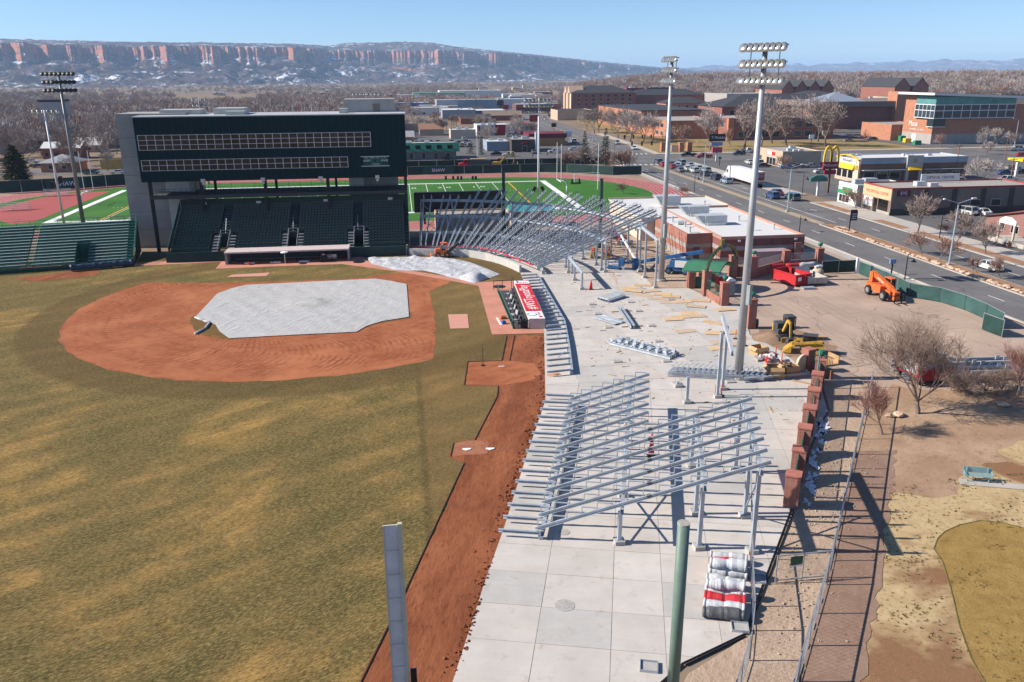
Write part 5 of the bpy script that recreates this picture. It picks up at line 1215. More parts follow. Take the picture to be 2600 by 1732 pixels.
t_=floodlight('slim white light pole rising behind the curved steel frame',(28.5,172),23.7,2,8,6.2,R(180),.28,.14,MATS['pole_white'],dz=1.1); part(t_,'speaker',MB().cbox((-1.0,0,5.2),(.6,.6,1.5),0,.5),BLK); part(t_,'speaker',MB().cbox((1.0,0,5.2),(.6,.6,1.5),0,-.5),BLK)
p=aty('k5',2195,395,240); floodlight('light pole with two rows of four lamps showing above the press box roof',(p.x,p.y),p.z,2,4,4.4,R(180),.3,.15,dz=1.5)
p=aty('r2',160,505,240); floodlight('light pole with two rows of lamps behind the rooftop box of the press box',(p.x,p.y),p.z,2,8,8.0,R(180),.3,.16,dz=1.2)
for lab_,(x_,y_),zt in (('dark green netting post left of centre behind the curved frame',(905,440),905),('dark green netting post at the right end of the curved frame',(1785,575),1785)):
    b_=g('q1',x_,y_); z_=hz('d',1157,397,b_) if zt == 905 else hz('d',1382,412,b_)
    solo('netting_post',MB().tube((0,0,0),(0,0,z_),.34,.30,16).lathe([(.30,z_),(.36,z_+.02),(.36,z_+.1),(0,z_+.12)],n=16),M('post_green',(.025,.055,.04),.5,var=.15),lab_,'post',loc=b_)
GPO=M('post_sage',(.13,.19,.155),.5,var=.12)
t_=thing('netting_post','thick sage green post in the foreground at the bottom edge','post',(11.15,29.4,0)); part(t_,'post',MB().tube((0,0,0),(0,0,9.95),.265,.265,24),GPO,True); part(t_,'cap',MB().lathe([(.275,9.93),(.275,9.99),(0,10.0)],n=24),M('cap_rust',(.36,.34,.30),.8,var=.35,scale=6))
# foul pole with its flat wing of panels
t_=thing('foul_pole','pale grey foul pole with a flat panelled wing in the foreground','foul pole',(-1.05,30.9,0)); FP=M('foul_cream',(.52,.50,.42),.5,var=.1); FPP=M('foul_panel',(.60,.61,.66),.5,.1,var=.12)
part(t_,'post',MB().box(-.09+.28,-.09,0,.09+.28,.09,10.1),FP); part(t_,'edge',MB().box(-.44,-.04,.5,-.38,.04,10.0),FP)
for k in range(8):
    z0=.5+k*1.19; part(t_,'wing_panel',MB().box(-.38,-.012,z0+.02,.19,.012,z0+1.17),FPP); part(t_,'rib',MB().box(-.38,-.035,z0-.02,.19,.035,z0+.02),FP)
part(t_,'top_rib',MB().box(-.42,-.035,10.0,.19,.035,10.04),FP); part(t_,'switch_box',MB().box(.4,-.15,2.0,.68,.12,2.6),BLK)
# goal posts
GPW=M('goal_white',(.72,.72,.72),.5,var=.04)
def goal(label,b,s_):
    t_=thing('goal_post',label,'goal post',b); part(t_,'gooseneck',MB().path([(s_*2.0,0,0),(s_*2.0,0,2.0),(s_*1.6,0,2.7),(s_*.8,0,3.05),(0,0,3.05)],.14,10),GPW,True); part(t_,'crossbar',MB().tube((0,-2.82,3.05),(0,2.82,3.05),.09,n=8),GPW)
    for y in (-2.82,2.82):part(t_,'upright',MB().tube((0,y,3.05),(0,y,12.2),.07,n=8),GPW)
goal('white football goal post in front of the pines at the right end of the field',(FU1+.6,VC,0),1); goal('white football goal post at the left end of the field by the press box tower',(FU0-.6,VC,0),-1)
goal('white practice goal in the green behind the right end line',(FU1+9.5,226,0),1) if False else None
b_=g('r2',1750,1165); z_=hz('r2',1750,838,b_); t_=thing('lamp_post','thin white post with a short arm at the right end of the football field','lamp post',b_); part(t_,'post',MB().tube((0,0,0),(0,0,z_),.1,.07,8),GPW); part(t_,'arm',MB().tube((0,0,z_),(-2.2,0,z_+.5),.05,n=6),GPW); part(t_,'lamp',MB().box(-2.7,-.15,z_+.42,-2.1,.15,z_+.6),GPW)
b_=g('k3',925,750); z_=hz('k3',920,480,b_); t_=thing('street_light','pale street light beside the far street in front of the white shop','street light',b_); part(t_,'pole',MB().tube((0,0,0),(0,0,z_),.11,.07,8),GPW); part(t_,'arm',MB().tube((0,0,z_),(-.9,0,z_+.4),.05,n=6),GPW)
# ================================================================== fences
NETG=M('windscreen_green',(.014,.042,.036),.75,var=.25,scale=.25); NETD=M('windscreen_dark',(.010,.026,.020),.75,var=.3,scale=.25); WIRE=M('fence_wire',(.42,.43,.44),.45,.5)
def screen_fence(label,pts_,h,mat,name='screen_fence',span=3.0,sag=True):
    t_=thing(name,label,'fence',(pts_[0][0],pts_[0][1],0))
    rails=MB(); posts=[]
    for a_,b_ in zip(pts_,pts_[1:]):
        a_,b_=Vector((a_[0],a_[1],0)),Vector((b_[0],b_[1],0)); n=max(1,round((b_-a_).length/span))
        for k in range(n):
            p_,q2=a_+(b_-a_)*k/n,a_+(b_-a_)*(k+1)/n; d_=(q2-p_).normalized(); nrm=Vector((-d_.y,d_.x,0)); m=MB(); vs=[]; 
            for i in range(5):
                for j in range(4):
                    vs.append(p_+(q2-p_)*(i/4*.98+.01)+nrm*(.05*math.sin(i*1.7+k)*math.sin(j*1.3)+.02)+Vector((0,0,.08+(h-.1)*j/3 - (.05*math.sin(math.pi*i/4) if j == 3 else 0))))
            m.add(vs,[(i*4+j,(i+1)*4+j,(i+1)*4+j+1,i*4+j+1) for i in range(4) for j in range(3)])
            wpart(t_,'screen',m,mat); posts.append(p_)
        rails.bar(a_+Vector((0,0,h)),b_+Vector((0,0,h)),.05,.05); posts.append(b_)
    wpart(t_,'top_rail',rails,WIRE)
    pm=MB()
    for p_ in posts:wpart(t_,'post',MB().tube(p_,p_+Vector((0,0,h+.05)),.035,n=6),WIRE)
    return t_
farpts=[(-32,250.2),(1.8,250.5),(41.6,251.4),(50,249),(57,244),(62,240),(70.5,239)]
fa=screen_fence('long dark green windscreen fence along the far side of the running track',farpts,2.6,NETG,span=6)
pL=[g('r1',0,1195),g('r1',300,1178),g('r1',560,1160),g('r1',900,1135)]
fb_=screen_fence('dark green windscreen fence behind the left end of the track',[(p_.x,p_.y) for p_ in pL],3.2,NETG,span=6)
screen_fence('second dark windscreen fence beyond the dump truck, along the far street',[(-33,271.5),(0,271.5),(46,271.0),(68,271)],2.3,NETD,span=6)
def banner(label,p_,w,h,rz,txt):
    t_=thing('banner',label,'banner',p_,rz); part(t_,'sheet',MB().box(-w/2,-.06,0,w/2,-.03,h),M('banner_green',(.012,.07,.055),.6)); text_obj('lettering',txt,h*.62,M('banner_letter',(.75,.80,.88),.6),t_,(0,-.07,h*.5),(math.pi/2,0,0),.004)
p_=aty('k3',495,930,250.1); banner('SHAW banner on the far track fence right of the press box',(p_.x,250.15,.25),9.5,2.2,0,'SHAW')
p_=g('r1',465,1165); banner('SHAW banner on the track fence left of the press box',(p_.x+.2,p_.y-.9,.3),9.5,2.6,math.atan2((pL[2]-pL[1]).y,(pL[2]-pL[1]).x),'SHAW')
# building site fence along the road
fp=[g('r6',960,312),g('r6',1190,302)]
screen_fence('short run of green screened fence between the brick pier and the white post',[(p_.x,p_.y) for p_ in fp],1.9,NETG,'site_fence',3)
fp=[g('r6',x_,y_) for x_,y_ in ((1212,310),(1400,390),(1560,470),(1770,505),(1940,560),(2085,625),(2200,690))]
NETL=M('windscreen_teal',(.035,.085,.078),.75,var=.25,scale=.3)
screen_fence('curving green screened site fence along the road behind the orange telehandler',[(p_.x,p_.y) for p_ in fp],1.9,NETL,'site_fence',3.2)
fp=[g('r6',2060,695),g('r6',2198,748)]
screen_fence('single dark green screened fence panel standing out from the end of the site fence',[(p_.x,p_.y) for p_ in fp],2.0,NETG,'site_fence',4)
solo('fence_post',MB().box(-.15,-.15,0,.15,.15,2.2).box(-.18,-.18,2.2,.18,.18,2.26),GPW,'white corner post joining the two screened site fences','post',loc=g('r6',1200,305))
# chain link fences
def chainlink(label,pts_,h,name='chain_link_fence',span=3.0,pm=WIRE,wire=True,step=.34):
    t_=thing(name,label,'fence',(pts_[0][0],pts_[0][1],0)); rails=MB(); w=MB()
    for a_,b_ in zip(pts_,pts_[1:]):
        a_,b_=Vector((a_[0],a_[1],0)),Vector((b_[0],b_[1],0)); n=max(1,round((b_-a_).length/span)); L=(b_-a_).length; d_=(b_-a_)/L
        for k in range(n+1):p_=a_+(b_-a_)*k/n; wpart(t_,'post',MB().tube(p_,p_+Vector((0,0,h+.05)),.04,n=6),pm)
        rails.bar(a_+Vector((0,0,h)),b_+Vector((0,0,h)),.06,.06); rails.bar(a_+Vector((0,0,.1)),b_+Vector((0,0,.1)),.03,.03)
        if wire:
            for k in range(int(L/step)):
                x_=k*step
                for s_ in (1,-1):
                    p_=a_+d_*x_+Vector((0,0,.1 if s_ > 0 else h)); q2=a_+d_*min(L,x_+h*.9)+Vector((0,0,h if s_ > 0 else .1)); nn=Vector((-d_.y,d_.x,0))*.006
                    w.add([p_-nn,p_+nn,q2+nn,q2-nn],[(0,1,2,3)]); u_=Vector((0,0,.006)); w.add([p_-u_,p_+u_,q2+u_,q2-u_],[(0,1,2,3)])
    wpart(t_,'rail',rails,WIRE)
    if wire:o=wpart(t_,'mesh_wire',w,WIRE); o['kind']='stuff'
    return t_
chainlink('long chain-link fence between the gravel path and the bare alley',[(42.8,66.8),(33.8,53.6),(27.8,44.7),(23.2,37.9),(17.9,30.6),(15.4,27.0)],1.7)
chainlink('low chain-link fence beside the slab edge near the wooden posts',[(13.5,28.3),(16.2,32.4),(17.3,34.6),(18.9,38.6),(19.9,41.0)],1.7,pm=M('post_wood',(.24,.19,.15),.9),span=2.6)
gt=thing('chain_link_gate','chain-link gate with a small green sign across the alley','gate',(20,40.4,0)); a_,b_=g('r8',642,885),g('r8',1000,850)
fr=MB()
for z in (.12,1.75):fr.bar(a_+Vector((0,0,z)),b_+Vector((0,0,z)),.06,.06)
for f in (0,.5,1):c=a_+(b_-a_)*f; fr.bar(c,c+Vector((0,0,1.78)),.06,.06,(0,1,0))
fr.bar(a_+Vector((0,0,.9)),b_+Vector((0,0,.15)),.02,.02)
wpart(gt,'frame',fr,WIRE); c=a_+(b_-a_)*.36; d_=(b_-a_).normalized(); w=MB()
for k in range(26):
    x_=(b_-a_).length*k/26
    for s_ in (1,-1):
        p_=a_+d_*x_+Vector((0,0,.12 if s_ > 0 else 1.75)); q2=a_+d_*min((b_-a_).length,x_+1.4)+Vector((0,0,1.75 if s_ > 0 else .12)); nn=Vector((0,0,.006)); w.add([p_-nn,p_+nn,q2+nn,q2-nn],[(0,1,2,3)])
o=wpart(gt,'mesh_wire',w,WIRE); o['kind']='stuff'
nn=Vector((d_.y,-d_.x,0))*.05; wpart(gt,'sign',MB().add([c-d_*.38+nn+Vector((0,0,1.05)),c+d_*.38+nn+Vector((0,0,1.05)),c+d_*.38+nn+Vector((0,0,1.65)),c-d_*.38+nn+Vector((0,0,1.65))],[(0,1,2,3)]),M('sign_green',(.03,.10,.06),.5)); wpart(gt,'sign',MB().add([c-d_*.38+nn*1.2+Vector((0,0,.98)),c+d_*.38+nn*1.2+Vector((0,0,.98)),c+d_*.38+nn*1.2+Vector((0,0,1.12)),c-d_*.2+nn*1.2+Vector((0,0,1.05))],[(0,1,2,3)]),WHITE)
chainlink('chain-link fence along the track bend beside the road',[(70.6,239),(70.3,226),(69.6,205),(63,182),(58,170)],1.5,span=4,wire=False)
chainlink('low chain-link fence between the bleachers and the football field',[(-100,176),(-46,176)],1.3,span=4,wire=False); chainlink('low fence on the near side of the track right of the press box',[(2,176),(40,176)],1.3,span=4,wire=False)
# ================================================================== brick wall with piers, gate
def mat_brick(name,c1,c2,mortar,bw=.22,bh=.075):
    m,t,b=newmat(name,.9,0,.2)
    bt=nd(t,'ShaderNodeTexBrick'); bt.inputs['Color1'].default_value=rgba(c1); bt.inputs['Color2'].default_value=rgba(c2); bt.inputs['Mortar'].default_value=rgba(mortar)
    bt.inputs['Scale'].default_value=1; bt.inputs['Mortar Size'].default_value=.008; bt.inputs['Brick Width'].default_value=bw; bt.inputs['Row Height'].default_value=bh
    s_=nd(t,'ShaderNodeSeparateXYZ'); t.links.new(pos(t),s_.inputs[0]); cb=nd(t,'ShaderNodeCombineXYZ'); t.links.new(math_(t,'ADD',s_.outputs[0],s_.outputs[1]),cb.inputs[0]); t.links.new(s_.outputs[2],cb.inputs[1]); t.links.new(cb.outputs[0],bt.inputs['Vector'])
    n1=noise(t,.8,4); c=mixc(t,bt.outputs[0],tuple(x*.62 for x in c1),math_(t,'MULTIPLY',ramp(t,n1,.45,.75),.7)); t.links.new(c,b.inputs['Base Color'])
    bumpn(t,b,bt.outputs[1],-.4,.02)
    return m
BRK=mat_brick('brick_red',(.36,.115,.075),(.28,.085,.06),(.36,.30,.26)); BRKD=mat_brick('brick_dark_red',(.235,.06,.05),(.19,.05,.042),(.24,.17,.15)); BRKG=mat_brick('brick_grey_band',(.34,.30,.275),(.29,.255,.235),(.36,.33,.31))
CAPB=M('brick_cap',(.40,.15,.11),.85,var=.15); LGRN=M('lamp_green',(.012,.16,.085),.45,var=.1)
def pier(root,p_,h,w=.85,lamp=False,rz=-.57):
    m=MB().cbox((p_[0],p_[1],h/2),(w,w,h),rz); o=wpart(root,'pier',m,BRK)
    wpart(root,'pier_cap',MB().cbox((p_[0],p_[1],h+.06),(w+.1,w+.1,.12),rz),CAPB)
    if lamp:
        wpart(root,'lamp',MB().lathe([(.06,h+.12),(.06,h+.35),(.22,h+.42),(.34,h+.62),(.36,h+.85),(.0,h+.95)],(p_[0],p_[1],0),14),LGRN,True)
bw=thing('brick_wall','stepped red brick wall of square piers with green railings beside the slab','wall',(32,58,0)); pA,pB=Vector((25.3,46.9,0)),Vector((38.6,68.8,0)); NP=7; dW=(pB-pA).normalized(); rzW=math.atan2(dW.y,dW.x)
for i in range(NP):
    p_=pA+(pB-pA)*i/(NP-1); pier(bw,p_,2.3,.95,i == NP-1,rzW)
    if i < NP-1:
        q2=pA+(pB-pA)*(i+1)/(NP-1); a_,b_=p_+dW*.47,q2-dW*.47
        wpart(bw,'wall_panel',MB().bar(a_+Vector((0,0,.4)),b_+Vector((0,0,.4)),.35,.8),BRK); rl=MB()
        for z in (.95,2.0):rl.bar(a_+Vector((0,0,z)),b_+Vector((0,0,z)),.05,.05)
        for k in range(18):c=a_+(b_-a_)*(k+.5)/18; rl.bar(c+Vector((0,0,.9)),c+Vector((0,0,2.0)),.035,.035,dW)
        wpart(bw,'railing',rl,GRAILS)
        if i in (0,1,2,5):wpart(bw,'corner_plate',MB().add([b_-dW*1.4+Vector((0,0,.95)),b_+Vector((0,0,.95)),b_+Vector((0,0,2.2))],[(0,1,2)]),M('plate_green',(.02,.10,.08),.5))
ha=MB().path([pB+Vector((-1.2,-1.6,0)),pB+Vector((-1.0,-1.4,2.9)),pB+Vector((-.7,-.9,3.5)),pB+Vector((-.3,-.3,3.3))],.07,8); solo('hooked_post',ha,M('post_teal',(.05,.20,.20),.5),'teal hooked post at the far end of the stepped brick wall','post',smooth=True)
# wall corner with railing near the skid steer
w2=thing('brick_wall','low brick wall with green railing running from the cut brick pier','wall',g('r6',870,985)); a_,b_=g('r6',860,975),g('r6',1030,1035)
pier(w2,a_,2.2,.9,False,0.3); wpart(w2,'wall_panel',MB().bar(a_+Vector((.3,0,.45)),b_+Vector((0,0,.45)),.35,.9),BRK); rl=MB()
for z in (1.0,2.1):rl.bar(a_+Vector((.3,0,z)),b_+Vector((0,0,z)),.05,.05)
for k in range(16):c=a_+(b_-a_)*(k+.5)/16; rl.bar(c+Vector((0,0,.9)),c+Vector((0,0,2.1)),.035,.035,(0,1,0))
wpart(w2,'railing',rl,GRAILS)
solo('round_slab',MB().tube((0,-.12,0),(0,.12,0),.95,.95,20),M('slab_cream',(.55,.44,.32),.9,var=.15),'upright round cream disc leaning by the cut brick pier','disc',loc=g('r6',830,980)+Vector((-.3,-.4,.95)),rz=.5)
lp=thing('brick_pier','free standing brick pier with a green lamp behind the tall pole','pier',g('q3',1560,785)); p_=g('q3',1560,780); pier(lp,p_,3.4,.95,True,0); 
solo('barrel',MB().lathe([(.3,0),(.33,.4),(.3,.95),(0,.95)],n=12),M('barrel_dark',(.05,.055,.06),.5),'dark barrel beside the free standing brick pier','barrel',loc=g('q3',1612,775)); 
# entrance gate: canopy, arch and piers
gr=thing('entrance_gate','stadium entrance with curved green roof, brick piers and lettered arch','gate',g('q3',1140,480))
RGN=M('roof_green',(.11,.33,.19),.5,.1,var=.1,scale=.6)
c1,c2,c3,c4=g('q3',925,245,3.0),g('q3',1040,125,3.6),g('q3',1410,180,3.4),g('q3',1280,265,3.0)
m=MB(); NS=10; vs=[]
c2,c3=g('q3',1045,165,3.0),g('q3',1415,195,3.0)
for i in range(NS+1):
    f=i/NS; rise=.9*math.sin(math.pi*f); a_=c1+(c2-c1)*f; b_=c4+(c3-c4)*f; vs += [a_+Vector((0,0,rise)),b_+Vector((0,0,rise))]
m.add(vs,[(2*i,2*i+2,2*i+3,2*i+1) for i in range(NS)]); m.add([v_-Vector((0,0,.15)) for v_ in vs],[(2*i,2*i+1,2*i+3,2*i+2) for i in range(NS)])
wpart(gr,'roof',m,RGN)
sm=MB()
for i in range(24):
    f=(i+.5)/24; a_,b_=c1+(c4-c1)*f,c2+(c3-c2)*f
    for k in range(8):sm.bar(a_+(b_-a_)*k/8+Vector((0,0,.9*math.sin(math.pi*k/8)+.03)),a_+(b_-a_)*(k+1)/8+Vector((0,0,.9*math.sin(math.pi*(k+1)/8)+.03)),.05,.06)
wpart(gr,'roof_seam',sm,RGN)
for x_,y_,h in ((1005,405,2.9),(1145,480,3.3),(1095,350,2.9),(1390,320,3.3),(1230,330,2.9)):pier(gr,g('q3',x_,y_),h,.95,False,0)
wpart(gr,'turnstile',MB().cbox(g('q3',1080,400)+Vector((0,0,.7)),(.9,.9,1.4),0),GRAILS)
# arch with lettering
def gz2(p_):return Vector((p_.x,p_.y,0))
pL_,pR_=gz2(g('q3',1168,262,3.4)),gz2(g('q3',1420,112,3.9)); cen=(pL_+pR_)/2; hw=(pR_-pL_).length/2; ax=(pR_-pL_).normalized(); nrm=Vector((ax.y,-ax.x,0)); nrm=-nrm if nrm.dot(cen) > 0 else nrm
zap=hz('q3',1300,5,cen); ky=(zap-3.4)/(hw+.85)
m=MB(); NA=26; vs=[]; AR=M('arch_green',(.015,.06,.035),.5)
for i in range(NA+1):
    a_=math.pi*i/NA
    for rr,th in ((hw+.05,-.12),(hw+.85,-.12),(hw+.85,.12),(hw+.05,.12)):vs.append(cen - ax*math.cos(a_)*rr+nrm*th+Vector((0,0,3.4+math.sin(a_)*rr*ky)))
m.add(vs,[(i*4+j,i*4+4+j,i*4+4+(j+1) % 4,i*4+(j+1) % 4) for i in range(NA) for j in range(4)]+[(3,2,1,0),tuple(NA*4+k for k in range(4))]); wpart(gr,'arch',m,AR)
LY=M('letter_yellow',(.75,.55,.05),.5,var=.03)
s_all='STOCKER STADIUM   SUPLIZIO FIELD'
for i,chh in enumerate(s_all):
    if chh == ' ':continue
    a_=math.pi*(.06+.88*(i+.5)/len(s_all)); rr=hw+.45; p_=cen - ax*math.cos(a_)*rr+nrm*.135+Vector((0,0,3.4+math.sin(a_)*rr*ky))
    tg=a_ - math.pi/2; o=text_obj('lettering',chh,.50,LY,None,(0,0,0),(0,0,0),.006)
    M_=Matrix((( ax.x,0,nrm.x,0),(ax.y,0,nrm.y,0),(0,1,0,0),(0,0,0,1))); o.parent=gr; o.matrix_parent_inverse=ROOTM[gr.name].inverted(); o.matrix_basis=Matrix.Translation(p_) @ M_ @ Matrix.Rotation(-tg,4,'Z')
a_=math.pi*.52; p_=cen - ax*math.cos(a_)*(hw+.45)+nrm*.13+Vector((0,0,3.4+(hw+.45)*ky)); wpart(gr,'emblem',MB().cbox(p_,(.6,.06,.6),math.atan2(ax.y,ax.x)),M('emblem_blue',(.05,.12,.35),.5))
wpart(gr,'crest',MB().cbox(cen+Vector((0,0,3.4+(hw+.85)*ky+.35))-ax*.3,(1.1,.2,.8),math.atan2(ax.y,ax.x)),M('crest_olive',(.22,.20,.04),.6))
# railing and pier to the right of the gate
w3=thing('brick_wall','low brick wall with green fence and lamp pier in front of the portable toilets','wall',g('q3',1300,575)); a_,b_=g('q3',1160,490),g('q3',1285,570)
pier(w3,b_+Vector((.4,0,0)),2.9,.95,True,0); wpart(w3,'wall_panel',MB().bar(a_+Vector((0,0,.5)),b_+Vector((0,0,.5)),.3,1.0),BRK); rl=MB()
for z in (1.05,2.3):rl.bar(a_+Vector((0,0,z)),b_+Vector((0,0,z)),.05,.05)
for k in range(20):c=a_+(b_-a_)*(k+.5)/20; rl.bar(c+Vector((0,0,1)),c+Vector((0,0,2.3)),.035,.035,(0,1,0))
wpart(w3,'railing',rl,GRAILS)
def toilet(label,p_,body,roofm,rz):
    t_=thing('portable_toilet',label,'toilet',p_,rz); part(t_,'body',MB().box(-.55,-.55,.1,.55,.55,2.05),body); part(t_,'door',MB().box(-.42,-.6,.15,.42,-.555,1.95),body); part(t_,'roof',MB().extr([(-.6,2.05),(.6,2.05),(.5,2.3),(.2,2.42),(-.2,2.42),(-.5,2.3)],-.6,.6),roofm); part(t_,'skid',MB().box(-.5,-.5,0,.5,.5,.1),BLK)
toilet('red portable toilet with a white roof behind the gate fence',g('q3',1240,460)+Vector((1.2,1.5,0)),M('toilet_red',(.42,.02,.03),.45),GPW,.1); toilet('grey portable toilet with a white roof behind the gate fence',g('q3',1320,520)+Vector((1.4,2.0,0)),M('toilet_grey',(.26,.27,.28),.5),GPW,.1)
# back piers and rail behind the red skip
w4=thing('brick_wall','brick wall with lamp piers and railings behind the red skip','wall',g('q3',1700,320)); pts_=[(1400,300),(1580,310),(1885,240),(2195,225)]
for i,(x_,y_) in enumerate(pts_):pier(w4,g('q3',x_,y_),3.0 if i in (1,3) else 2.9,.95,i in (1,3),0)
for (x0,y0),(x1,y1) in zip(pts_,pts_[1:]):
    a_,b_=g('q3',x0,y0)+Vector((.5,0,0)),g('q3',x1,y1)-Vector((.5,0,0)); wpart(w4,'wall_panel',MB().bar(a_+Vector((0,0,.7)),b_+Vector((0,0,.7)),.3,1.4),BRK); rl=MB()
    for z in (1.5,2.5):rl.bar(a_+Vector((0,0,z)),b_+Vector((0,0,z)),.05,.05)
    for k in range(24):c=a_+(b_-a_)*(k+.5)/24; rl.bar(c+Vector((0,0,1.4)),c+Vector((0,0,2.5)),.03,.03,(0,1,0))
    wpart(w4,'railing',rl,STEEL)
p_=g('q3',2095,215); solo('brick_pier',MB().box(-.5,-.5,0,.5,.5,3.0).box(-.55,-.55,3.0,.55,.55,3.12),BRK,'brick pier without a lamp near the corner of the brick building','pier',loc=p_+Vector((0,4,0)))
# ================================================================== vehicles
TYRE=M('tyre',(.018,.018,.019),.85,var=.2); RIM=M('rim',(.45,.46,.47),.35,.7); HEADL=M('headlight',(.7,.72,.74),.15); TAIL=M('taillight',(.4,.012,.015),.25); CGL=mat_glass('car_glass',(.018,.022,.026),.05)
def paint(c,name):
    if name in MATS:return MATS[name]
    m,t,b=newmat(name,.32,.15,.5); n=noise(t,2.5,3); t.links.new(mixc(t,tuple(x*.88 for x in c),c,ramp(t,n,.3,.7)),b.inputs['Base Color']); b.inputs['Coat Weight'].default_value=.7; b.inputs['Coat Roughness'].default_value=.08
    return m
PC={'white':(.72,.72,.71),'silver':(.45,.47,.49),'grey':(.20,.21,.22),'black':(.012,.013,.015),'red':(.38,.015,.02),'maroon':(.12,.012,.018),'navy':(.02,.035,.075),'blue':(.03,.09,.24),'sky blue':(.03,.28,.62),'light blue':(.33,.43,.52),'teal':(.03,.11,.11),'tan':(.36,.29,.2),'yellow':(.65,.42,.03),'slate':(.10,.14,.19),'orange':(.5,.13,.02)}
KIND={  # half length, half width, belt z, roof z, lower profile (x,z), cabin base x0,x1, roof x0,x1 (front is +x)
 'sedan':(2.3,.9,.92,1.44,[(-2.3,.35),(-2.25,.86),(-1.7,.96),(-1.35,.98),(1.0,.96),(1.9,.82),(2.25,.68),(2.3,.38),(1.9,.25),(-1.9,.25)],(-1.75,1.15),(-.95,.35)),
 'suv':(2.35,.95,1.08,1.74,[(-2.3,.45),(-2.33,1.05),(-2.2,1.1),(1.0,1.1),(1.95,1.0),(2.3,.85),(2.35,.45),(2.0,.3),(-2.0,.3)],(-2.25,1.15),(-1.95,.35)),
 'van':(2.45,.97,1.1,1.82,[(-2.4,.42),(-2.42,1.08),(1.4,1.1),(2.2,.92),(2.45,.75),(2.45,.42),(2.0,.28),(-2.0,.28)],(-2.38,1.75),(-2.1,.85)),
 'pickup':(2.9,.98,1.1,1.82,[(-2.9,.5),(-2.9,1.12),(1.35,1.12),(2.4,1.05),(2.85,.92),(2.9,.5),(2.5,.36),(-2.5,.36)],(-.75,1.45),(-.45,.75))}
_car={}
def car_parts(kind,cname):
    k=(kind,cname)
    if k in _car:return _car[k]
    hl,hw,bz,rz_,pr,cb,rf=KIND[kind]; pm=paint(PC[cname],'paint_'+cname.replace(' ','_')); out=[]
    # hull lofted with narrowed sills and nose
    m=MB(); n=len(pr); ws=[]
    for x,z in pr:
        w=hw*(1-.10*max(0,abs(x)/hl-.75)/.25); w *= .93 if z < .45 else 1.0; ws.append(w)
    vs=[(x,-w,z) for (x,z),w in zip(pr,ws)]+[(x,w,z) for (x,z),w in zip(pr,ws)]
    a=sum(pr[i-1][0]*pr[i][1]-pr[i][0]*pr[i-1][1] for i in range(n)); fs=[tuple(range(n)),tuple(reversed(range(n,2*n)))] if a > 0 else [tuple(reversed(range(n))),tuple(range(n,2*n))]
    fs += [((i,n+i,n+(i+1) % n,(i+1) % n) if a > 0 else ((i+1) % n,n+(i+1) % n,n+i,i)) for i in range(n)]; m.add(vs,fs)
    # roof and pillars
    tw=hw*.80; m.box(rf[0],-tw,rz_-.05,rf[1],tw,rz_)
    for s_ in (-1,1):
        for (x0,x1) in ((cb[0],rf[0]),(cb[1],rf[1]),((cb[0]+cb[1])/2-.1,(rf[0]+rf[1])/2-.05)):m.bar((x0,s_*hw*.95,bz-.05),(x1,s_*tw*.97,rz_-.03),.09,.07)
    if kind == 'pickup':
        m2=MB().box(-2.75,-.8,1.122,-.85,.8,1.126); out.append(('bed',m2.data('bed'),BLK))
    out.insert(0,('body',m.data('body'),pm))
    gm_=MB(); w0,w1=hw*.93,tw*.96; zz0,zz1=bz-.06,rz_-.035
    V=[(cb[0]+.03,-w0,zz0),(cb[1]-.03,-w0,zz0),(cb[1]-.03,w0,zz0),(cb[0]+.03,w0,zz0),(rf[0]+.02,-w1,zz1),(rf[1]-.02,-w1,zz1),(rf[1]-.02,w1,zz1),(rf[0]+.02,w1,zz1)]
    for nm,f in (('windscreen',(1,2,6,5)),('rear_window',(3,0,4,7)),('side_window',(0,1,5,4)),('side_window',(2,3,7,6))):
        out.append((nm,MB().add([V[i] for i in f],[(0,1,2,3)]).data(nm),CGL))
    for s_ in (-1,1):
        out.append(('headlight',MB().box(hl-.12,s_*hw*.72-.16,.62 if kind == 'sedan' else .78,hl+.0,s_*hw*.72+.16,.76 if kind == 'sedan' else .93).data('headlight'),HEADL))
        out.append(('taillight',MB().box(-hl-.02,s_*hw*.78-.13,.72 if kind == 'sedan' else .82,-hl+.08,s_*hw*.78+.13,.88 if kind == 'sedan' else 1.02).data('taillight'),TAIL))
    _car[k]=out; return out
wr_=.33
wheel_m=MB().tube((0,-.11,0),(0,.11,0),wr_,wr_,14).data('wheel'); wheel_m.materials.append(TYRE); rim_m=MB().tube((0,-.118,0),(0,.118,0),wr_*.62,wr_*.62,10).data('rim'); rim_m.materials.append(RIM)
def car(kind,cname,p,rz,label,group=None,cat='car',s=1.0,fine=True):
    t_=thing({'pickup':'pickup_truck','van':'van','suv':'suv'}.get(kind,'car'),label,cat,p,rz,group); t_.scale=(s,s,s); hl,hw=KIND[kind][:2]
    for nm,d,mt in car_parts(kind,cname):link(nm,d,mt,t_)
    for x in (-hl*.62,hl*.63):
        for y in (-hw+.08,hw-.08):
            w=link('wheel',wheel_m,None,t_); w.location=(x,y,wr_)
            if kind != 'sedan':w.scale=(1.12,1,1.12); w.location.z=wr_*1.12
            link('rim',rim_m,None,w)
    return t_
N_,S__,E_,W_=math.pi/2,-math.pi/2,0,math.pi
Q='cars queueing at the traffic light'
def gz(p_,z=-.03):return Vector((p_.x,p_.y,z))
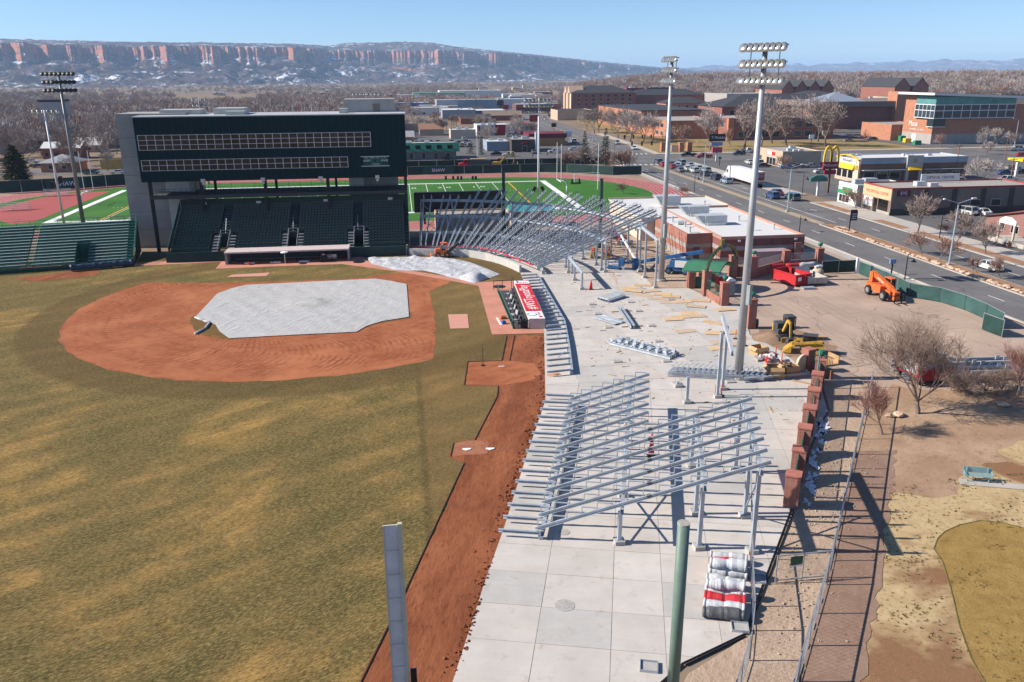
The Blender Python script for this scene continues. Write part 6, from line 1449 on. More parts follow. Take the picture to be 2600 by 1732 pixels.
for kind,c_,x_,y_,lb_ in (('suv','slate',485,372,'dark suv at the head of the left lane of the queue'),('sedan','red',537,398,'red car second in the left lane of the queue'),('sedan','maroon',632,395,'dark red car partly behind the far light pole in the queue'),('sedan','red',640,425,'red car third in the left lane just right of the far light pole'),('sedan','silver',690,408,'silver car beside the red one in the middle lane of the queue'),('van','light blue',740,383,'pale blue van at the head of the right lane of the queue'),('sedan','silver',835,408,'silver car behind the pale blue van in the queue'),('sedan','white',800,446,'white sedan in the middle lane of the queue'),('sedan','grey',725,462,'grey sedan last in the left lane of the queue'),('suv','white',882,470,'white suv behind the white sedan in the queue'),('sedan','light blue',930,440,'pale blue car right of the white suv in the queue'),('suv','silver',1012,470,'silver suv next to the tall street light in the queue'),('sedan','navy',1000,505,'dark blue sedan by the foot of the street light in the queue'),('suv','navy',1120,548,'dark blue suv ahead of the pale blue car behind it in the queue'),('suv','light blue',1237,590,'pale blue suv directly left of the white lorry'),('sedan','maroon',1790,715,'dark red car behind the white lorry'),('suv','blue',1745,755,'blue off-road car with a spare wheel behind the lorry'),('van','slate',1968,775,'slate grey minivan last in the traffic')):
    car(kind,c_,gz(g('k1',x_,y_)),N_,lb_,Q)
car('sedan','white',gz(g('k2',1955,1450)),N_+.02,'white sedan driving on the near right side of the road')
for kind,c_,r_,x_,y_,rz,lb_ in (('pickup','black','k1',815,292,W_,'black pickup turning at the junction'),('pickup','red','k1',990,308,W_,'red pickup behind the sign pole at the junction'),('suv','navy','k1',1375,278,W_,'dark blue suv driving on the cross street'),('pickup','white','k1',1470,250,E_,'white pickup behind the dark suv on the cross street'),('sedan','white','k1',215,215,S__,'white car coming towards the junction'),('suv','silver','k1',30,158,S__,'silver suv coming down the far road'),
    ('sedan','white','k1',1490,375,N_,'white car parked left of the tan shop'),('van','silver','k1',1590,385,N_,'silver van parked by the tan shop'),('sedan','maroon','k1',1650,410,E_,'dark red car parked in front of the tan shop'),('sedan','sky blue','k1',1905,425,E_,'bright blue car parked beside the tan shop wall'),('sedan','grey','k1',2045,418,E_,'grey car parked right of the bright blue one'),('sedan','silver','k1',2185,415,E_,'silver car glinting beside the tan shop wall'),('sedan','white','k1',2290,478,E_,'white car leaving the restaurant lot by the sign'),
    ('suv','white','k2',1480,478,E_,'white suv parked behind the optical shop'),('suv','white','k2',1650,505,E_-.3,'white suv right of another behind the optical shop'),('pickup','white','k2',2165,490,W_+.1,'white pickup in the upper row of the right car park'),('suv','slate','k2',2110,575,E_+.6,'slate suv in the right car park'),('suv','maroon','k2',2215,595,E_+.6,'maroon suv in the right car park'),('suv','black','k2',2320,610,E_+.6,'black suv in the right car park'),('pickup','white','k2',2225,735,W_,'large white pickup behind the maroon roof'),('van','white','k2',1700,845,N_+.2,'white van parked under the optical shop side wall'),('sedan','white','k2',1880,850,N_,'white car beside the maroon roofed house'),
    ('pickup','white','k2',2285,140,E_,'white pickup near the top right trees'),('sedan','red','k2',2335,205,E_,'red car at the right edge below the white pickup'),('sedan','blue','k2',2140,405,E_,'blue car under the yellow fuel canopy'),('sedan','black','k2',2340,395,E_,'black car at the right edge by the yellow canopy'),('sedan','tan','k2',2230,350,E_,'tan car at the fuel station'),('sedan','white','r3',1155,805,E_,'white car in the campus car park, leftmost'),('suv','white','r3',1215,810,E_,'white suv in the campus car park'),('sedan','navy','r3',1310,825,W_,'dark blue car by the brick hall wall'),('sedan','tan','r3',1150,838,E_,'brown car in front of the campus car park'),
    ('suv','white','k3',1270,730,W_,'long white suv parked in front of the dark shop'),('sedan','black','k3',1130,715,W_,'black car left of the long white suv'),('pickup','white','k3',1790,690,W_,'white pickup right of the floodlight pole'),('sedan','grey','k3',1550,695,N_,'grey car in front of the white tower sign'),('van','silver','k3',1855,603,W_,'silver van by the white roadside sign'),('sedan','silver','k3',1870,795,W_,'silver car on the far street by the bare trees'),('sedan','black','k3',590,765,E_,'black car in front of the green roofed motel'),('sedan','white','k3',1780,482,E_,'white car on the kerb of the far road'),('sedan','black','k3',1862,480,E_,'black car beside the white one on the far road'),('van','white','k3',682,328,E_,'white van by the blue warehouse'),('pickup','sky blue','k3',705,435,E_,'bright blue pickup near the utility poles'),('pickup','silver','k3',1190,835,W_,'silver pickup behind the yellow excavator'),('van','white','k3',1990,575,N_,'white van facing the road'),('sedan','white','k3',2000,660,E_,'white car behind the pine trees'),('van','white','k3',1290,510,W_,'white van behind the dark shop'),('sedan','silver','k3',790,600,N_,'silver car in the alley beside the motel'),('suv','white','k3',775,555,N_,'white suv in the alley further up'),('sedan','silver','k3',1660,300,N_,'silver car in the far lot'),('sedan','navy','k3',1720,285,N_,'dark blue car in the far lot'),('sedan','white','k3',1680,325,N_,'white car at the edge of the far lot'),('suv','black','k3',1500,385,N_,'black suv behind the red and white restaurant'),
    ('sedan','teal','k5',1010,1230,W_,'teal car on the street behind the left goal post'),('sedan','white','k5',1310,1228,W_,'white car on the street by the press box tower'),('sedan','white','k5',355,1105,E_,'white car behind the big spruce'),('pickup','navy','k5',440,1155,E_,'dark blue pickup in front of the small brick house')):
    car(kind,c_,gz(g(r_,x_,y_)),rz,lb_)
rg3=random.Random(5)
for i in range(26):
    u_,v_=150+rg3.uniform(0,60),135+(i % 4)*15+rg3.uniform(-1,1)
    k_,c_=rg3.choice(('sedan','suv','pickup','sedan')),rg3.choice(('white','silver','grey','black','navy','maroon','white')); car(k_,c_,(136+rg3.uniform(0,2)+i*2.9 % 60,180+(i % 2)*12,-.04),N_,c_+' '+k_+' parked in the rows of the large right-hand car park','cars in the right-hand car park')
for i in range(34):
    k_,c_=rg3.choice(('sedan','suv','pickup','sedan')),rg3.choice(('white','silver','grey','black','navy','maroon','white','tan')); car(k_,c_,((4+(i % 9)*3.1,352+(i//9)*17+rg3.uniform(-.5,.5),-.04) if i < 20 else (97+(i % 7)*3.2,640+(i//7)*9,-.04)),N_,c_+' '+k_+(' parked among the shops behind the football field' if i < 20 else ' parked in the lot far up the road'),'cars among the shops' if i < 20 else 'cars in the far lot')
# ---- lorry
lo=thing('lorry','white articulated lorry with a long box trailer on the road','lorry',(92.0-.2,216,-.03)); LW=paint(PC['white'],'paint_white')
tr_=part(lo,'trailer',MB().box(-1.3,-11.8,1.1,1.3,4.4,4.1),M('trailer_white',(.72,.72,.71),.5,var=.04)); part(lo,'rear_door',MB().box(-1.27,-11.84,1.15,1.27,-11.8,4.05),M('trailer_rear',(.24,.035,.045),.5,var=.15)); part(lo,'rear_panel',MB().box(-1.25,-11.87,1.5,1.25,-11.845,2.0),M('trailer_rear_grey',(.4,.38,.38),.5))
part(lo,'stripe',MB().box(-1.304,-11.6,1.15,-1.302,4.2,1.28),M('stripe_pink',(.55,.2,.2),.5)); part(lo,'chassis',MB().box(-.9,-11.5,.75,.9,9.5,1.08),BLK)
part(lo,'cab',MB().extr([(5.2,.9),(9.6,.7),(9.8,1.6),(8.4,1.9),(7.6,3.2),(7.0,3.9),(5.2,3.95)],-1.2,1.2,'x'),LW); part(lo,'windscreen',MB().add([(-1.0,8.42,1.95),(1.0,8.42,1.95),(1.0,7.68,3.15),(-1.0,7.68,3.15)],[(0,1,2,3)]),CGL); part(lo,'side_window',MB().box(-1.22,6.6,2.1,-1.2,7.6,2.9),CGL); part(lo,'cab_gap',MB().box(-1.1,4.5,1.1,1.1,5.1,3.6),BLK)
for y in (-10.6,-9.3,3.2,4.5,8.6):
    for x in (-1.05,1.05):part(lo,'wheel',MB().tube((x-.2,y,.5),(x+.2,y,.5),.5,n=14),TYRE)
for i,s_ in enumerate(('EL DORADO','A PEAK ABOVE','FURNITURE')):text_obj('lettering',s_,.34,LET,lo,(0,-11.86,3.7-i*.42),(math.pi/2,0,0),.003)
text_obj('lettering','AE',.8,M('logo_rust',(.4,.1,.08),.5),lo,(-1.31,-4.5,3.0),(math.pi/2,0,-math.pi/2),.003); text_obj('lettering','ASHLEY',.4,M('logo_dark',(.1,.1,.1),.5),lo,(-1.31,-4.5,2.4),(math.pi/2,0,-math.pi/2),.003)
# ---- building machines
OR=M('machine_orange',(.64,.135,.035),.5,var=.22,scale=2.5); YE=M('machine_yellow',(.48,.28,.045),.6,var=.3,scale=2); BLU=M('machine_blue',(.025,.11,.27),.5,var=.25); MG=M('machine_grey',(.06,.065,.07),.6,var=.2); REDM=M('skip_red',(.46,.025,.03),.5,var=.25,scale=1)
def wheels(t_,pts_,r,w,rim=RIM):
    for x,y in pts_:
        o=part(t_,'wheel',MB().lathe([(r*.5,-w/2),(r*.92,-w/2),(r,-w*.3),(r,w*.3),(r*.92,w/2),(r*.5,w/2)],n=16).tf(Matrix.Translation((x,y,r)) @ Matrix.Rotation(math.pi/2,4,'X')),TYRE); part(o,'rim',MB().tube((x,y-w*.52,r),(x,y+w*.52,r),r*.55,n=10),rim)
def heading(a,b):d_=b-a; return math.atan2(d_.y,d_.x)
a_,b_=g('r6',1320,455),g('r6',1460,515); rzT=heading(a_,b_)
th=thing('telehandler','orange telescopic handler with forks parked by the green site fence','telehandler',(a_+b_)/2+Vector((.4,.9,0)),rzT)
part(th,'chassis',MB().box(-2.3,-.55,.75,2.2,.55,1.35).box(-2.5,-1.0,.9,-1.2,1.0,1.55).box(-.9,-1.15,.8,.9,-.5,1.7),OR); part(th,'engine_cover',MB().box(-.9,-1.2,1.0,1.0,-.55,1.75),OR)
part(th,'cab',MB().box(-.7,.4,1.2,.8,1.15,1.5).box(-.7,.4,2.5,.75,1.15,2.62).box(-.7,.42,1.5,-.6,1.13,2.5).box(.65,.42,1.5,.75,.5,2.5).box(.65,1.05,1.5,.75,1.13,2.5),OR); part(th,'cab_glass',MB().box(-.58,.45,1.5,.64,1.1,2.5),CGL)
part(th,'boom',MB().bar((-2.6,-.1,2.75),(1.9,-.1,1.55),.5,.55).bar((1.9,-.1,1.6),(3.0,-.1,1.15),.36,.42),OR); part(th,'boom_pivot',MB().box(-2.7,-.5,1.4,-2.0,.35,2.9),OR); part(th,'boom_head',MB().box(2.7,-.5,.35,3.1,.3,1.4),OR)
part(th,'fork_carriage',MB().box(3.15,-.95,.25,3.25,.95,.35).box(3.15,-.95,.95,3.25,.95,1.05).box(3.15,-.95,.3,3.25,-.87,1.0).box(3.15,.87,.3,3.25,.95,1.0),BLK)
for y in (-.5,.5):part(th,'fork',MB().box(3.2,y-.07,.04,4.4,y+.07,.1).box(3.2,y-.07,.04,3.28,y+.07,1.0),BLK)
wheels(th,[(-1.7,-1.05),(-1.7,1.05),(1.6,-1.05),(1.6,1.05)],.66,.45)
o=text_obj('lettering','SKYTRAK',.34,LET,th,(-.4,-.36,2.15),(math.pi/2,R(14.9),0),.003)
# red skip, trailer box
a_,b_=g('r6',650,355),g('r6',745,400); c_=g('r6',855,385); rz=heading(b_,c_)
sk=thing('skip','red roll-off skip open at the top in the dusty lot','skip',b_+(c_-b_)*.5+(a_-b_)*.5,rz); L1,L2=(c_-b_).length/2,2.4; hs=1.55
for x0,y0,x1,y1 in ((-L1,-L2,L1,-L2+.1),(-L1,L2-.1,L1,L2),(-L1,-L2+.1,-L1+.1,L2-.1),(L1-.1,-L2+.1,L1,L2-.1)):part(sk,'side',MB().box(x0,y0,.2,x1,y1,hs),REDM)
part(sk,'floor',MB().box(-L1+.1,-L2+.1,.2,L1-.1,L2-.1,.28),M('skip_inside',(.2,.06,.05),.8)); part(sk,'rim',MB().box(-L1-.06,-L2-.06,hs,L1+.06,-L2+.12,hs+.12).box(-L1-.06,L2-.12,hs,L1+.06,L2+.06,hs+.12).box(-L1-.06,-L2+.12,hs,-L1+.12,L2-.12,hs+.12).box(L1-.12,-L2+.12,hs,L1+.06,L2-.12,hs+.12),REDM)
for k in range(6):part(sk,'rib',MB().box(-L1+.4+k*(2*L1-.8)/5-.05,-L2-.07,.25,-L1+.4+k*(2*L1-.8)/5+.05,-L2,hs),REDM)
for x in (-L1*.55,L1*.62):part(sk,'notice',MB().box(x-.3,-L2-.09,.8,x+.3,-L2-.075,1.3),WHITE)
part(sk,'hook_frame',MB().bar((.1,-L2-.1,hs+.3),(-.15,-L2-.5,.1),.12,.12),REDM)
for x in (-L1+.3,L1-.3):part(sk,'roller',MB().tube((x-.1,-L2+.3,.1),(x+.1,-L2+.3,.1),.1,n=8),BLK)
p_=g('q3',2185,390); tb=thing('trailer','pale grey open trailer box beside the red skip','trailer',p_+Vector((0,2.4,0)),.05); GRT=M('trailer_grey',(.42,.40,.37),.7,var=.15)
for x0,y0,x1,y1 in ((-1.5,-2.3,1.5,-2.2),(-1.5,-2.2,-1.4,2.3),(1.4,-2.2,1.5,2.3)):part(tb,'side',MB().box(x0,y0,.3,x1,y1,1.15),GRT)
part(tb,'floor',MB().box(-1.4,-2.2,.3,1.4,2.3,.38),M('trailer_floor',(.25,.22,.19),.9)); part(tb,'front_plate',MB().add([(-1.5,2.3,.3),(1.5,2.3,.3),(1.5,2.8,1.6),(-1.5,2.8,1.6)],[(0,1,2,3)]),GRT)
for x in (-.8,0,.8):part(tb,'rib',MB().box(x-.05,-2.36,.3,x+.05,-2.3,1.1),GRT)
solo('sack',MB().lathe([(.7,0),(.85,.3),(.8,.9),(.5,1.2),(.2,1.3),(0,1.3)],n=12),M('sack_tan',(.5,.38,.26),.9,var=.2,scale=3),'bulging tan sack behind the grey trailer','sack',smooth=True,loc=g('q3',2190,300)); solo('covers',MB().cbox((0,0,.1),(1.0,.6,.2)).cbox((.2,.1,.26),(.9,.5,.1),.3),RW,'blue-white bundle of cloths on the tan sack','bundle',loc=g('q3',2190,300)+Vector((0,0,1.3))); solo('pallet',MB().box(-.9,-.5,0,.9,.5,.12).box(-.9,-.5,.18,.9,.5,.22).box(-.8,-.4,.12,-.7,.4,.18).box(.7,-.4,.12,.8,.4,.18),GALV2,'small flat steel pallet in front of the grey trailer','pallet',loc=g('q3',2105,415))
for i,(x_,y_,mt,lb_) in enumerate(((1850,228,REDM,'red roll of padding on the wall behind the skip'),(2010,222,REDM,'second red roll of padding on the wall behind the skip'),(1990,190,RW,'grey roll of padding behind the red ones at the brick wall'),(2130,215,RW,'grey roll of padding beside the right lamp pier'))):
    solo('padding_roll',MB().lathe([(.0,-1.6),(.38,-1.6),(.42,-.8),(.36,-.2),(.43,.5),(.38,1.6),(0,1.6)],n=10).tf(Matrix.Rotation(math.pi/2,4,'Y')),mt,lb_,'roll',smooth=True,loc=g('q3',x_,y_+55)+Vector((0,1.2,1.0)),rz=.1)
# mini excavator
p_=g('q3',1910,905); ex=thing('mini_excavator','small yellow and grey tracked excavator digging beside the plaza','excavator',p_+Vector((0,.8,0)),R(-92))
for y in (-.95,.95):part(ex,'track',MB().extr([(-1.2,.3),(-1.0,.05),(1.0,.05),(1.2,.3),(1.0,.55),(-1.0,.55)],y-.2,y+.2),MG)
part(ex,'undercarriage',MB().box(-.5,-.75,.25,.5,.75,.6),MG); part(ex,'body',MB().box(-1.3,-.85,.65,.2,.85,1.15).box(-1.4,-.8,1.15,-.2,.1,1.75),MG); part(ex,'counterweight',MB().box(-1.5,-.85,.7,-1.25,.85,1.5),YE)
part(ex,'cab',MB().box(-.6,-.1,1.15,.6,.9,1.25).box(-.6,-.1,2.55,.6,.9,2.7).box(-.6,-.1,1.25,-.52,-.02,2.55).box(.52,-.1,1.25,.6,-.02,2.55).box(-.6,.82,1.25,-.52,.9,2.55).box(.52,.82,1.25,.6,.9,2.55),MG); part(ex,'cab_glass',MB().box(-.5,0,1.25,.5,.8,2.55),CGL)
part(ex,'boom',MB().bar((.3,-.35,1.0),(1.3,-.35,2.5),.22,.3).bar((1.3,-.35,2.5),(2.0,-.35,2.3),.2,.26),YE); part(ex,'stick',MB().bar((2.0,-.35,2.35),(2.3,-.35,.8),.18,.22),YE); part(ex,'bucket',MB().extr([(2.1,.9),(2.6,.8),(2.55,.2),(2.1,.1),(1.9,.4)],-.7,.0),MG); part(ex,'blade',MB().box(1.3,-.95,.1,1.4,.95,.55),YE)
# skid steer
p_=g('q3',2140,1035); ss_=thing('skid_steer','yellow skid steer loader with its cage beside the cut brick pier','loader',p_+Vector((0,.6,0)),R(150))
part(ss_,'body',MB().box(-1.3,-.65,.45,1.0,.65,1.2),YE); part(ss_,'cab_cage',MB().box(-.7,-.5,1.95,.8,.5,2.05).box(-.7,-.5,1.2,-.62,-.42,1.95).box(.72,-.5,1.2,.8,-.42,1.95).box(-.7,.42,1.2,-.62,.5,1.95).box(.72,.42,1.2,.8,.5,1.95),MG); part(ss_,'cab_glass',MB().box(-.6,-.4,1.2,.7,.4,1.94),CGL)
for y in (-.78,.78):part(ss_,'lift_arm',MB().bar((-1.2,y,1.6),(1.5,y,1.1),.14,.26).bar((1.5,y,1.1),(1.9,y,.4),.14,.24),YE)
part(ss_,'bucket',MB().extr([(1.8,.1),(2.7,.08),(2.0,.75),(1.8,.8)],-.95,.95),YE); wheels(ss_,[(-.75,-.85),(-.75,.85),(.65,-.85),(.65,.85)],.42,.3,YE)
solo('log_crate',MB().box(-1.5,-.8,.0,1.5,.8,.12).box(-1.5,-.8,.12,-1.4,.8,.9).box(1.4,-.8,.12,1.5,.8,.9),TIM,'timber crate behind the green railing','crate',loc=g('r6',960,930),rz=.2)
# soil heap
m=MB(); n_=22
for i in range(n_):
    for j in range(n_):
        x,y=(i/(n_-1)-.5)*5,(j/(n_-1)-.5)*4; m.v.append((x,y,max(-.05,.75*math.exp(-(x*x/2.2+y*y/1.5))+.3*math.exp(-((x-1.4)**2+(y+.7)**2)/.5)+.10*(vn(x,y,.5,3)-.5)-.06)))
m.f=[(i*n_+j,(i+1)*n_+j,(i+1)*n_+j+1,i*n_+j+1) for i in range(n_-1) for j in range(n_-1)]
tag(link('soil_heap',m.data('soil_heap',True),MATS['dug_soil']),kind='structure').location=g('q3',1760,880)
# blue boom lift
a_,b_=g('q3',430,255),g('q3',860,285); rzB=heading(a_,b_); bl_=thing('boom_lift','blue articulated boom lift stretched out behind the pole','boom lift',b_+Vector((.6,1.0,0)),rzB)
part(bl_,'chassis',MB().box(-1.5,-.9,.5,1.7,.9,1.0),BLU); part(bl_,'turret',MB().box(-1.0,-1.0,1.0,2.4,1.0,1.9).box(.2,-1.0,1.9,2.4,.2,2.3),BLU); part(bl_,'cover',MB().box(-.2,-1.1,1.1,1.6,-1.0,2.1),GPW)
part(bl_,'boom',MB().bar((3.6,.3,3.4),(-5.5,.3,1.3),.45,.5),BLU); part(bl_,'jib',MB().bar((-5.5,.3,1.3),(-8.6,.3,.9),.3,.32),BLU); bk=part(bl_,'basket',MB().box(-10.6,-.6,.15,-8.6,1.0,.25),BLU)
rl=MB()
for z in (.7,1.2):
    rl.bar((-10.6,-.6,z),(-8.6,-.6,z),.05,.05); rl.bar((-10.6,1.0,z),(-8.6,1.0,z),.05,.05); rl.bar((-10.6,-.6,z),(-10.6,1.0,z),.05,.05); rl.bar((-8.6,-.6,z),(-8.6,1.0,z),.05,.05)
for x in (-10.6,-9.6,-8.6):
    for y in (-.6,1.0):rl.bar((x,y,.2),(x,y,1.2),.05,.05,(0,1,0))
part(bl_,'basket_rail',rl,BLU); part(bl_,'joint',MB().box(-8.8,-.2,.5,-8.0,.7,1.6),BLU); wheels(bl_,[(-1.1,-1.0),(-1.1,1.0),(1.3,-1.0),(1.3,1.0)],.5,.38,BLU)
c=g('q1',1980,500,2.0); wl_=thing('crane','slim white boom crane leaning up beside the tan wall','crane',(a_.x+1.3,a_.y+1.2,0)); wpart(wl_,'arm',MB().bar(Vector((a_.x+1.3,a_.y+1.2,1.5)),g('q1',1935,385,5.0),.22,.25),GPW); wpart(wl_,'base',MB().box(a_.x+.9,a_.y+.9,0,a_.x+1.7,a_.y+1.6,1.7),BLU)
# scissor lifts
for x_,y_,lb_ in ((1730,665,'orange scissor lift on the left of the pair under the frame'),(1840,680,'orange scissor lift on the right of the pair under the frame')):
    t_=thing('scissor_lift',lb_,'scissor lift',g('q1',x_,y_),R(80)); part(t_,'chassis',MB().box(-.95,-.55,.2,.95,.55,.7),YE); part(t_,'scissor_arms',MB().bar((-.8,-.45,.75),(.8,-.45,1.15),.06,.1).bar((.8,-.45,.75),(-.8,-.45,1.15),.06,.1).bar((-.8,.45,.75),(.8,.45,1.15),.06,.1).bar((.8,.45,.75),(-.8,.45,1.15),.06,.1),OR); part(t_,'platform',MB().box(-1.0,-.55,1.15,1.0,.55,1.3),OR)
    rl=MB()
    for z in (1.75,2.3):
        for y in (-.55,.55):rl.bar((-1,y,z),(1,y,z),.06,.06)
        for x in (-1,1):rl.bar((x,-.55,z),(x,.55,z),.06,.06)
    for x in (-1,0,1):
        for y in (-.55,.55):rl.bar((x,y,1.3),(x,y,2.3),.06,.06,(0,1,0))
    part(t_,'guard_rail',rl,OR); wheels(t_,[(-.7,-.5),(-.7,.5),(.7,-.5),(.7,.5)],.22,.16,OR)
# trencher
t_=thing('trencher','orange ride-on trencher at the low curved wall behind home plate','trencher',g('q1',350,665)+Vector((0,.4,0)),R(5)); part(t_,'body',MB().box(-1.4,-.5,.5,.6,.5,1.15).box(-1.3,-.45,1.15,-.5,.45,1.45),OR); part(t_,'seat',MB().box(-.2,-.3,1.15,.3,.3,1.3).box(-.3,-.3,1.3,-.2,.3,1.75),BLK); rl=MB()
for x in (-.4,.6):
    for y in (-.45,.45):rl.bar((x,y,1.1),(x,y,2.3),.07,.07,(0,1,0))
rl.box(-.45,-.5,2.3,.65,.5,2.36); part(t_,'roll_bar',rl,OR); part(t_,'digging_boom',MB().bar((.9,0,.9),(2.6,0,2.2),.3,.45),MG); part(t_,'blade',MB().box(-2.1,-.8,.15,-1.95,.8,.6),OR); wheels(t_,[(-1.0,-.6),(-1.0,.6),(.5,-.6),(.5,.6)],.45,.3,OR)
# red drums at the tan wall
for i,(x_,y_) in enumerate(((1890,430),(1930,460),(1990,500),(1960,440))):
    solo('padding_roll',MB().lathe([(0,-1.2),(.42,-1.2),(.45,0),(.42,1.2),(0,1.2)],n=10).tf(Matrix.Translation((0,0,.45)) @ Matrix.Rotation(math.pi/2,4,'Y')),REDM if i != 3 else GALV2,['red padding roll furthest from the camera by the tan wall','red padding roll second from the far end by the tan wall','red padding roll nearest the camera by the tan wall','grey padding roll lying behind the red ones by the tan wall'][i],'roll',smooth=True,loc=g('q1',x_,y_+25),rz=.3+.2*i)
solo('covered_bundle',MB().lathe([(0,-1.3),(.5,-1.2),(.6,0),(.45,1.2),(0,1.3)],n=12).tf(Matrix.Translation((0,0,.4)) @ Matrix.Rotation(math.pi/2,4,'Y') @ Matrix.Scale(.7,4,(1,0,0))),TP2,'bundle under a white sheet at the foot of the tan wall','bundle',smooth=True,loc=g('q1',2025,545),rz=.2)
# red flatbed with steel behind the big bare tree
p_=g('r6',1545,1100); ft=thing('flatbed_trailer','red framed trailer with a pale load behind the large bare tree','trailer',p_+Vector((2.6,2.0,0)),R(10)); part(ft,'deck',MB().box(-1.6,-1.4,.8,2.2,1.4,1.0),M('dull_red',(.28,.02,.03),.6)); part(ft,'headboard',MB().box(-1.75,-1.5,.9,-1.6,1.5,1.1).box(-1.75,-1.5,3.4,-1.6,1.5,3.6).box(-1.75,-1.5,1.1,-1.6,-1.35,3.4).box(-1.75,1.35,1.1,-1.6,1.5,3.4),M('dull_red',(.28,.02,.03),.6)); part(ft,'tailboard',MB().box(-1.75,-1.55,.5,2.2,-1.42,1.6),M('dull_red',(.28,.02,.03),.6)); part(ft,'load',MB().box(-1.4,-1.2,1.0,1.6,1.2,2.9),M('load_pale',(.5,.5,.52),.6,var=.3,scale=2)); wheels(ft,[(-1,-1.2),(-1,1.2),(1.2,-1.2),(1.2,1.2)],.42,.3)
p_=g('r6',1950,1040); pl=[]
for i in range(9):pl.append(('raker_beam',chan(MB(),(-6+rnd.uniform(-.5,.5),-1.6+i*.4,.3+.35*(i % 3)),(6.5,-1.6+i*.4,.3+.35*(i % 3)),.14,.34)))
for i in range(20):pl.append(('bracket',MB().cbox((-5.5+i*.6,-1.4+(i*7 % 8)*.35,1.3),(.5,.06,.4),.3)))
lpile('beam_stack','large stack of stepped steel beams behind the bushes on the right',p_+Vector((0,1.5,0)),R(-4),pl)
# dump truck and excavator beyond the track
p_=g('k3',860,868); dt=thing('dump_truck','red cab dump truck with a black tipper body beyond the track','truck',Vector((p_.x+1.5,266.5,-.03)),math.pi); part(dt,'cab',MB().extr([(2.6,.8),(5.4,.8),(5.5,1.7),(4.2,1.9),(3.7,2.9),(2.6,2.95)],-1.15,1.15),M('cab_red',(.55,.015,.02),.35)); part(dt,'windscreen',MB().add([(4.22,-1,1.92),(4.22,1,1.92),(3.74,1,2.85),(3.74,-1,2.85)],[(0,1,2,3)]),CGL); part(dt,'side_window',MB().box(2.9,1.15,1.95,3.6,1.165,2.7),CGL); part(dt,'tipper',MB().extr([(-4.4,1.2),(2.3,1.2),(2.4,2.9),(-4.8,2.6)],-1.25,1.25),MG); part(dt,'load',MB().box(-3.5,-.9,2.7,1.6,.9,3.1),M('load_soil',(.5,.33,.12),.9)); part(dt,'chassis',MB().box(-4.4,-.5,.7,5.0,.5,1.15),BLK); wheels(dt,[(4.4,-1.05),(4.4,1.05),(-.6,-1.05),(-.6,1.05),(-2.0,-1.05),(-2.0,1.05),(-3.4,-1.05),(-3.4,1.05)],.52,.35)
p_=g('k3',1140,850); ye=thing('excavator','yellow tracked excavator beyond the track beside the dump truck','excavator',Vector((p_.x,266.2,-.03)),0); part(ye,'body',MB().box(-1.9,-1.2,.95,1.2,1.2,2.0),YE); part(ye,'cab',MB().box(.0,.2,2.0,1.3,1.2,3.0),CGL); part(ye,'cab_roof',MB().box(-.05,.15,3.0,1.35,1.25,3.1),YE); part(ye,'boom',MB().bar((.9,-.3,1.8),(3.2,-.3,4.3),.4,.5).bar((3.2,-.3,4.3),(5.6,-.3,4.4),.36,.45),YE); part(ye,'stick',MB().bar((5.6,-.3,4.5),(5.2,-.3,1.6),.3,.36),YE); part(ye,'bucket',MB().extr([(4.8,1.6),(5.6,1.6),(5.5,.5),(4.9,.4),(4.5,.9)],-.8,.2),MG)
for y in (-1.0,1.0):part(ye,'track',MB().extr([(-1.9,.45),(-1.6,.08),(1.6,.08),(1.9,.45),(1.6,.9),(-1.6,.9)],y-.3,y+.3),MG)
for i,x_ in enumerate((575,657,709,747,873,908)):solo('barrel',MB().lathe([(.3,0),(.33,.5),(.3,1.0),(0,1.0)],n=10),BLK,'black barrel on the far straight of the running track','barrel','black barrels on the track',loc=g('k3',x_,985))
for i,x_ in enumerate((440,620)):solo('culvert_ring',MB().tube((0,0,.5),(0,.9,.5),.6 if i else .45,n=12),FOOT,['small concrete ring on the tan strip beyond the fence','large concrete ring left of the dump truck'][i],'pipe',loc=Vector((g('k3',x_,870).x,262+i*2,-.05)),rz=1.2)
# ---- bench, rocks
b_=g('r8',2020,195); bn_=thing('park_bench','pale blue slatted bench on a concrete pad in the dry grass','bench',b_+Vector((.1,.1,0)),heading(g('r8',1930,190),g('r8',2110,205))); BT=M('bench_teal',(.22,.38,.40),.6,var=.1)
for k in range(5):part(bn_,'seat_slat',MB().box(-.95,-.25+k*.1,.44,.95,-.17+k*.1,.48),BT)
for k in range(5):part(bn_,'back_slat',MB().box(-.95,.27,.52+k*.09,.95,.30,.59+k*.09),BT)
for x in (-.7,.7):part(bn_,'leg',MB().box(x-.03,-.2,0,x+.03,-.14,.44).box(x-.03,.2,0,x+.03,.26,.95),BT); part(bn_,'armrest',MB().box(x*1.3-.03,-.25,.62,x*1.3+.03,.28,.66).box(x*1.3-.03,-.25,.44,x*1.3+.03,-.2,.62),BT)
def rock(s_,seed):
    r2=random.Random(seed); m=MB().lathe([(.0,0),(.5,.0),(.62,.25),(.45,.5),(.0,.58)],n=7); m.v=[(x*s_*(1+r2.uniform(-.18,.18))*1.3,y*s_*(1+r2.uniform(-.18,.18)),z*s_*(1+r2.uniform(-.15,.15))) for x,y,z in m.v]; return m.data('rock')
ROCK=M('sandstone_rock',(.52,.37,.26),.95,var=.22,scale=1.5); RK=[rock(.75,i) for i in range(5)]
for r_ in RK:r_.materials.append(ROCK)
def put_rock(p_,s_,lb_,gp_):
    o=link('rock',RK[rnd.randrange(5)]); o.location=p_; o.scale=(s_,s_,s_*rnd.uniform(.7,1)); o.rotation_euler=(0,0,rnd.uniform(0,6)); tag(o,lb_,'rock',gp_)
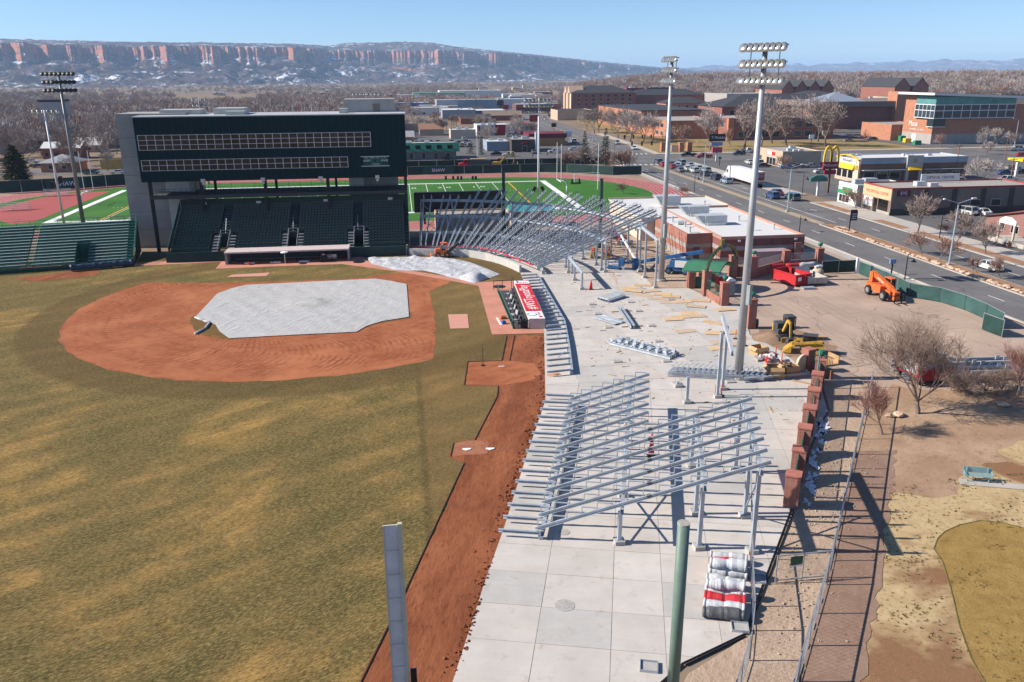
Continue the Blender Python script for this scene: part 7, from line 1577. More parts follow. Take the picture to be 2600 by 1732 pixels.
for k in range(62):put_rock((81.15+rnd.uniform(-.15,.2),134-k*.85+rnd.uniform(-.3,.3),.08),rnd.uniform(.55,1.15),'sandstone rock in the row edging the road median','rocks edging the median')
for k in range(22):
    a_=k/22*6.283; put_rock((82.2+1.0*math.cos(a_),143.4+3.0*math.sin(a_),.08),rnd.uniform(.5,.9),'sandstone rock in the ring at the end of the median','rocks ringing the median bed')
put_rock(g('r6',1490,1285),1.0,'large tan boulder between the two bare trees',None); put_rock(g('r6',1425,1290),.7,'smaller boulder beside the large tan one',None); put_rock(g('r6',2200,1215),1.0,'flat rock in the bare soil at the right',None)
# ================================================================== buildings
def W(n,c,**k):return M(n,c,k.pop('rough',.85),var=k.pop('var',.1),scale=k.pop('scale',.4),**k)
TANW=W('stucco_tan',(.48,.36,.26)); CREAM=W('stucco_cream',(.58,.47,.36)); BROWN=W('block_brown',(.20,.15,.125)); DKB=W('block_dark',(.075,.06,.055)); WHT=W('wall_white',(.66,.65,.63)); BLW=W('wall_blue_grey',(.26,.31,.37)); ORB=mat_brick('brick_orange',(.46,.20,.115),(.40,.165,.095),(.42,.26,.18),.4,.12); RBR=mat_brick('brick_red_far',(.30,.11,.08),(.25,.09,.065),(.3,.2,.16),.4,.12)
DRF=M('roof_dark',(.045,.045,.05),.9,var=.2); GRF=M('roof_gravel',(.34,.31,.28),.9,var=.15); GGR=M('motel_green',(.04,.19,.12),.6,var=.12); GRB=W('base_grey',(.34,.31,.29)); REDW=W('wall_red',(.36,.02,.025)); GUN=M('unit_grey',(.50,.52,.53),.5,.2,var=.1)
def wins(root,face,pl,a0,a1,n,z0,z1,fill=.6,glass=GLD,fr=ALU):
    w=(a1-a0)/n; ww=w*fill
    if face == 'S':pm=MB().box(-ww/2,-.05,z0,ww/2,.02,z1); fm=MB().box(-ww/2-.08,-.03,z0-.08,ww/2+.08,.01,z1+.08)
    else:pm=MB().box(-.05,-ww/2,z0,.02,ww/2,z1); fm=MB().box(-.03,-ww/2-.08,z0-.08,.01,ww/2+.08,z1+.08)
    pd,fd_=pm.data('window'),fm.data('window_frame'); c=ROOTM[root.name].translation
    for i in range(n):
        a=a0+(i+.5)*w; p_=Vector((a,pl,0)) if face == 'S' else Vector((pl,a,0))
        o=link('window',pd,glass,root); o.location=p_-c; f=link('window_frame',fd_,fr,o)
def B(name,label,u0,u1,v0,v1,h,wall,roof=ROOFW,par=.35,units=0,z0=0,cap=None):
    t_=thing(name,label,'building',((u0+u1)/2,v0,0))
    wpart(t_,'wall',MB().box(u0,v0,z0-.1,u1,v1,h-par),wall); t=.25
    wpart(t_,'parapet',MB().box(u0,v0,h-par,u1,v0+t,h).box(u0,v1-t,h-par,u1,v1,h).box(u0,v0+t,h-par,u0+t,v1-t,h).box(u1-t,v0+t,h-par,u1,v1-t,h),cap or wall); wpart(t_,'roof',MB().box(u0+t,v0+t,h-par-.05,u1-t,v1-t,h-par+.06),roof)
    rg_=random.Random(int(abs(u0*7+v0*3)))
    for k in range(units):
        x,y=rg_.uniform(u0+1.5,u1-2.5),rg_.uniform(v0+2,v1-2.5); s_=rg_.uniform(.8,1.6); wpart(t_,'roof_unit',MB().box(x,y,h-par,x+s_*1.5,y+s_,h-par+s_*.7).box(x+.15,y-.04,h-par+.15,x+s_*1.2,y,h-par+s_*.55),GUN)
    return t_
def gable(name,label,u0,u1,v0,v1,h,rh,wall,roof,axis='u',group=None):
    t_=thing(name,label,'building',((u0+u1)/2,v0,0),0,group); wpart(t_,'wall',MB().box(u0,v0,-.1,u1,v1,h),wall); e=.5; m=MB(); um,vm=(u0+u1)/2,(v0+v1)/2
    if axis == 'u':m.extr([(v0-e,h-.15),(vm,h+rh),(v1+e,h-.15),(vm,h+rh-.3)],u0-e,u1+e,'x'); wpart(t_,'gable_end',MB().extr([(v0,h),(vm,h+rh-.35),(v1,h)],u0+.02,u1-.02,'x'),wall)
    else:m.extr([(u0-e,h-.15),(um,h+rh),(u1+e,h-.15),(um,h+rh-.3)],v0-e,v1+e,'y'); wpart(t_,'gable_end',MB().extr([(u0,h),(um,h+rh-.35),(u1,h)],v0+.02,v1-.02,'y'),wall)
    wpart(t_,'roof',m,roof); return t_
def hip(root,u0,u1,v0,v1,h,rh,mat,e=.8):
    d_=min(u1-u0,v1-v0)/2; 
    if u1-u0 > v1-v0:a,b_=(u0+d_,(v0+v1)/2),(u1-d_,(v0+v1)/2)
    else:a,b_=((u0+u1)/2,v0+d_),((u0+u1)/2,v1-d_)
    V=[(u0-e,v0-e,h),(u1+e,v0-e,h),(u1+e,v1+e,h),(u0-e,v1+e,h),(a[0],a[1],h+rh),(b_[0],b_[1],h+rh)]
    F_=[(0,1,5,4),(1,2,5),(2,3,4,5),(3,0,4),(3,2,1,0)] if u1-u0 > v1-v0 else [(0,1,4),(1,2,5,4),(2,3,5),(3,0,4,5),(3,2,1,0)]
    wpart(root,'roof',MB().add(V,F_),mat)
# ---- brick stadium building
bb=B('brick_building','long red brick building with grey bands and a white flat roof beside the gate',48.3,61.9,119.4,150.5,4.3,BRKD,par=.45,cap=M('coping_tan',(.40,.22,.17),.8)); H2=4.3
for z0,z1 in ((2.1,2.75),(-.1,1.05)):
    wpart(bb,'grey_band',MB().box(48.27,119.36,z0,61.93,119.395,z1).box(61.9,119.4,z0,61.935,150.5,z1).box(48.265,119.4,z0,48.3,123,z1),BRKG)
wpart(bb,'side_wing',MB().box(44.1,123.1,-.1,48.3,140,3.85),BRK); wpart(bb,'side_wing_parapet',MB().box(44.1,123.1,3.85,48.3,123.35,4.25).box(44.1,123.35,3.85,44.35,140,4.25),BRK); wpart(bb,'side_wing_roof',MB().box(44.35,123.35,3.82,48.3,140,3.9),ROOFW)
for z0,z1 in ((2.0,2.6),(-.1,1.0)):wpart(bb,'grey_band',MB().box(44.06,123.06,z0,48.29,123.095,z1).box(44.06,123.1,z0,44.095,140,z1),BRKG)
wpart(bb,'rear_wing',MB().box(41.7,140.02,-.1,48.28,163,3.95).box(48.28,150.52,-.1,61.9,163,3.95),CREAM); wpart(bb,'rear_wing_roof',MB().box(41.5,139.9,3.95,48.28,163.2,4.1).box(48.28,150.52,3.95,62.0,163.2,4.1),ROOFW); wpart(bb,'rear_parapet',MB().box(61.75,150.6,4.1,62.0,163.2,4.4).box(41.5,162.95,4.1,61.7,163.2,4.4),TANW)
for u in (45.8,57.5):wpart(bb,'door',MB().box(u-.5,123.05 if u < 48 else 119.34,0,u+.5,123.1 if u < 48 else 119.4,2.1),M('door_brown',(.10,.07,.06),.7))
wins(bb,'S',119.38,53.4,55.6,1,1.4,1.95,.9); wins(bb,'W',41.68,142,150,3,1.2,2.6,.35)
for x0,y0,x1,y1,h in ((50.2,131.5,54.0,134.2,1.5),(50.6,141.0,54.4,143.4,1.6),(49.5,152.5,53,155.4,1.9)):
    wpart(bb,'roof_unit',MB().box(x0,y0,4.05,x1,y1,4.05+h).extr([(x0-1.4,4.05+h),(x0,4.05+h),(x0,4.3),(x0-.3,4.3)],y0+.2,y1-.2),GUN); wpart(bb,'unit_base',MB().box(x0+.3,y0-.15,3.9,x1-.3,y0,4.4),WHT)
for x,y in ((56,126),(57.5,135),(60,126.5),(55.5,147),(58,153),(45.6,126),(46.5,131),(46,136)):wpart(bb,'vent',MB().tube((x,y,3.9),(x,y,4.75),.16,n=8).lathe([(.25,4.7),(.25,4.85),(0,4.9)],(x,y,0),8),GUN)
wpart(bb,'duct',MB().tube((46.0,133.4,4.2),(47.4,133.2,4.4),.4,n=10),GUN)
for x,y in ((51.2,119.33),(60.4,119.33)):wpart(bb,'wall_lamp',MB().box(x-.2,y-.15,3.5,x+.2,y+.05,3.75),WHT)
solo('storage_container',MB().box(52.2,115.2,.1,57.6,117.4,2.7).extr([(52.2+i*.3,2.7+(.05 if i % 2 else 0)) for i in range(19)]+[(57.6,2.62),(52.2,2.62)],115.1,115.2),W('container_mauve',(.33,.27,.28)),'mauve ribbed container against the brick building behind the gate','container')
# ---- commercial strip beyond the road
oc=B('shop','brown optical shop with an orange sign band and long side wall',100,133,158,169,5.6,BROWN,GRF,cap=M('coping_red',(.30,.05,.04),.7),units=2)
wpart(oc,'sign_band',MB().box(99.9,158.1,3.0,99.99,168.8,5.3),W('sign_orange',(.66,.38,.22))); wpart(oc,'side_band',MB().box(100,157.93,0,133,157.99,1.3),DKB); wtext(oc,'THE OPTICAL CENTER',.85,M('sign_red',(.5,.04,.02),.6),(99.88,163.4,4.1),(math.pi/2,0,-math.pi/2),ext=.01)
wpart(oc,'shop_window',MB().box(99.92,159,.6,99.99,162.6,2.9),GLD); wpart(oc,'door',MB().box(99.92,163,0,99.99,164.4,2.8),GLD); wpart(oc,'poster',MB().box(99.9,164.8,.9,99.99,168.2,2.9),WHT); wtext(oc,'40',1.2,MATS['sign_red'],(99.87,166.8,2.3),(math.pi/2,0,-math.pi/2),ext=.01); wtext(oc,'OFF',.8,MATS['sign_red'],(99.87,165.4,2.1),(math.pi/2,0,-math.pi/2),ext=.01); wpart(oc,'stone_base',MB().box(99.86,158,-.05,99.92,162.8,.6),W('stone',(.36,.33,.30)))
for u in (107.5,114,120.5,127):wpart(oc,'pilaster',MB().box(u-.5,157.85,0,u+.5,157.99,5.2),DKB)
wins(oc,'S',157.92,116.5,126,2,1.5,2.8,.45); wpart(oc,'eye_sign',MB().box(101,157.85,3.9,104,157.92,5.1),M('sign_purple',(.12,.02,.05),.5)); wtext(oc,'EYE',.95,LET,(102.5,157.83,4.5),ext=.01); wpart(oc,'rooftop_sign',MB().box(112,167.0,5.7,121,167.2,7.2),WHT); wtext(oc,'OPTICAL CENTER',.8,M('sign_dark',(.12,.03,.1),.5),(116.5,166.97,6.4),ext=.01)
pj=B('shop','small white pizza shop with a green sign arch next to the optical shop',99.5,112,170.5,178.5,4.7,WHT,GRF,units=3); wpart(pj,'sign_band',MB().box(99.3,170.6,2.2,99.48,178.4,3.0).box(99.3,172.5,3.0,99.48,176.5,3.7),M('sign_leaf',(.03,.26,.10),.6)); wtext(pj,'PAPA JOHNS',.62,MATS['sign_red'],(99.27,174.5,3.1),(math.pi/2,0,-math.pi/2)); wins(pj,'W',99.46,173.4,177.8,3,.4,1.9,.8)
mc=B('restaurant','long brown and grey fast food restaurant with yellow awnings',122,153,209,221,6.6,W('mcd_brown',(.20,.11,.075)),ROOFW,units=6,cap=W('mcd_grey',(.34,.37,.42))); wpart(mc,'grey_fascia',MB().box(122,208.9,5.0,153,208.99,6.6),MATS['mcd_grey'])
wpart(mc,'front_wall',MB().box(121.7,209.2,0,121.98,221,6.0),CREAM); m=MB(); n=12
for i in range(n):
    a_,b_=i/n,(i+1)/n; m.bar((121.6,209.2+11.8*a_,6.0+1.0*math.sin(math.pi*a_)),(121.6,209.2+11.8*b_,6.0+1.0*math.sin(math.pi*b_)),.5,.28)
YW=M('arch_yellow',(.78,.47,.02),.45,var=.04); wpart(mc,'roof_arch',m,YW); wpart(mc,'front_sign',MB().box(121.58,210.5,4.8,121.7,219.5,6.2),W('mcd_white',(.55,.55,.53))); wtext(mc,"McDonald's",1.1,M('sign_charcoal',(.05,.05,.05),.6),(121.55,215,5.5),(math.pi/2,0,-math.pi/2)); wpart(mc,'awning',MB().extr([(121.0,3.3),(121.65,4.6),(121.65,3.2)],211.2,220.5),YW); wins(mc,'W',121.68,211.5,220.5,3,.9,2.9,.8); wpart(mc,'stone_base',MB().box(121.6,209.2,0,121.69,221,.8),TANW)
wpart(mc,'entry_tower',MB().box(135,208.3,0,135.8,208.98,7.1).box(138.8,208.3,0,139.6,208.98,7.1).box(135.8,208.3,4.2,138.8,208.98,7.1),W('tower_stone',(.46,.43,.39))); wpart(mc,'awning',MB().extr([(207.6,3.3),(208.28,4.2),(208.28,3.2)],135.5,139.1,'x'),YW); wpart(mc,'canopy',MB().box(122.5,207.9,3.3,134.6,208.9,3.45).box(140,207.9,3.3,152,208.9,3.45),GUN); wins(mc,'S',208.96,123,134,3,.9,2.9,.8); wins(mc,'S',208.96,140.5,152,3,.9,2.7,.55)
def arches(root,x,y,z,s_,face):
    for k in (-.5,.5):
        pts_=[(k+.5*math.cos(math.pi*i/9),2.0*math.sin(math.pi*i/9)**.8) for i in range(10)]; m=MB()
        for (a0,b0),(a1,b1) in zip(pts_,pts_[1:]):
            p_,q2=(x+a0*s_,y,z+b0*s_),(x+a1*s_,y,z+b1*s_)
            if face == 'W':p_,q2=(x,y-a0*s_,z+b0*s_),(x,y-a1*s_,z+b1*s_)
            m.bar(p_,q2,.22*s_,.22*s_,(0,1,0) if face == 'S' else (1,0,0))
        wpart(root,'golden_arch',m,YW)
arches(mc,137.3,208.2,5.2,.55,'S'); arches(mc,121.5,210.1,3.4,.55,'W')
tm=B('shop','small tan shop with a red and white sign at the junction',119.6,132.5,250.5,270,4.9,TANW,GRF,units=4); wpart(tm,'sign',MB().box(119.45,256,3.2,119.58,258.2,4.2),M('sign_bright_red',(.6,.02,.02),.5)); wpart(tm,'sign',MB().box(119.45,258.2,3.2,119.58,261.5,4.2),WHITE); wins(tm,'W',119.55,255,262,3,.2,2.4,.8); wpart(tm,'door',MB().box(119.5,266,0,119.58,267.4,2.4),DKB)
mr=gable('house','maroon roofed brick house at the right edge by the sidewalk',107,140,118,138.5,2.9,2.6,W('brick_mauve',(.26,.13,.11)),M('roof_maroon',(.20,.06,.06),.7,var=.1),'u'); wins(mr,'W',106.96,122,136,4,1.0,2.3,.5); pc=thing('porch','small white porch with a rounded sign in front of the maroon roofed house','porch',(103.5,126,0))
wpart(pc,'floor',MB().box(102,122,0,107,131,.7),WALK); wpart(pc,'gable_sign',MB().extr([(125,3.4),(129,3.4),(129,4.0),(127.8,4.6),(126.2,4.6),(125,4.0)],102.3,102.5,'x'),WHT)
for v in (125.2,128.8):wpart(pc,'post',MB().box(102.2,v-.15,.7,102.5,v+.15,3.4),CREAM)
rl=MB()
for z in (1.0,1.3,1.6):rl.tube((102.1,122,z),(102.1,125,z),.03,n=5).tube((102.1,129,z),(102.1,131,z),.03,n=5)
wpart(pc,'railing',rl,STEEL)
for i in range(9):solo('patio_chair',MB().box(-.3,-.3,.38,.3,.3,.45).box(-.3,.25,.45,.3,.3,.95).box(-.28,-.28,0,-.22,-.22,.38).box(.22,-.28,0,.28,-.22,.38).box(-.28,.22,0,-.22,.28,.38).box(.22,.22,0,.28,.28,.38),(W('rust',(.32,.13,.06)),BLK,W('chair_teal',(.2,.3,.3)))[i % 3],'odd yard chair standing on the gravel in front of the maroon roofed house','chair','yard furniture at the maroon house',loc=(100.6+(i % 3)*.9,118+i*1.9,.0),rz=i)
# ---- campus
ms_=thing('arts_hall','large orange brick hall with an overhanging glass corner and sloping white roof','building',(240,324,0))
wpart(ms_,'base',MB().box(219,324,-.1,264,345,4.0),GRB); wpart(ms_,'wall',MB().box(219,324.02,4.0,264,345,15.5).box(219,336.2,15.5,232,345,19),ORB)
wpart(ms_,'glass_box',MB().box(218.0,322.6,10.4,254,336,15.7),GL); wpart(ms_,'copper_panel',MB().box(218.1,322.7,15.7,254,336,19.0),M('copper_green',(.10,.26,.25),.5,.1,var=.25,scale=.5)); wpart(ms_,'bay_window',MB().box(218.1,322.7,7.0,223.5,327,10.3),GL); wpart(ms_,'roof',MB().add([(215.5,320.5,19.6),(257,320.5,18.0),(257,340,18.0),(215.5,346,19.6),(215.5,320.5,20.5),(257,320.5,18.9),(257,340,18.9),(215.5,346,20.5)],[(0,3,2,1),(4,5,6,7),(0,1,5,4),(1,2,6,5),(2,3,7,6),(3,0,4,7)]),WHT)
fm=MB()
for i in range(10):fm.box(218+i*4-.12,322.5,10.4,218+i*4+.12,322.62,15.7)
for i in range(6):fm.box(217.9,322.6+i*2.7-.1,10.4,218.02,322.6+i*2.7+.1,15.7)
for z in (10.4,13.4,15.7):fm.box(217.9,322.48,z-.14,254.1,322.6,z+.14).box(217.88,322.6,z-.14,218.0,336,z+.14)
for z in (7.0,):fm.box(218.0,322.6,z-.14,223.6,327,z+.1)
wpart(ms_,'mullion',fm,ALU); wpart(ms_,'service_door',MB().box(218.9,334.5,0,219,337.5,3.4),WHT); wtext(ms_,'Moss',3.0,LET,(218.9,337.5,7.6),(math.pi/2,0,-math.pi/2),ext=.05); wtext(ms_,'PERFORMING ARTS CENTER',.8,LET,(218.9,334.5,5.3),(math.pi/2,0,-math.pi/2),ext=.05)
B('brick_annex','low flat orange brick block left of the glass cornered hall',214.2,232,345.6,370,6.8,ORB,GRF)
for i,(x_,y_,lb_) in enumerate(((1515,832,'tall green waste container by the brick hall'),(1548,842,'yellow lidded waste container beside the green one'),(1615,858,'low green waste container by the grey base of the hall'))):solo('waste_container',MB().box(-1.4,-1,0,1.4,1,2.2 if i == 0 else 1.4).extr([(-1.4,1.4),(1.4,1.4),(1.2,1.7),(-1.2,1.7)],-1,1),M('bin_green',(.02,.22,.10),.5) if i != 1 else YW,lb_,'bin',loc=g('r3',x_,y_))
c1_=B('campus_hall','brown brick campus hall behind the row of bare trees',146,196,362,395,9.5,RBR,GRF,units=4); wins(c1_,'S',361.98,150,192,8,1.2,3.8,.7,GL); wins(c1_,'S',361.98,150,192,8,5.4,8.0,.7,GL); wins(c1_,'W',145.98,366,392,4,5.4,8.0,.5,GL); wpart(c1_,'end_wall',MB().box(145.9,361.9,0,148.5,364,9.7),ORB)
c2_=B('campus_block','tan brick block with narrow slit windows at the junction',121.5,150,375,420,8.2,ORB,GRF); wins(c2_,'W',121.47,378,392,2,1.4,3.2,.5,GL); wins(c2_,'W',121.47,378,392,2,5,6.8,.5,GL); wpart(c2_,'upper_block',MB().box(124,425,0,160,520,10.5),ORB); wpart(c2_,'upper_roof',MB().box(123.6,424.6,10.5,160.4,520.4,10.9),DRF)
dm=thing('dormitory','four storey brick dormitory with dark gabled roofs beyond the road','building',(150,665,0)); wpart(dm,'wall',MB().box(137,668,-.1,190,700,15).box(190,690,-.1,255,715,12.5),RBR); wpart(dm,'end_wall',MB().box(136.7,668,0,137,700,15),CREAM); hip(dm,137,190,668,700,15,5.5,DRF); hip(dm,190.5,255,690,715,12.5,4.5,DRF)
for z in (2,5.5,9,12):wins(dm,'S',667.97,140,188,8,z,z+1.8,.4)
for v in (672,686):wpart(dm,'gable',MB().extr([(v,15),(v+5,20.5),(v+10,15)],136.4,148,'x'),W('gable_tan',(.48,.33,.24))); wpart(dm,'bay',MB().box(135.6,v+2,0,136.7,v+8,15),W('bay_tan',(.50,.32,.22)))
c3_=thing('campus_hall','wide brick hall with a dark hipped roof and small dormer','building',(215,470,0)); wpart(c3_,'wall',MB().box(185,470,-.1,265,510,10.5),RBR); hip(c3_,185,265,470,510,10.5,6.5,DRF); wins(c3_,'S',469.97,188,262,10,6,8.6,.5)
c4_=thing('campus_hall','brick hall under a second dark hipped roof, further right','building',(300,560,0)); wpart(c4_,'wall',MB().box(272,560,-.1,320,600,12),RBR); hip(c4_,272,320,560,600,12,5,DRF)
hs_=thing('house','orange brick house with a dark hip roof behind the campus trees','building',(205,590,0)); wpart(hs_,'wall',MB().box(190,590,-.1,222,612,9),ORB); hip(hs_,190,222,590,612,9,4,DRF); wins(hs_,'S',589.97,191,221,5,5.5,7.4,.3)
ln_=thing('campus_hall','broad hall with a glass pyramid roof behind the russet tree','building',(240,420,0)); wpart(ln_,'wall',MB().box(222,425,-.1,290,470,13),RBR); wpart(ln_,'eave',MB().box(219,422,11.5,293,473,14.2),BROWN); wpart(ln_,'pyramid',MB().add([(224,426,14.2),(248,426,14.2),(248,450,14.2),(224,450,14.2),(236,438,18.8)],[(0,1,4),(1,2,4),(2,3,4),(3,0,4)]),M('glass_roof',(.36,.39,.44),.3,.3)); wpart(ln_,'stair_block',MB().box(262,421,0,271,430,19),ORB)
for i,(u0,u1,v0,v1,h,wl_,rf_,lb_) in enumerate(((330,420,520,560,13,CREAM,GRF,'cream flat roofed campus block at the right edge'),(300,332,500,530,13,ORB,GRF,'orange brick link beside the cream campus block'),(255,300,640,690,14,GRB,GRF,'long grey campus block behind the glass cornered hall'),(235,262,790,815,17,DKB,DRF,'dark glass office block in front of the wooded ridge'),(215,232,790,810,17,W('wall_maroon',(.22,.06,.08)),ROOFW,'maroon block left of the dark office block'),(290,420,410,450,10,BROWN,GRF,'low brown campus block at the right edge'),(268,320,352,372,8,BROWN,WHT,'low block with a white canopy right of the glass cornered hall'),(318,330,700,720,20,W('wall_teal',(.06,.28,.28)),DRF,'teal topped block among the gabled brick rows'),(170,215,700,760,11,RBR,DRF,'long brick block under the wooded ridge'),(262,300,600,640,9,W('wall_turq',(.1,.3,.3)),ROOFW,'turquoise sided plant block behind the brick hall'))):
    t_=B('campus_block',lb_,u0,u1,v0,v1,h,wl_,rf_,units=3); wins(t_,'S',v0-.03,u0+2,u1-2,max(3,int((u1-u0)/6)),h*.5,h*.5+1.8,.5)
for k in range(4):gable('terraced_house',['leftmost gabled brick terrace house below the wooded ridge','second gabled brick terrace house from the left below the ridge','third gabled brick terrace house from the left below the ridge','rightmost gabled brick terrace house of the row below the ridge'][k],300+k*11,310+k*11,640,690,17,6.5,RBR,DRF,'v','gabled brick terrace')
for k in range(2):gable('terraced_house',['gabled brick house at the right edge, left of two','gabled brick house at the right edge, right of two'][k],395+k*16,408+k*16,640,690,18,7,RBR,DRF,'v')
# fuel station canopies
for u,v,lb_ in ((176,215,'yellow fuel canopy left of two at the right car park'),(192,208,'yellow fuel canopy right of two at the right car park')):
    t_=thing('fuel_canopy',lb_,'canopy',(u,v,0)); part(t_,'roof',MB().box(-4,-3,4.4,4,3,5.0),YW)
    for x in (-3,3):part(t_,'column',MB().box(x-.3,-.3,0,x+.3,.3,4.4),WHT)
# ---- shops behind the football field
mo=B('motel','two storey motel with a sloping green metal upper floor',-8,19.8,300,312,5.4,W('motel_grey',(.22,.20,.19)),ROOFW,units=7); wpart(mo,'mansard',MB().extr([(298.6,2.7),(299.7,5.8),(300.1,5.8),(300.1,2.7)],-8.2,21,'x'),GGR); wins(mo,'S',299.0,-7,19.5,7,3.6,4.9,.45,GLD,BLK); wins(mo,'S',299.97,-7,19,6,.2,2.2,.3)
kf=B('restaurant','white restaurant with dark red panels and a red roof band',38.2,64,419,435,5.2,WHT,ROOFW,units=5); wpart(kf,'red_band',MB().box(58,418.9,4.6,66,435,5.5),REDW); wpart(kf,'red_panel',MB().box(47.2,418.8,0,52.6,418.98,5.2),REDW)
for k in range(4):wpart(kf,'red_panel',MB().box(39+k*2.1,418.85,.4,40+k*2.1,418.98,4.6),REDW)
wins(kf,'S',418.97,53.5,62.5,3,.3,3.2,.55,REDW)
dk=B('shop','dark brown shop with a white tower sign behind the track',42.8,53.4,322,338,4.8,DKB,GRF,units=3); wpart(dk,'tower',MB().box(52.0,321.5,0,53.6,323,7.4),WHT); wpart(dk,'awning',MB().box(46.5,321.2,3.1,49,321.95,3.7),REDW); wins(dk,'S',321.97,46.8,49,1,.1,2.4,.8)
B('shop','low white shop left of the dark brown shop',33.9,42.6,329,345,3.7,BLW,ROOFW,units=4); rs_=B('restaurant','tan restaurant with a maroon roof band by the road',54,69.5,350,366,3.2,W('wall_ochre',(.42,.22,.08)),GRF); wpart(rs_,'fascia',MB().box(53.8,349.6,3.2,70,366,5.0),M('fascia_maroon',(.16,.02,.03),.7,var=.15))
B('warehouse','grey blue warehouse with a white roof beyond the shops',30,53,588,625,6.3,BLW,ROOFW,units=3); B('warehouse','large blue grey warehouse hall further back',31,80,693,730,10.2,BLW,GRF,units=3); B('warehouse','dark fronted low warehouse right of the grey blue one',53.2,75,588,625,5.6,W('wall_navy',(.10,.13,.18)),ROOFW); B('warehouse','long warehouse with a bright blue roof edge',-20,26,720,750,7.5,W('wall_bluetrim',(.08,.14,.30)),ROOFW)
gable('lodge','long brown roofed brick lodge behind the red and white restaurant',56.6,82,562,578,3.4,2.6,RBR,M('roof_brown',(.22,.16,.12),.9,var=.1),'u'); gable('shop','small brick shop with a red end gable near the utility poles',38,57,525,545,3.5,2.2,RBR,DRF,'u'); t_=B('shop','row of shops with a red canopy along the far road',97,135,700,725,6,W('shop_dark',(.14,.09,.085)),ROOFW,units=4); wpart(t_,'canopy',MB().box(96,697,3.4,130,700,4.1),REDW); B('store','tan store with a dark roof at the far road corner',104.5,128,554,580,6.5,TANW,DRF); B('shop','white and blue fronted shop in the far strip',92,125,790,815,8,WHT,ROOFW,units=4); B('shop','long low hall with a pale green roof far up the road',20,90,1150,1190,8,W('roofgreen',(.2,.34,.26)),M('roof_mint',(.24,.44,.32),.8)); B('shop','pale long roof right of the green one far away',60,150,1240,1290,9,WHT,ROOFW)
# ---- church and houses on the left
ch_=gable('church','pale church hall with a white roof left of the press box',-190,-164,398,440,7.1,2.6,W('church_mauve',(.42,.36,.33)),ROOFW,'v'); wpart(ch_,'tower',MB().box(-176,448,0,-166,460,17.5),W('tower_mauve',(.40,.35,.33))); wpart(ch_,'tower_top',MB().box(-176.3,447.7,17.5,-165.7,460.3,18.6),DRF); wins(ch_,'S',397.95,-182,-175,1,3,6,.8,TANW)
B('hall','flat roofed mauve hall at the left edge behind the spruce',-215,-157,356,385,5.5,MATS['church_mauve'],TANW); h1=thing('house','small orange brick house with a grey hip roof behind the left light poles','building',(-108,281,0)); wpart(h1,'wall',MB().box(-113,281,-.1,-102.5,291,2.9),ORB); hip(h1,-113,-102.5,281,291,2.9,2.3,M('shingle_grey',(.30,.30,.32),.9,var=.15)); wins(h1,'S',280.97,-112,-104,2,1,2.2,.35)
B('shed','yellow timber shed behind the left goal post',-97,-84,287,293,3.2,W('shed_yellow',(.55,.33,.10)),DRF)
gable('cottage','small ochre cottage behind the motel, left of two',-6,6,372,382,3.2,2.2,W('cottage_ochre',(.42,.24,.11)),MATS['shingle_grey'],'u'); gable('cottage','small tan cottage right of the ochre one behind the motel',10,22,425,436,3.2,2.4,TANW,M('shingle_rust',(.28,.15,.1),.9),'u'); B('shop','cream garage with a white roof behind the low white shop',24,36,400,412,4.2,CREAM,ROOFW,units=2); B('shop','flat tan workshop beside the alley',-2,14,455,470,4.4,TANW,ROOFW,units=2)
# ---- many small far houses and sheds
rgH=random.Random(21); HW=[CREAM,TANW,WHT,RBR,BLW,W('clap_grey',(.38,.37,.36))]; HR=[DRF,MATS['shingle_grey'],M('shingle_brown',(.20,.14,.11),.9),ROOFW,ROOFW]
def house_proto(w,d_,h,rh,wall,roof):
    wm=MB().box(-w/2,-d_/2,-.2,w/2,d_/2,h).extr([(-d_/2,h),(0,h+rh-.2),(d_/2,h)],-w/2,w/2,'x').data('wall'); rm=MB().extr([(-d_/2-.5,h-.2),(0,h+rh),(d_/2+.5,h-.2),(0,h+rh-.3)],-w/2-.5,w/2+.5,'x').data('roof') if rh > .3 else MB().box(-w/2-.3,-d_/2-.3,h,w/2+.3,d_/2+.3,h+.35).data('roof')
    wm.materials.append(wall); rm.materials.append(roof); wd_=MB()
    for i in range(4):wd_.box(-w/2+w*(i+.3)/4,-d_/2-.05,1.0,-w/2+w*(i+.62)/4,-d_/2,2.3)
    wn=wd_.data('window_row'); wn.materials.append(GLD); return wm,rm,wn
HP=[house_proto(rgH.uniform(10,16),rgH.uniform(8,11),rgH.uniform(2.8,4.5),rgH.uniform(1.6,2.8),HW[i % 6],HR[i % 4]) for i in range(9)]+[house_proto(rgH.uniform(16,30),rgH.uniform(12,18),rgH.uniform(4,6),0,HW[i % 6],ROOFW) for i in range(5)]
def put_house(i,p_,lb_,gp_,rz=0):
    t_=thing('house',lb_,'house',p_,rz,gp_); a_,b_,c_=HP[i]; link('wall',a_,None,t_); link('roof',b_,None,t_); o=link('window_row',c_,None,t_); o['kind']='stuff'
HOUSES=[]
n_=0
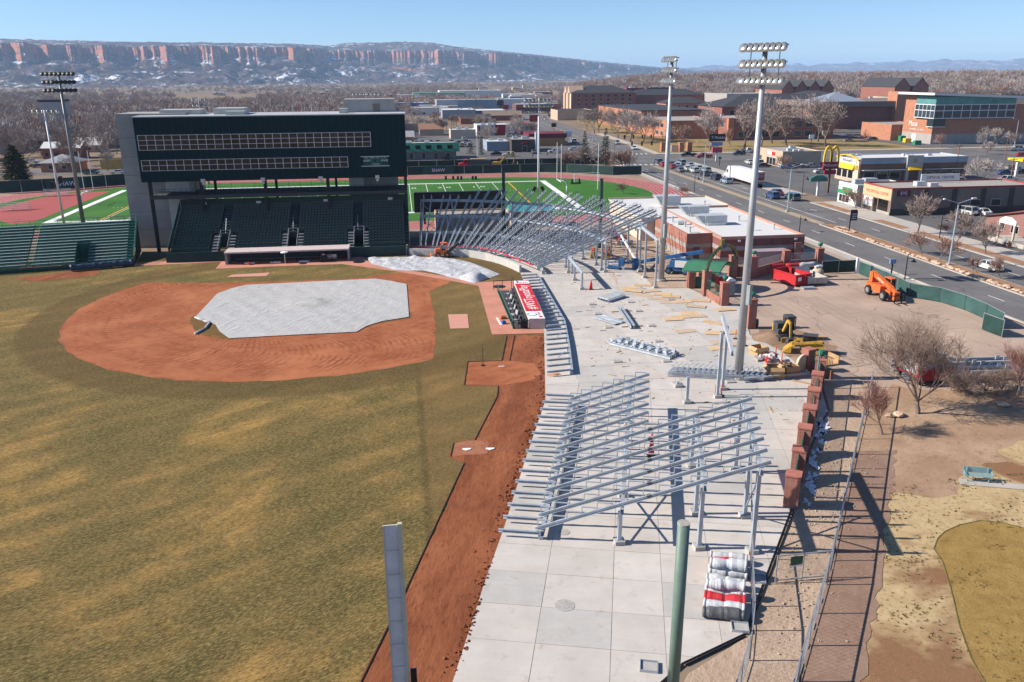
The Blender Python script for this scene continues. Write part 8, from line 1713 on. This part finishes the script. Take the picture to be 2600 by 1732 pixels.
while n_ < 210:
    r=1/rgH.uniform(1/2300,1/330); a=rgH.uniform(-38,34); x=math.sin(math.radians(a)+YAW)*r; y=math.cos(math.radians(a)+YAW)*r
    if y < 312 or (x > -12 and y < 640 and a > -9) or a > 3 or (70 < x-off(y) < 110 and y < 1300):continue
    if any((x-q[0])**2+(y-q[1])**2 < 24**2 for q in HOUSES):continue
    if -222 < x < -150 and 340 < y < 470:continue
    HOUSES.append((x,y)); n_ += 1
    com=-14 < a < 4 and r > 600
    lb_,gp_=('small low house half hidden among the bare trees left of the main road','houses among the trees') if a < -8 else (('flat shop or shed in the far commercial strip','far commercial buildings') if com else ('small far roof among the trees beyond the campus','far roofs on the right'))
    hi=rgH.randrange(9,14) if com and rgH.random() < .7 else rgH.randrange(0,9); wc_=('cream','tan','white','brick','blue-grey','grey')[(hi if hi < 9 else hi-9) % 6]; rc_=('dark','grey','brown','white')[hi % 4] if hi < 9 else 'flat white'
    put_house(hi,(x,y,-.08),wc_+' walled house with a '+rc_+' roof '+('among the bare trees left of the road' if a < -8 else ('in the far commercial strip' if com else 'among the trees beyond the campus')),gp_,rgH.choice((0,math.pi/2))+rgH.uniform(-.05,.05))
# ================================================================== trees
BT_L,BT_G='bare leafless tree in the neighbourhood left of the press box','bare trees in the left neighbourhood'
rgT=random.Random(4); placed=[]; n_=0
def clear(x,y):return not any(abs(x-q[0]) < 9 and abs(y-q[1]) < 8 for q in HOUSES)
while n_ < 135:
    v=rgT.uniform(296,470); x=rgT.uniform(-.62*v-30,-8); 
    if not clear(x,v) or (-194 < x < -160 and 392 < v < 465) or (-216 < x < -155 and 345 < v < 388) or (-115 < x < -82 and v < 298):continue
    if any((x-q[0])**2+(v-q[1])**2 < 30 for q in placed):continue
    placed.append((x,v)); ti=rgT.choice((0,1,2,3,0,3)); ts=rgT.uniform(.8,1.2); plant(ti,(x,v,-.06),ts,None,('tall ' if ts > 1.07 else 'small ' if ts < .93 else 'medium ')+('brown-twigged ' if ti in (0,2) else 'grey-twigged ')+BT_L,BT_G); n_ += 1
for i in range(46):
    x,v=rgT.uniform(-10,66),rgT.uniform(345,690)
    if 25 < x < 75 and (405 < v < 440 or 520 < v < 630):continue
    plant(rgT.choice((1,2,4)),(x,v,-.06),rgT.uniform(.6,1.0),None,'bare tree among the shops behind the football field','bare trees among the shops')
CT='bare trees on the campus lawn'
for k,(x_,y_,top,i,lb_) in enumerate(((1310,670,250,3,'tall bare tree directly behind the phone shop sign'),(1615,662,225,0,'tall bare tree left of the nearest light pole on the lawn'),(1765,640,210,3,'large bare tree seen right of the nearest light pole'),(1865,612,330,1,'smaller bare tree between two large ones on the lawn'),(1990,628,220,0,'large bare tree in front of the campus hall windows'),(2270,595,200,3,'large bare tree with a leaning trunk near the brick annex'),(2195,560,215,1,'bare tree left of the leaning one on the lawn'),(2340,640,190,0,'bare tree with pruned pale limbs by the campus car park'),(215,490,330,1,'bare tree leftmost in the row along the far road'),(280,520,300,2,'second bare tree in the row along the far road'),(318,516,290,0,'third bare tree in the row along the far road'),(433,525,300,3,'fourth bare tree in the row along the far road'),(490,566,300,0,'fifth bare tree in the row along the far road'),(547,578,300,2,'sixth bare tree in the row along the far road'),(598,596,320,1,'seventh bare tree at the junction end of the row'),(715,600,360,1,'bare tree before the slit windows of the tan block'),(1082,648,450,4,'slim young bare tree left of the sign pole on the lawn'),(985,600,460,4,'reddish twiggy tree on the lawn near the pillars'),(1495,640,480,4,'slim young bare tree right of the flag sign'),(800,590,330,3,'wide bare tree behind the traffic lights'))):
    b_=g('k4',x_,y_); h_=hz('k4',x_,top,b_); plant(i,(b_.x,b_.y,-.05),1.12*h_/(13,11,10,14,7)[i],None,lb_,CT)
for r_,x_,y_,top,i,lb_,gp_ in (('k4',60,840,650,4,'russet bare tree leftmost behind the track bend',0),('k4',150,832,640,4,'russet bare tree second from left behind the track bend',0),('k4',215,842,600,1,'grey bare tree between the two pines',0),('k4',540,866,640,4,'dense reddish bare tree right of the pines',0),('k4',612,872,645,4,'reddish bare tree nearest the junction behind the fence',0),('k4',430,850,660,4,'small russet tree between the pine and the reddish trees',0),
    ('k2',1168,1060,570,2,'bare street tree in front of the optical shop side wall',0),('k2',1600,1187,750,2,'bare street tree left of the double street light',0),('k2',1920,1283,880,2,'bare street tree in front of the yard furniture',0),('k2',1220,1285,1000,4,'small bare sapling on the median, leftmost',0),('k2',1420,1358,1070,4,'small bare sapling on the median, second from left',0),('k2',2095,1560,1290,4,'small bare sapling on the median beside the white sedan',0),('k2',1785,1475,1290,4,'short bare sapling on the median left of the white sedan',0),('k2',495,785,545,4,'thin bare tree between the pizza shop and the optical shop',0),('k2',1850,530,190,1,'tall bare tree behind the optical shop by the restaurant',0),('k2',1940,180,20,1,'bare tree at the upper right behind the restaurant',0),('r3',1790,880,770,4,'pinkish bare shrub tree in front of the brick hall',0),('r3',2120,900,720,1,'grey bare tree right of the brick hall',0),('r3',2250,880,760,2,'grey bare tree at the right edge of the campus car park',0),('k1',1900,465,250,4,'bare sapling in front of the bright blue car',0),('r2',1930,1195,1110,4,'low bare shrub tree inside the track bend',0),('k5',500,1005,860,0,'bare tree in front of the church hall',0),('k5',780,1210,1010,1,'small bare tree beside the orange brick house',0),('k5',1190,1190,900,3,'dark crooked bare tree in front of the yellow shed',0)):
    b_=g(r_,x_,y_); h_=hz(r_,x_,top,b_); plant(i,(b_.x,b_.y,-.03),h_/(13,11,10,14,7)[i],None,lb_)
for r_,x_,y_,top,i,lb_ in (('k4',188,842,505,1,'dark green pine left of the pair behind the track bend'),('k4',372,852,478,1,'dark green pine right of the pair behind the track bend'),('k5',200,1345,915,0,'big green spruce at the left edge behind the track'),('k3',970,725,500,1,'dark conifer in front of the low white shop'),('k3',850,700,560,2,'round brown-green evergreen beside the conifer')):
    b_=g(r_,x_,y_); h_=hz(r_,x_,top,b_); plant_con(i,(b_.x,b_.y,-.03),h_/(12,11,6)[i],lb_).scale.xy=[h_/(12,11,6)[i]*(1.75 if i == 0 else 1)]*2
b_=g('r3',1345,690); rt=thing('oak_tree','rounded russet-leaved tree in front of the pyramid roofed hall','tree',(214,400,-.03)); rt.scale=(2.3,2.3,2.3); link('trunk',CON[2][0],None,rt); cm=CON[2][1].copy(); cm.materials.clear(); cm.materials.append(M('leaf_russet',(.30,.12,.06),.9,var=.3,scale=.5)); link('crown',cm,None,rt)
TW4=M('twig_near',(.27,.19,.15),.95,var=.2,scale=1.5); TW5=M('twig_reddish',(.33,.17,.13),.95,var=.2,scale=1.5)
def hero(lb_,r_,x_,y_,top,seed,mat,**kw):
    b_=g(r_,x_,y_); h_=hz(r_,x_,top,b_); tr_,cr_=bare_tree(seed,h=h_,**kw); t_=thing('bare_tree',lb_,'tree',(b_.x,b_.y,-.04),2.6 if seed == 77 else 0); part(t_,'trunk',tr_,BARK); part(t_,'crown',cr_,mat)
hero('large spreading bare tree in front of the red trailer','r6',1625,1268,575,77,TW4,spread=.62,lv=6,kids=(6,4,3,3,3,2),r0=.24,twig_min=.012,trunk_h=.14)
hero('young upright reddish bare tree left of the large one','r6',1380,1410,1050,12,TW5,spread=.42,lv=5,kids=(7,4,4,3,2),r0=.10,twig_min=.010,trunk_h=.28)
hero('bare tree cut by the right edge of the picture','r6',2300,1165,760,31,TW5,spread=.5,lv=5,kids=(5,4,4,3,2),r0=.14,twig_min=.011,trunk_h=.25)
for i,(x_,y_) in enumerate(((1850,1110),(1960,1130),(2080,1125),(2200,1115),(2320,1110))):
    tr_,cr_=bare_tree(60+i,h=2.6,spread=.75,lv=4,kids=(9,5,4,3),r0=.06,twig_min=.010,trunk_h=.08); t_=thing('bare_shrub',['leftmost bare shrub of the thicket right of the large tree','second bare shrub of the thicket from the large tree','middle bare shrub of the thicket','fourth bare shrub of the thicket from the large tree','bare shrub of the thicket at the right edge'][i],'shrub',g('r6',x_,y_)); part(t_,'stem',tr_,BARK); part(t_,'twigs',cr_,TW4)
for i,(r_,x_,y_) in enumerate((('k1',780,710),('k1',820,720),('k2',1500,1060))):
    t_=thing('bare_shrub',['brown shrub beside the roadside chain-link fence, left','brown shrub beside the roadside chain-link fence, right','low brown shrub beside the sidewalk'][i],'shrub',g(r_,x_,y_)); t_.scale=(.42,.42,.3); link('twigs',PROTO[4][1],None,t_)
# ================================================================== street furniture and signs
def lamp(lb_,b_,h_,rz):
    t_=thing('street_lamp',lb_,'street lamp',b_,rz,'black street lamps'); part(t_,'post',MB().tube((0,0,0),(0,0,h_),.09,.06,8),BLK); part(t_,'arm',MB().bar((0,0,h_*.84),(1.0,0,h_*.84),.06,.06),BLK); part(t_,'shade',MB().lathe([(.05,h_*.84),(.12,h_*.78),(.42,h_*.71),(.0,h_*.72)],(1.0,0,0),10),BLK)
for r_,x_,y_,tx,ty,lb_ in (('k1',882,690,890,490,'black street lamp beside the track bend'),('k1',2045,1125,2060,950,'black street lamp behind the brick building'),('k1',2075,720,2090,480,'black street lamp by the pizza sign'),('k2',1030,1580,1070,1290,'black street lamp behind the orange telehandler'),('k2',1415,1115,1455,850,'black street lamp left of the double street light')):
    b_=g(r_,x_,y_); lamp(lb_,b_,hz(r_,tx,ty,b_),0)
def slight(lb_,b_,h_,arms):
    t_=thing('street_light',lb_,'street light',b_,0); part(t_,'pole',MB().tube((0,0,0),(0,0,h_),.15,.09,10),M('pole_bluegrey',(.38,.43,.48),.5,.3)); part(t_,'base',MB().box(-.3,-.3,0,.3,.3,.3),FOOT)
    for s_ in arms:part(t_,'arm',MB().tube((0,0,h_),(s_*2.4,0,h_+.7),.06,n=6),MATS['pole_bluegrey']); part(t_,'lamp',MB().box(s_*2.4-.1*s_-.25,-.14,h_+.62,s_*2.4+.1*s_+.25,.14,h_+.78),GPW)
for r_,x_,y_,tx,ty,ar,lb_ in (('k1',985,578,1015,150,(-1,),'tall street light standing in the queue of cars'),('k1',1912,905,1975,420,(-1,1),'tall street light with a green box on the median'),('k2',1520,1412,1620,725,(-1,1),'double armed street light on the rocky median'),('k3',2205,560,2220,340,(1,),'far street light along the road'),('r3',2285,870,2310,690,(-1,),'street light at the right edge of the campus car park')):
    b_=g(r_,x_,y_); slight(lb_,b_,hz(r_,tx,ty,b_),ar)
b_=g('k1',1912,905); solo('signal_box',MB().box(-.3,-.3,2.8,.3,.3,3.9).box(-.05,-.05,2.6,.05,.05,2.8),LGRN,'small green box hung on the median street light','box',loc=b_+Vector((.25,-.2,0)))
WD=M('utility_wood',(.22,.13,.08),.9,var=.2)
for r_,x_,y_,tx,ty,lb_ in (('k2',1580,475,1640,60,'wooden utility pole behind the optical shop'),('k2',2055,750,2085,460,'wooden utility pole by the large white pickup'),('k2',2120,330,2150,10,'wooden utility pole by the fuel canopies'),('k2',2200,470,2260,210,'dark utility pole in the right car park'),('k3',585,470,583,260,'leftmost dark utility pole by the alley'),('k3',640,540,630,290,'dark utility pole at the alley mouth'),('k3',695,500,690,320,'dark utility pole right of the alley'),('k3',450,380,455,130,'thin utility pole before the blue roofed warehouse'),('k3',495,400,490,140,'second thin utility pole before the warehouse'),('k3',525,440,520,200,'third thin utility pole before the warehouse')):
    b_=g(r_,x_,y_); h_=hz(r_,tx,ty,b_); t_=thing('utility_pole',lb_,'utility pole',b_); part(t_,'pole',MB().tube((0,0,0),(0,0,h_),.16,.11,7),WD); part(t_,'crossarm',MB().box(-1.1,-.06,h_-.8,1.1,.06,h_-.65),WD)
# restaurant sign
b_=g('k2',180,610); t_=thing('restaurant_sign','tall pole sign with yellow arches over a red lettered board','sign',b_); hz_=hz('k2',200,85,b_); wpart(t_,'pole',MB().box(b_.x-.2,b_.y-.2,0,b_.x+.2,b_.y+.2,hz_-5.6),W('sign_pole_brown',(.14,.07,.05))); RB_=M('sign_dark_red',(.26,.012,.02),.5)
wpart(t_,'board',MB().box(b_.x-2.0,b_.y-.3,hz_-5.6,b_.x+2.0,b_.y+.3,hz_-3.9),RB_); wpart(t_,'lower_board',MB().box(b_.x-1.5,b_.y-.25,hz_-6.9,b_.x+1.5,b_.y+.25,hz_-5.9),RB_); arches(t_,b_.x,b_.y,hz_-3.9,1.85,'S'); wtext(t_,"McDonald's",.85,LET,(b_.x,b_.y-.32,hz_-4.7),ext=.01)
b_=g('k2',65,640); t_=thing('pizza_sign','green pizza sign board on a white post by the restaurant drive','sign',b_); wpart(t_,'post',MB().box(b_.x-.25,b_.y-.25,0,b_.x+.25,b_.y+.25,3.4),WHT); wpart(t_,'board',MB().extr([(b_.x-2.2,3.4),(b_.x+2.2,3.4),(b_.x+2.2,4.2),(b_.x+.8,4.9),(b_.x-.8,4.9),(b_.x-2.2,4.2)],b_.y-.2,b_.y+.2),M('sign_teal',(.05,.22,.18),.5)); wtext(t_,'PAPA JOHNS',.62,REDW,(b_.x,b_.y-.22,3.8),ext=.01)
b_=g('k1',1125,345); t_=thing('phone_shop_sign','black lettered pole sign with smaller boards at the junction','sign',b_); h_=hz('k1',1100,45,b_); wpart(t_,'post',MB().box(b_.x-.25,b_.y-.2,0,b_.x+.25,b_.y+.2,h_-2.6),WHT); wpart(t_,'board',MB().box(b_.x-3.0,b_.y-.3,h_-2.4,b_.x+2.6,b_.y+.3,h_),BLK); wtext(t_,'T-Mobile',1.3,LET,(b_.x,b_.y-.32,h_-1.2),ext=.01); wpart(t_,'flag_board',MB().box(b_.x-1.6,b_.y-.25,h_-6.2,b_.x+1.8,b_.y+.25,h_-4.4),M('board_red',(.45,.06,.1),.6)); wpart(t_,'small_board',MB().box(b_.x-2.2,b_.y-.25,h_-3.9,b_.x+1.8,b_.y+.25,h_-2.7),M('board_blue',(.2,.28,.5),.6))
b_=g('k2',415,1045); t_=thing('district_sign','dark arched sign on a leaning black post on the median','sign',b_); h_=hz('k2',470,795,b_); wpart(t_,'post',MB().box(b_.x-.08,b_.y-.08,0,b_.x+.08,b_.y+.08,h_),BLK); wpart(t_,'board',MB().box(b_.x,b_.y-.06,h_-2.0,b_.x+1.3,b_.y+.06,h_-.3).extr([(b_.x,h_-.3),(b_.x+1.3,h_-.3),(b_.x+1.1,h_),(b_.x+.2,h_)],b_.y-.05,b_.y+.05),W('board_brown',(.06,.04,.05))); 
for z in (.8,1.2,1.6):wpart(t_,'text_line',MB().box(b_.x+.2,b_.y-.075,h_-z-.06,b_.x+1.1,b_.y-.062,h_-z+.06),LET)
for i,(r_,x_,y_,z0,s_,mt,lb_) in enumerate((('k3',1770,470,3,2.6,MATS['board_brown'],'dark green and red roadside board on the far corner'),('k3',1925,590,3,3.2,WHITE,'white roadside board by the tan restaurant'),('k3',1240,270,4,4.5,REDW,'red and white square fuel sign on the far road'),('k3',1550,430,4,5.0,REDW,'tall dark red sign board along the far road'),('k3',1180,230,5,5.5,DKB,'black sign board beside the red fuel sign'),('r3',978,870,4.5,2.4,W('sign_cream',(.62,.56,.42)),'cream square sign behind the golden arches'),('r3',885,900,4.5,2.0,WHITE,'white rounded sign board over the tan shop'),('k1',1160,400,2.2,1.0,LGRN,'small green street sign by the car park entrance'),('r6',1440,315,1.6,.9,W('sign_blue',(.18,.28,.45)),'small blue road sign behind the telehandler'))):
    b_=g(r_,x_,y_); t_=thing('roadside_sign',lb_,'sign',b_); part(t_,'post',MB().box(-.08,-.08,0,.08,.08,z0),BLK); part(t_,'board',MB().box(-s_/2,-.12,z0,s_/2,.12,z0+s_*.75),mt)
# traffic signals at the junction
for i,(b_,L_,n,lb_) in enumerate((((98.6,303.5,0),-17,4,'traffic signal mast arm on the far right corner of the junction'),((70.6,272,0),17,3,'traffic signal mast arm on the near left corner of the junction'))):
    t_=thing('traffic_signal',lb_,'traffic light',b_); part(t_,'post',MB().tube((0,0,0),(0,0,7.4),.16,.12,8),POLED); part(t_,'arm',MB().tube((0,0,6.2),(L_,0,6.6),.1,.06,6),POLED)
    for k in range(n):part(t_,'signal_head',MB().box(L_*(.35+.2*k)-.25,-.2,5.8,L_*(.35+.2*k)+.25,.2,7.1),BLK)
for i,(x_,y_) in enumerate(((535,237),(735,240),(825,235))):
    b_=g('k1',x_,y_); solo('gate_pillar',MB().box(-.9,-.9,0,.9,.9,3.2).box(-1.05,-1.05,3.2,1.05,1.05,3.5),ORB,['tan brick gate pillar leftmost on the campus corner','tan brick gate pillar at the right of the name wall','separate tan brick pillar right of the name wall'][i],'pillar',loc=b_)
a_,b_=g('k1',625,240),g('k1',725,243); solo('name_wall',MB().box(a_.x,a_.y-.3,0,b_.x,a_.y+.3,2.5),CREAM,'low tan name wall on the campus corner','wall')
# left side of the track: small stands
for i,(x_,y_) in enumerate(((380,1215),(90,1315))):
    t_=thing('small_stand',['small silver bleacher stand beside the slim white pole','small silver bleacher stand at the left edge of the track'][i],'bleachers',g('r1',x_,y_),.1)
    for k in range(5):part(t_,'bench_plank',MB().box(-3.2,k*.6,.35+k*.3,3.2,k*.6+.28,.4+k*.3),ALP)
    for x in (-2.8,0,2.8):part(t_,'support',MB().bar((x,0,.1),(x,2.8,1.6),.06,.06).bar((x,2.7,0),(x,2.7,1.5),.06,.06),STEEL)
solo('soccer_goal',MB().path([(0,0,0),(0,0,2.4),(7,0,2.4),(7,0,0)],.07,6).path([(0,0,2.4),(0,2,0),(7,2,0),(7,0,2.4)],.04,5),GPW,'white soccer goal frame on the green behind the end line','goal',loc=g('r2',1590,1115)); solo('block_sled',MB().box(-1.4,-.3,.1,1.4,.3,.4).box(-1.2,-.2,.4,-.8,.2,1.4).box(.8,-.2,.4,1.2,.2,1.4),BLK,'black training sled on the green near the soccer goal','sled',loc=g('r2',1600,1128))
bx_=thing('ticket_hut','small hut with a teal roof behind the curved frame','hut',(25.5,160,0)); wpart(bx_,'wall',MB().box(21,158,0,29,162,3.0),W('hut_tan',(.42,.36,.30))); wpart(bx_,'roof',MB().extr([(157.4,3.0),(160,4.0),(162.6,3.0)],20.5,29.5,'x'),M('roof_teal',(.07,.26,.30),.6)); B('concession_block','low tan concession block behind the curved frame',6,20,154,160,3.4,TANW,GRF); solo('scoreboard_back',MB().box(2.2,163,aty('q1',300,250,163).z,19.5,164,aty('q1',300,66,163).z).box(4,164,0,4.4,164.4,5).box(17,164,0,17.4,164.4,5),BLK,'large black board standing behind the left end of the curved frame','board')
# snow along the brick wall and in the alley
SNOW=M('snow',(.80,.82,.86),.7,var=.06,scale=2)
for i in range(34):
    f=rgT.uniform(.02,.72); c=pA+(pB-pA)*f+Vector((dW.y,-dW.x,0))*rgT.uniform(.75,1.35); m=MB(); k=19; s_=rgT.uniform(.2,.62)
    m.poly([(c.x+s_*rgT.uniform(.35,1.3)*(dW.x*math.cos(6.283*j/k)*1.5+dW.y*math.sin(6.283*j/k)*.55),c.y+s_*rgT.uniform(.35,1.3)*(dW.y*math.cos(6.283*j/k)*1.5-dW.x*math.sin(6.283*j/k)*.55)) for j in range(k)],-.030+.003*i); tag(link('snow_patch',m.data('snow_patch'),SNOW),kind='stuff')
# loose stones
m=MB()
for i in range(900):
    f=rgT.random(); p_=Vector((18,32,0))+(Vector((34,54.5,0))-Vector((18,32,0)))*f+Vector((rgT.gauss(-2.0,2.0),rgT.gauss(1.2,1.5),0)); s_=rgT.uniform(.02,.07)
    if p_.x > -.2 and (p_.x-25.2)*.86-(p_.y-46.7)*.52 > .5:m.cbox((p_.x,p_.y,s_*.2),(s_*1.5,s_,s_),rgT.uniform(0,3),.3,.2)
tag(link('loose_stones',m.data('loose_stones'),M('stone_pale',(.45,.36,.28),.95,var=.3)),kind='stuff')
# dry tufts on the park ground
m=MB()
for i in range(5200):
    x,y=rgT.uniform(22,62),rgT.uniform(26,50); 
    if vn(x,y,1.6,33) < .55 or y > 49-.0*x or (x-18)*.83-(y-30)*.55 < 2.0:continue
    for k in range(3):
        a=rgT.uniform(0,6.28); L_=rgT.uniform(.05,.13); m.add([(x+.05*math.cos(a),y+.05*math.sin(a),-.045),(x-.05*math.cos(a),y-.05*math.sin(a),-.045),(x+L_*math.cos(a+1),y+L_*math.sin(a+1),-.045+L_*.9)],[(0,1,2)])
tag(link('dry_grass_tufts',m.data('dry_grass_tufts'),M('tuft',(.13,.10,.035),.95,var=.3,scale=2)),kind='stuff')
# ================================================================== people
def person(lb_,p_,rz,top,legs,hat,pose=0.0):
    t_=thing('person',lb_,'person',p_,rz)
    J=[(0,0,.95),(0,0,1.2),(0,0,1.45),(.02,0,1.55),(.03,0,1.72),(0,.12,.92),(.06+pose,.13,.5),(0,.14,.07),(.14,.14,.04),(0,-.12,.92),(-.02,-.13,.5),(-.10,-.14,.07),(.04,-.14,.04),(0,.2,1.42),(.05,.27,1.14),(.2,.26,.92),(0,-.2,1.42),(.05,-.27,1.14),(.2,-.24,.95)]
    E2=[(0,1),(1,2),(2,3),(3,4),(0,5),(5,6),(6,7),(7,8),(0,9),(9,10),(10,11),(11,12),(2,13),(13,14),(14,15),(2,16),(16,17),(17,18)]
    rad=[.16,.17,.15,.06,.11,.10,.075,.055,.05,.10,.075,.055,.05,.075,.055,.04,.075,.055,.04]
    me=bpy.data.meshes.new('body'); me.from_pydata(J,E2,[]); o=link('body',me,legs,t_); md=o.modifiers.new('skin','SKIN'); 
    if not me.skin_vertices:me.attributes.new('skin','FLOAT','POINT')
    if me.skin_vertices:
        for v_,r_ in zip(me.skin_vertices[0].data,rad):v_.radius=(r_,r_)
    o.modifiers.new('sub','SUBSURF').levels=1
    part(t_,'jacket',MB().lathe([(.20,.95),(.23,1.15),(.22,1.4),(.10,1.5),(0,1.5)],n=10),top,True); part(t_,'hat',MB().lathe([(.14,1.74),(.13,1.82),(.06,1.88),(0,1.88)],(.03,0,0),10),hat,True)
JE=M('jeans',(.06,.08,.14),.9); HV=M('hi_vis',(.45,.5,.05),.8); DK=M('cloth_dark',(.05,.05,.06),.9)
person('worker in a hi-vis vest and jeans at the corner of the grandstand wall',g('q5',1795,1362),R(-60),M('vest_olive',(.10,.11,.05),.9),JE,HV); person('person in dark clothes standing in the car park behind the track',g('k3',1538,750),0,DK,JE,DK); person('person in brown walking in front of the dark shop',g('k3',1700,725),1,M('cloth_brown',(.2,.1,.07),.9),DK,DK,.1); person('worker in a hi-vis vest beside the yellow excavator',g('k3',1370,852),2,HV,DK,HV)
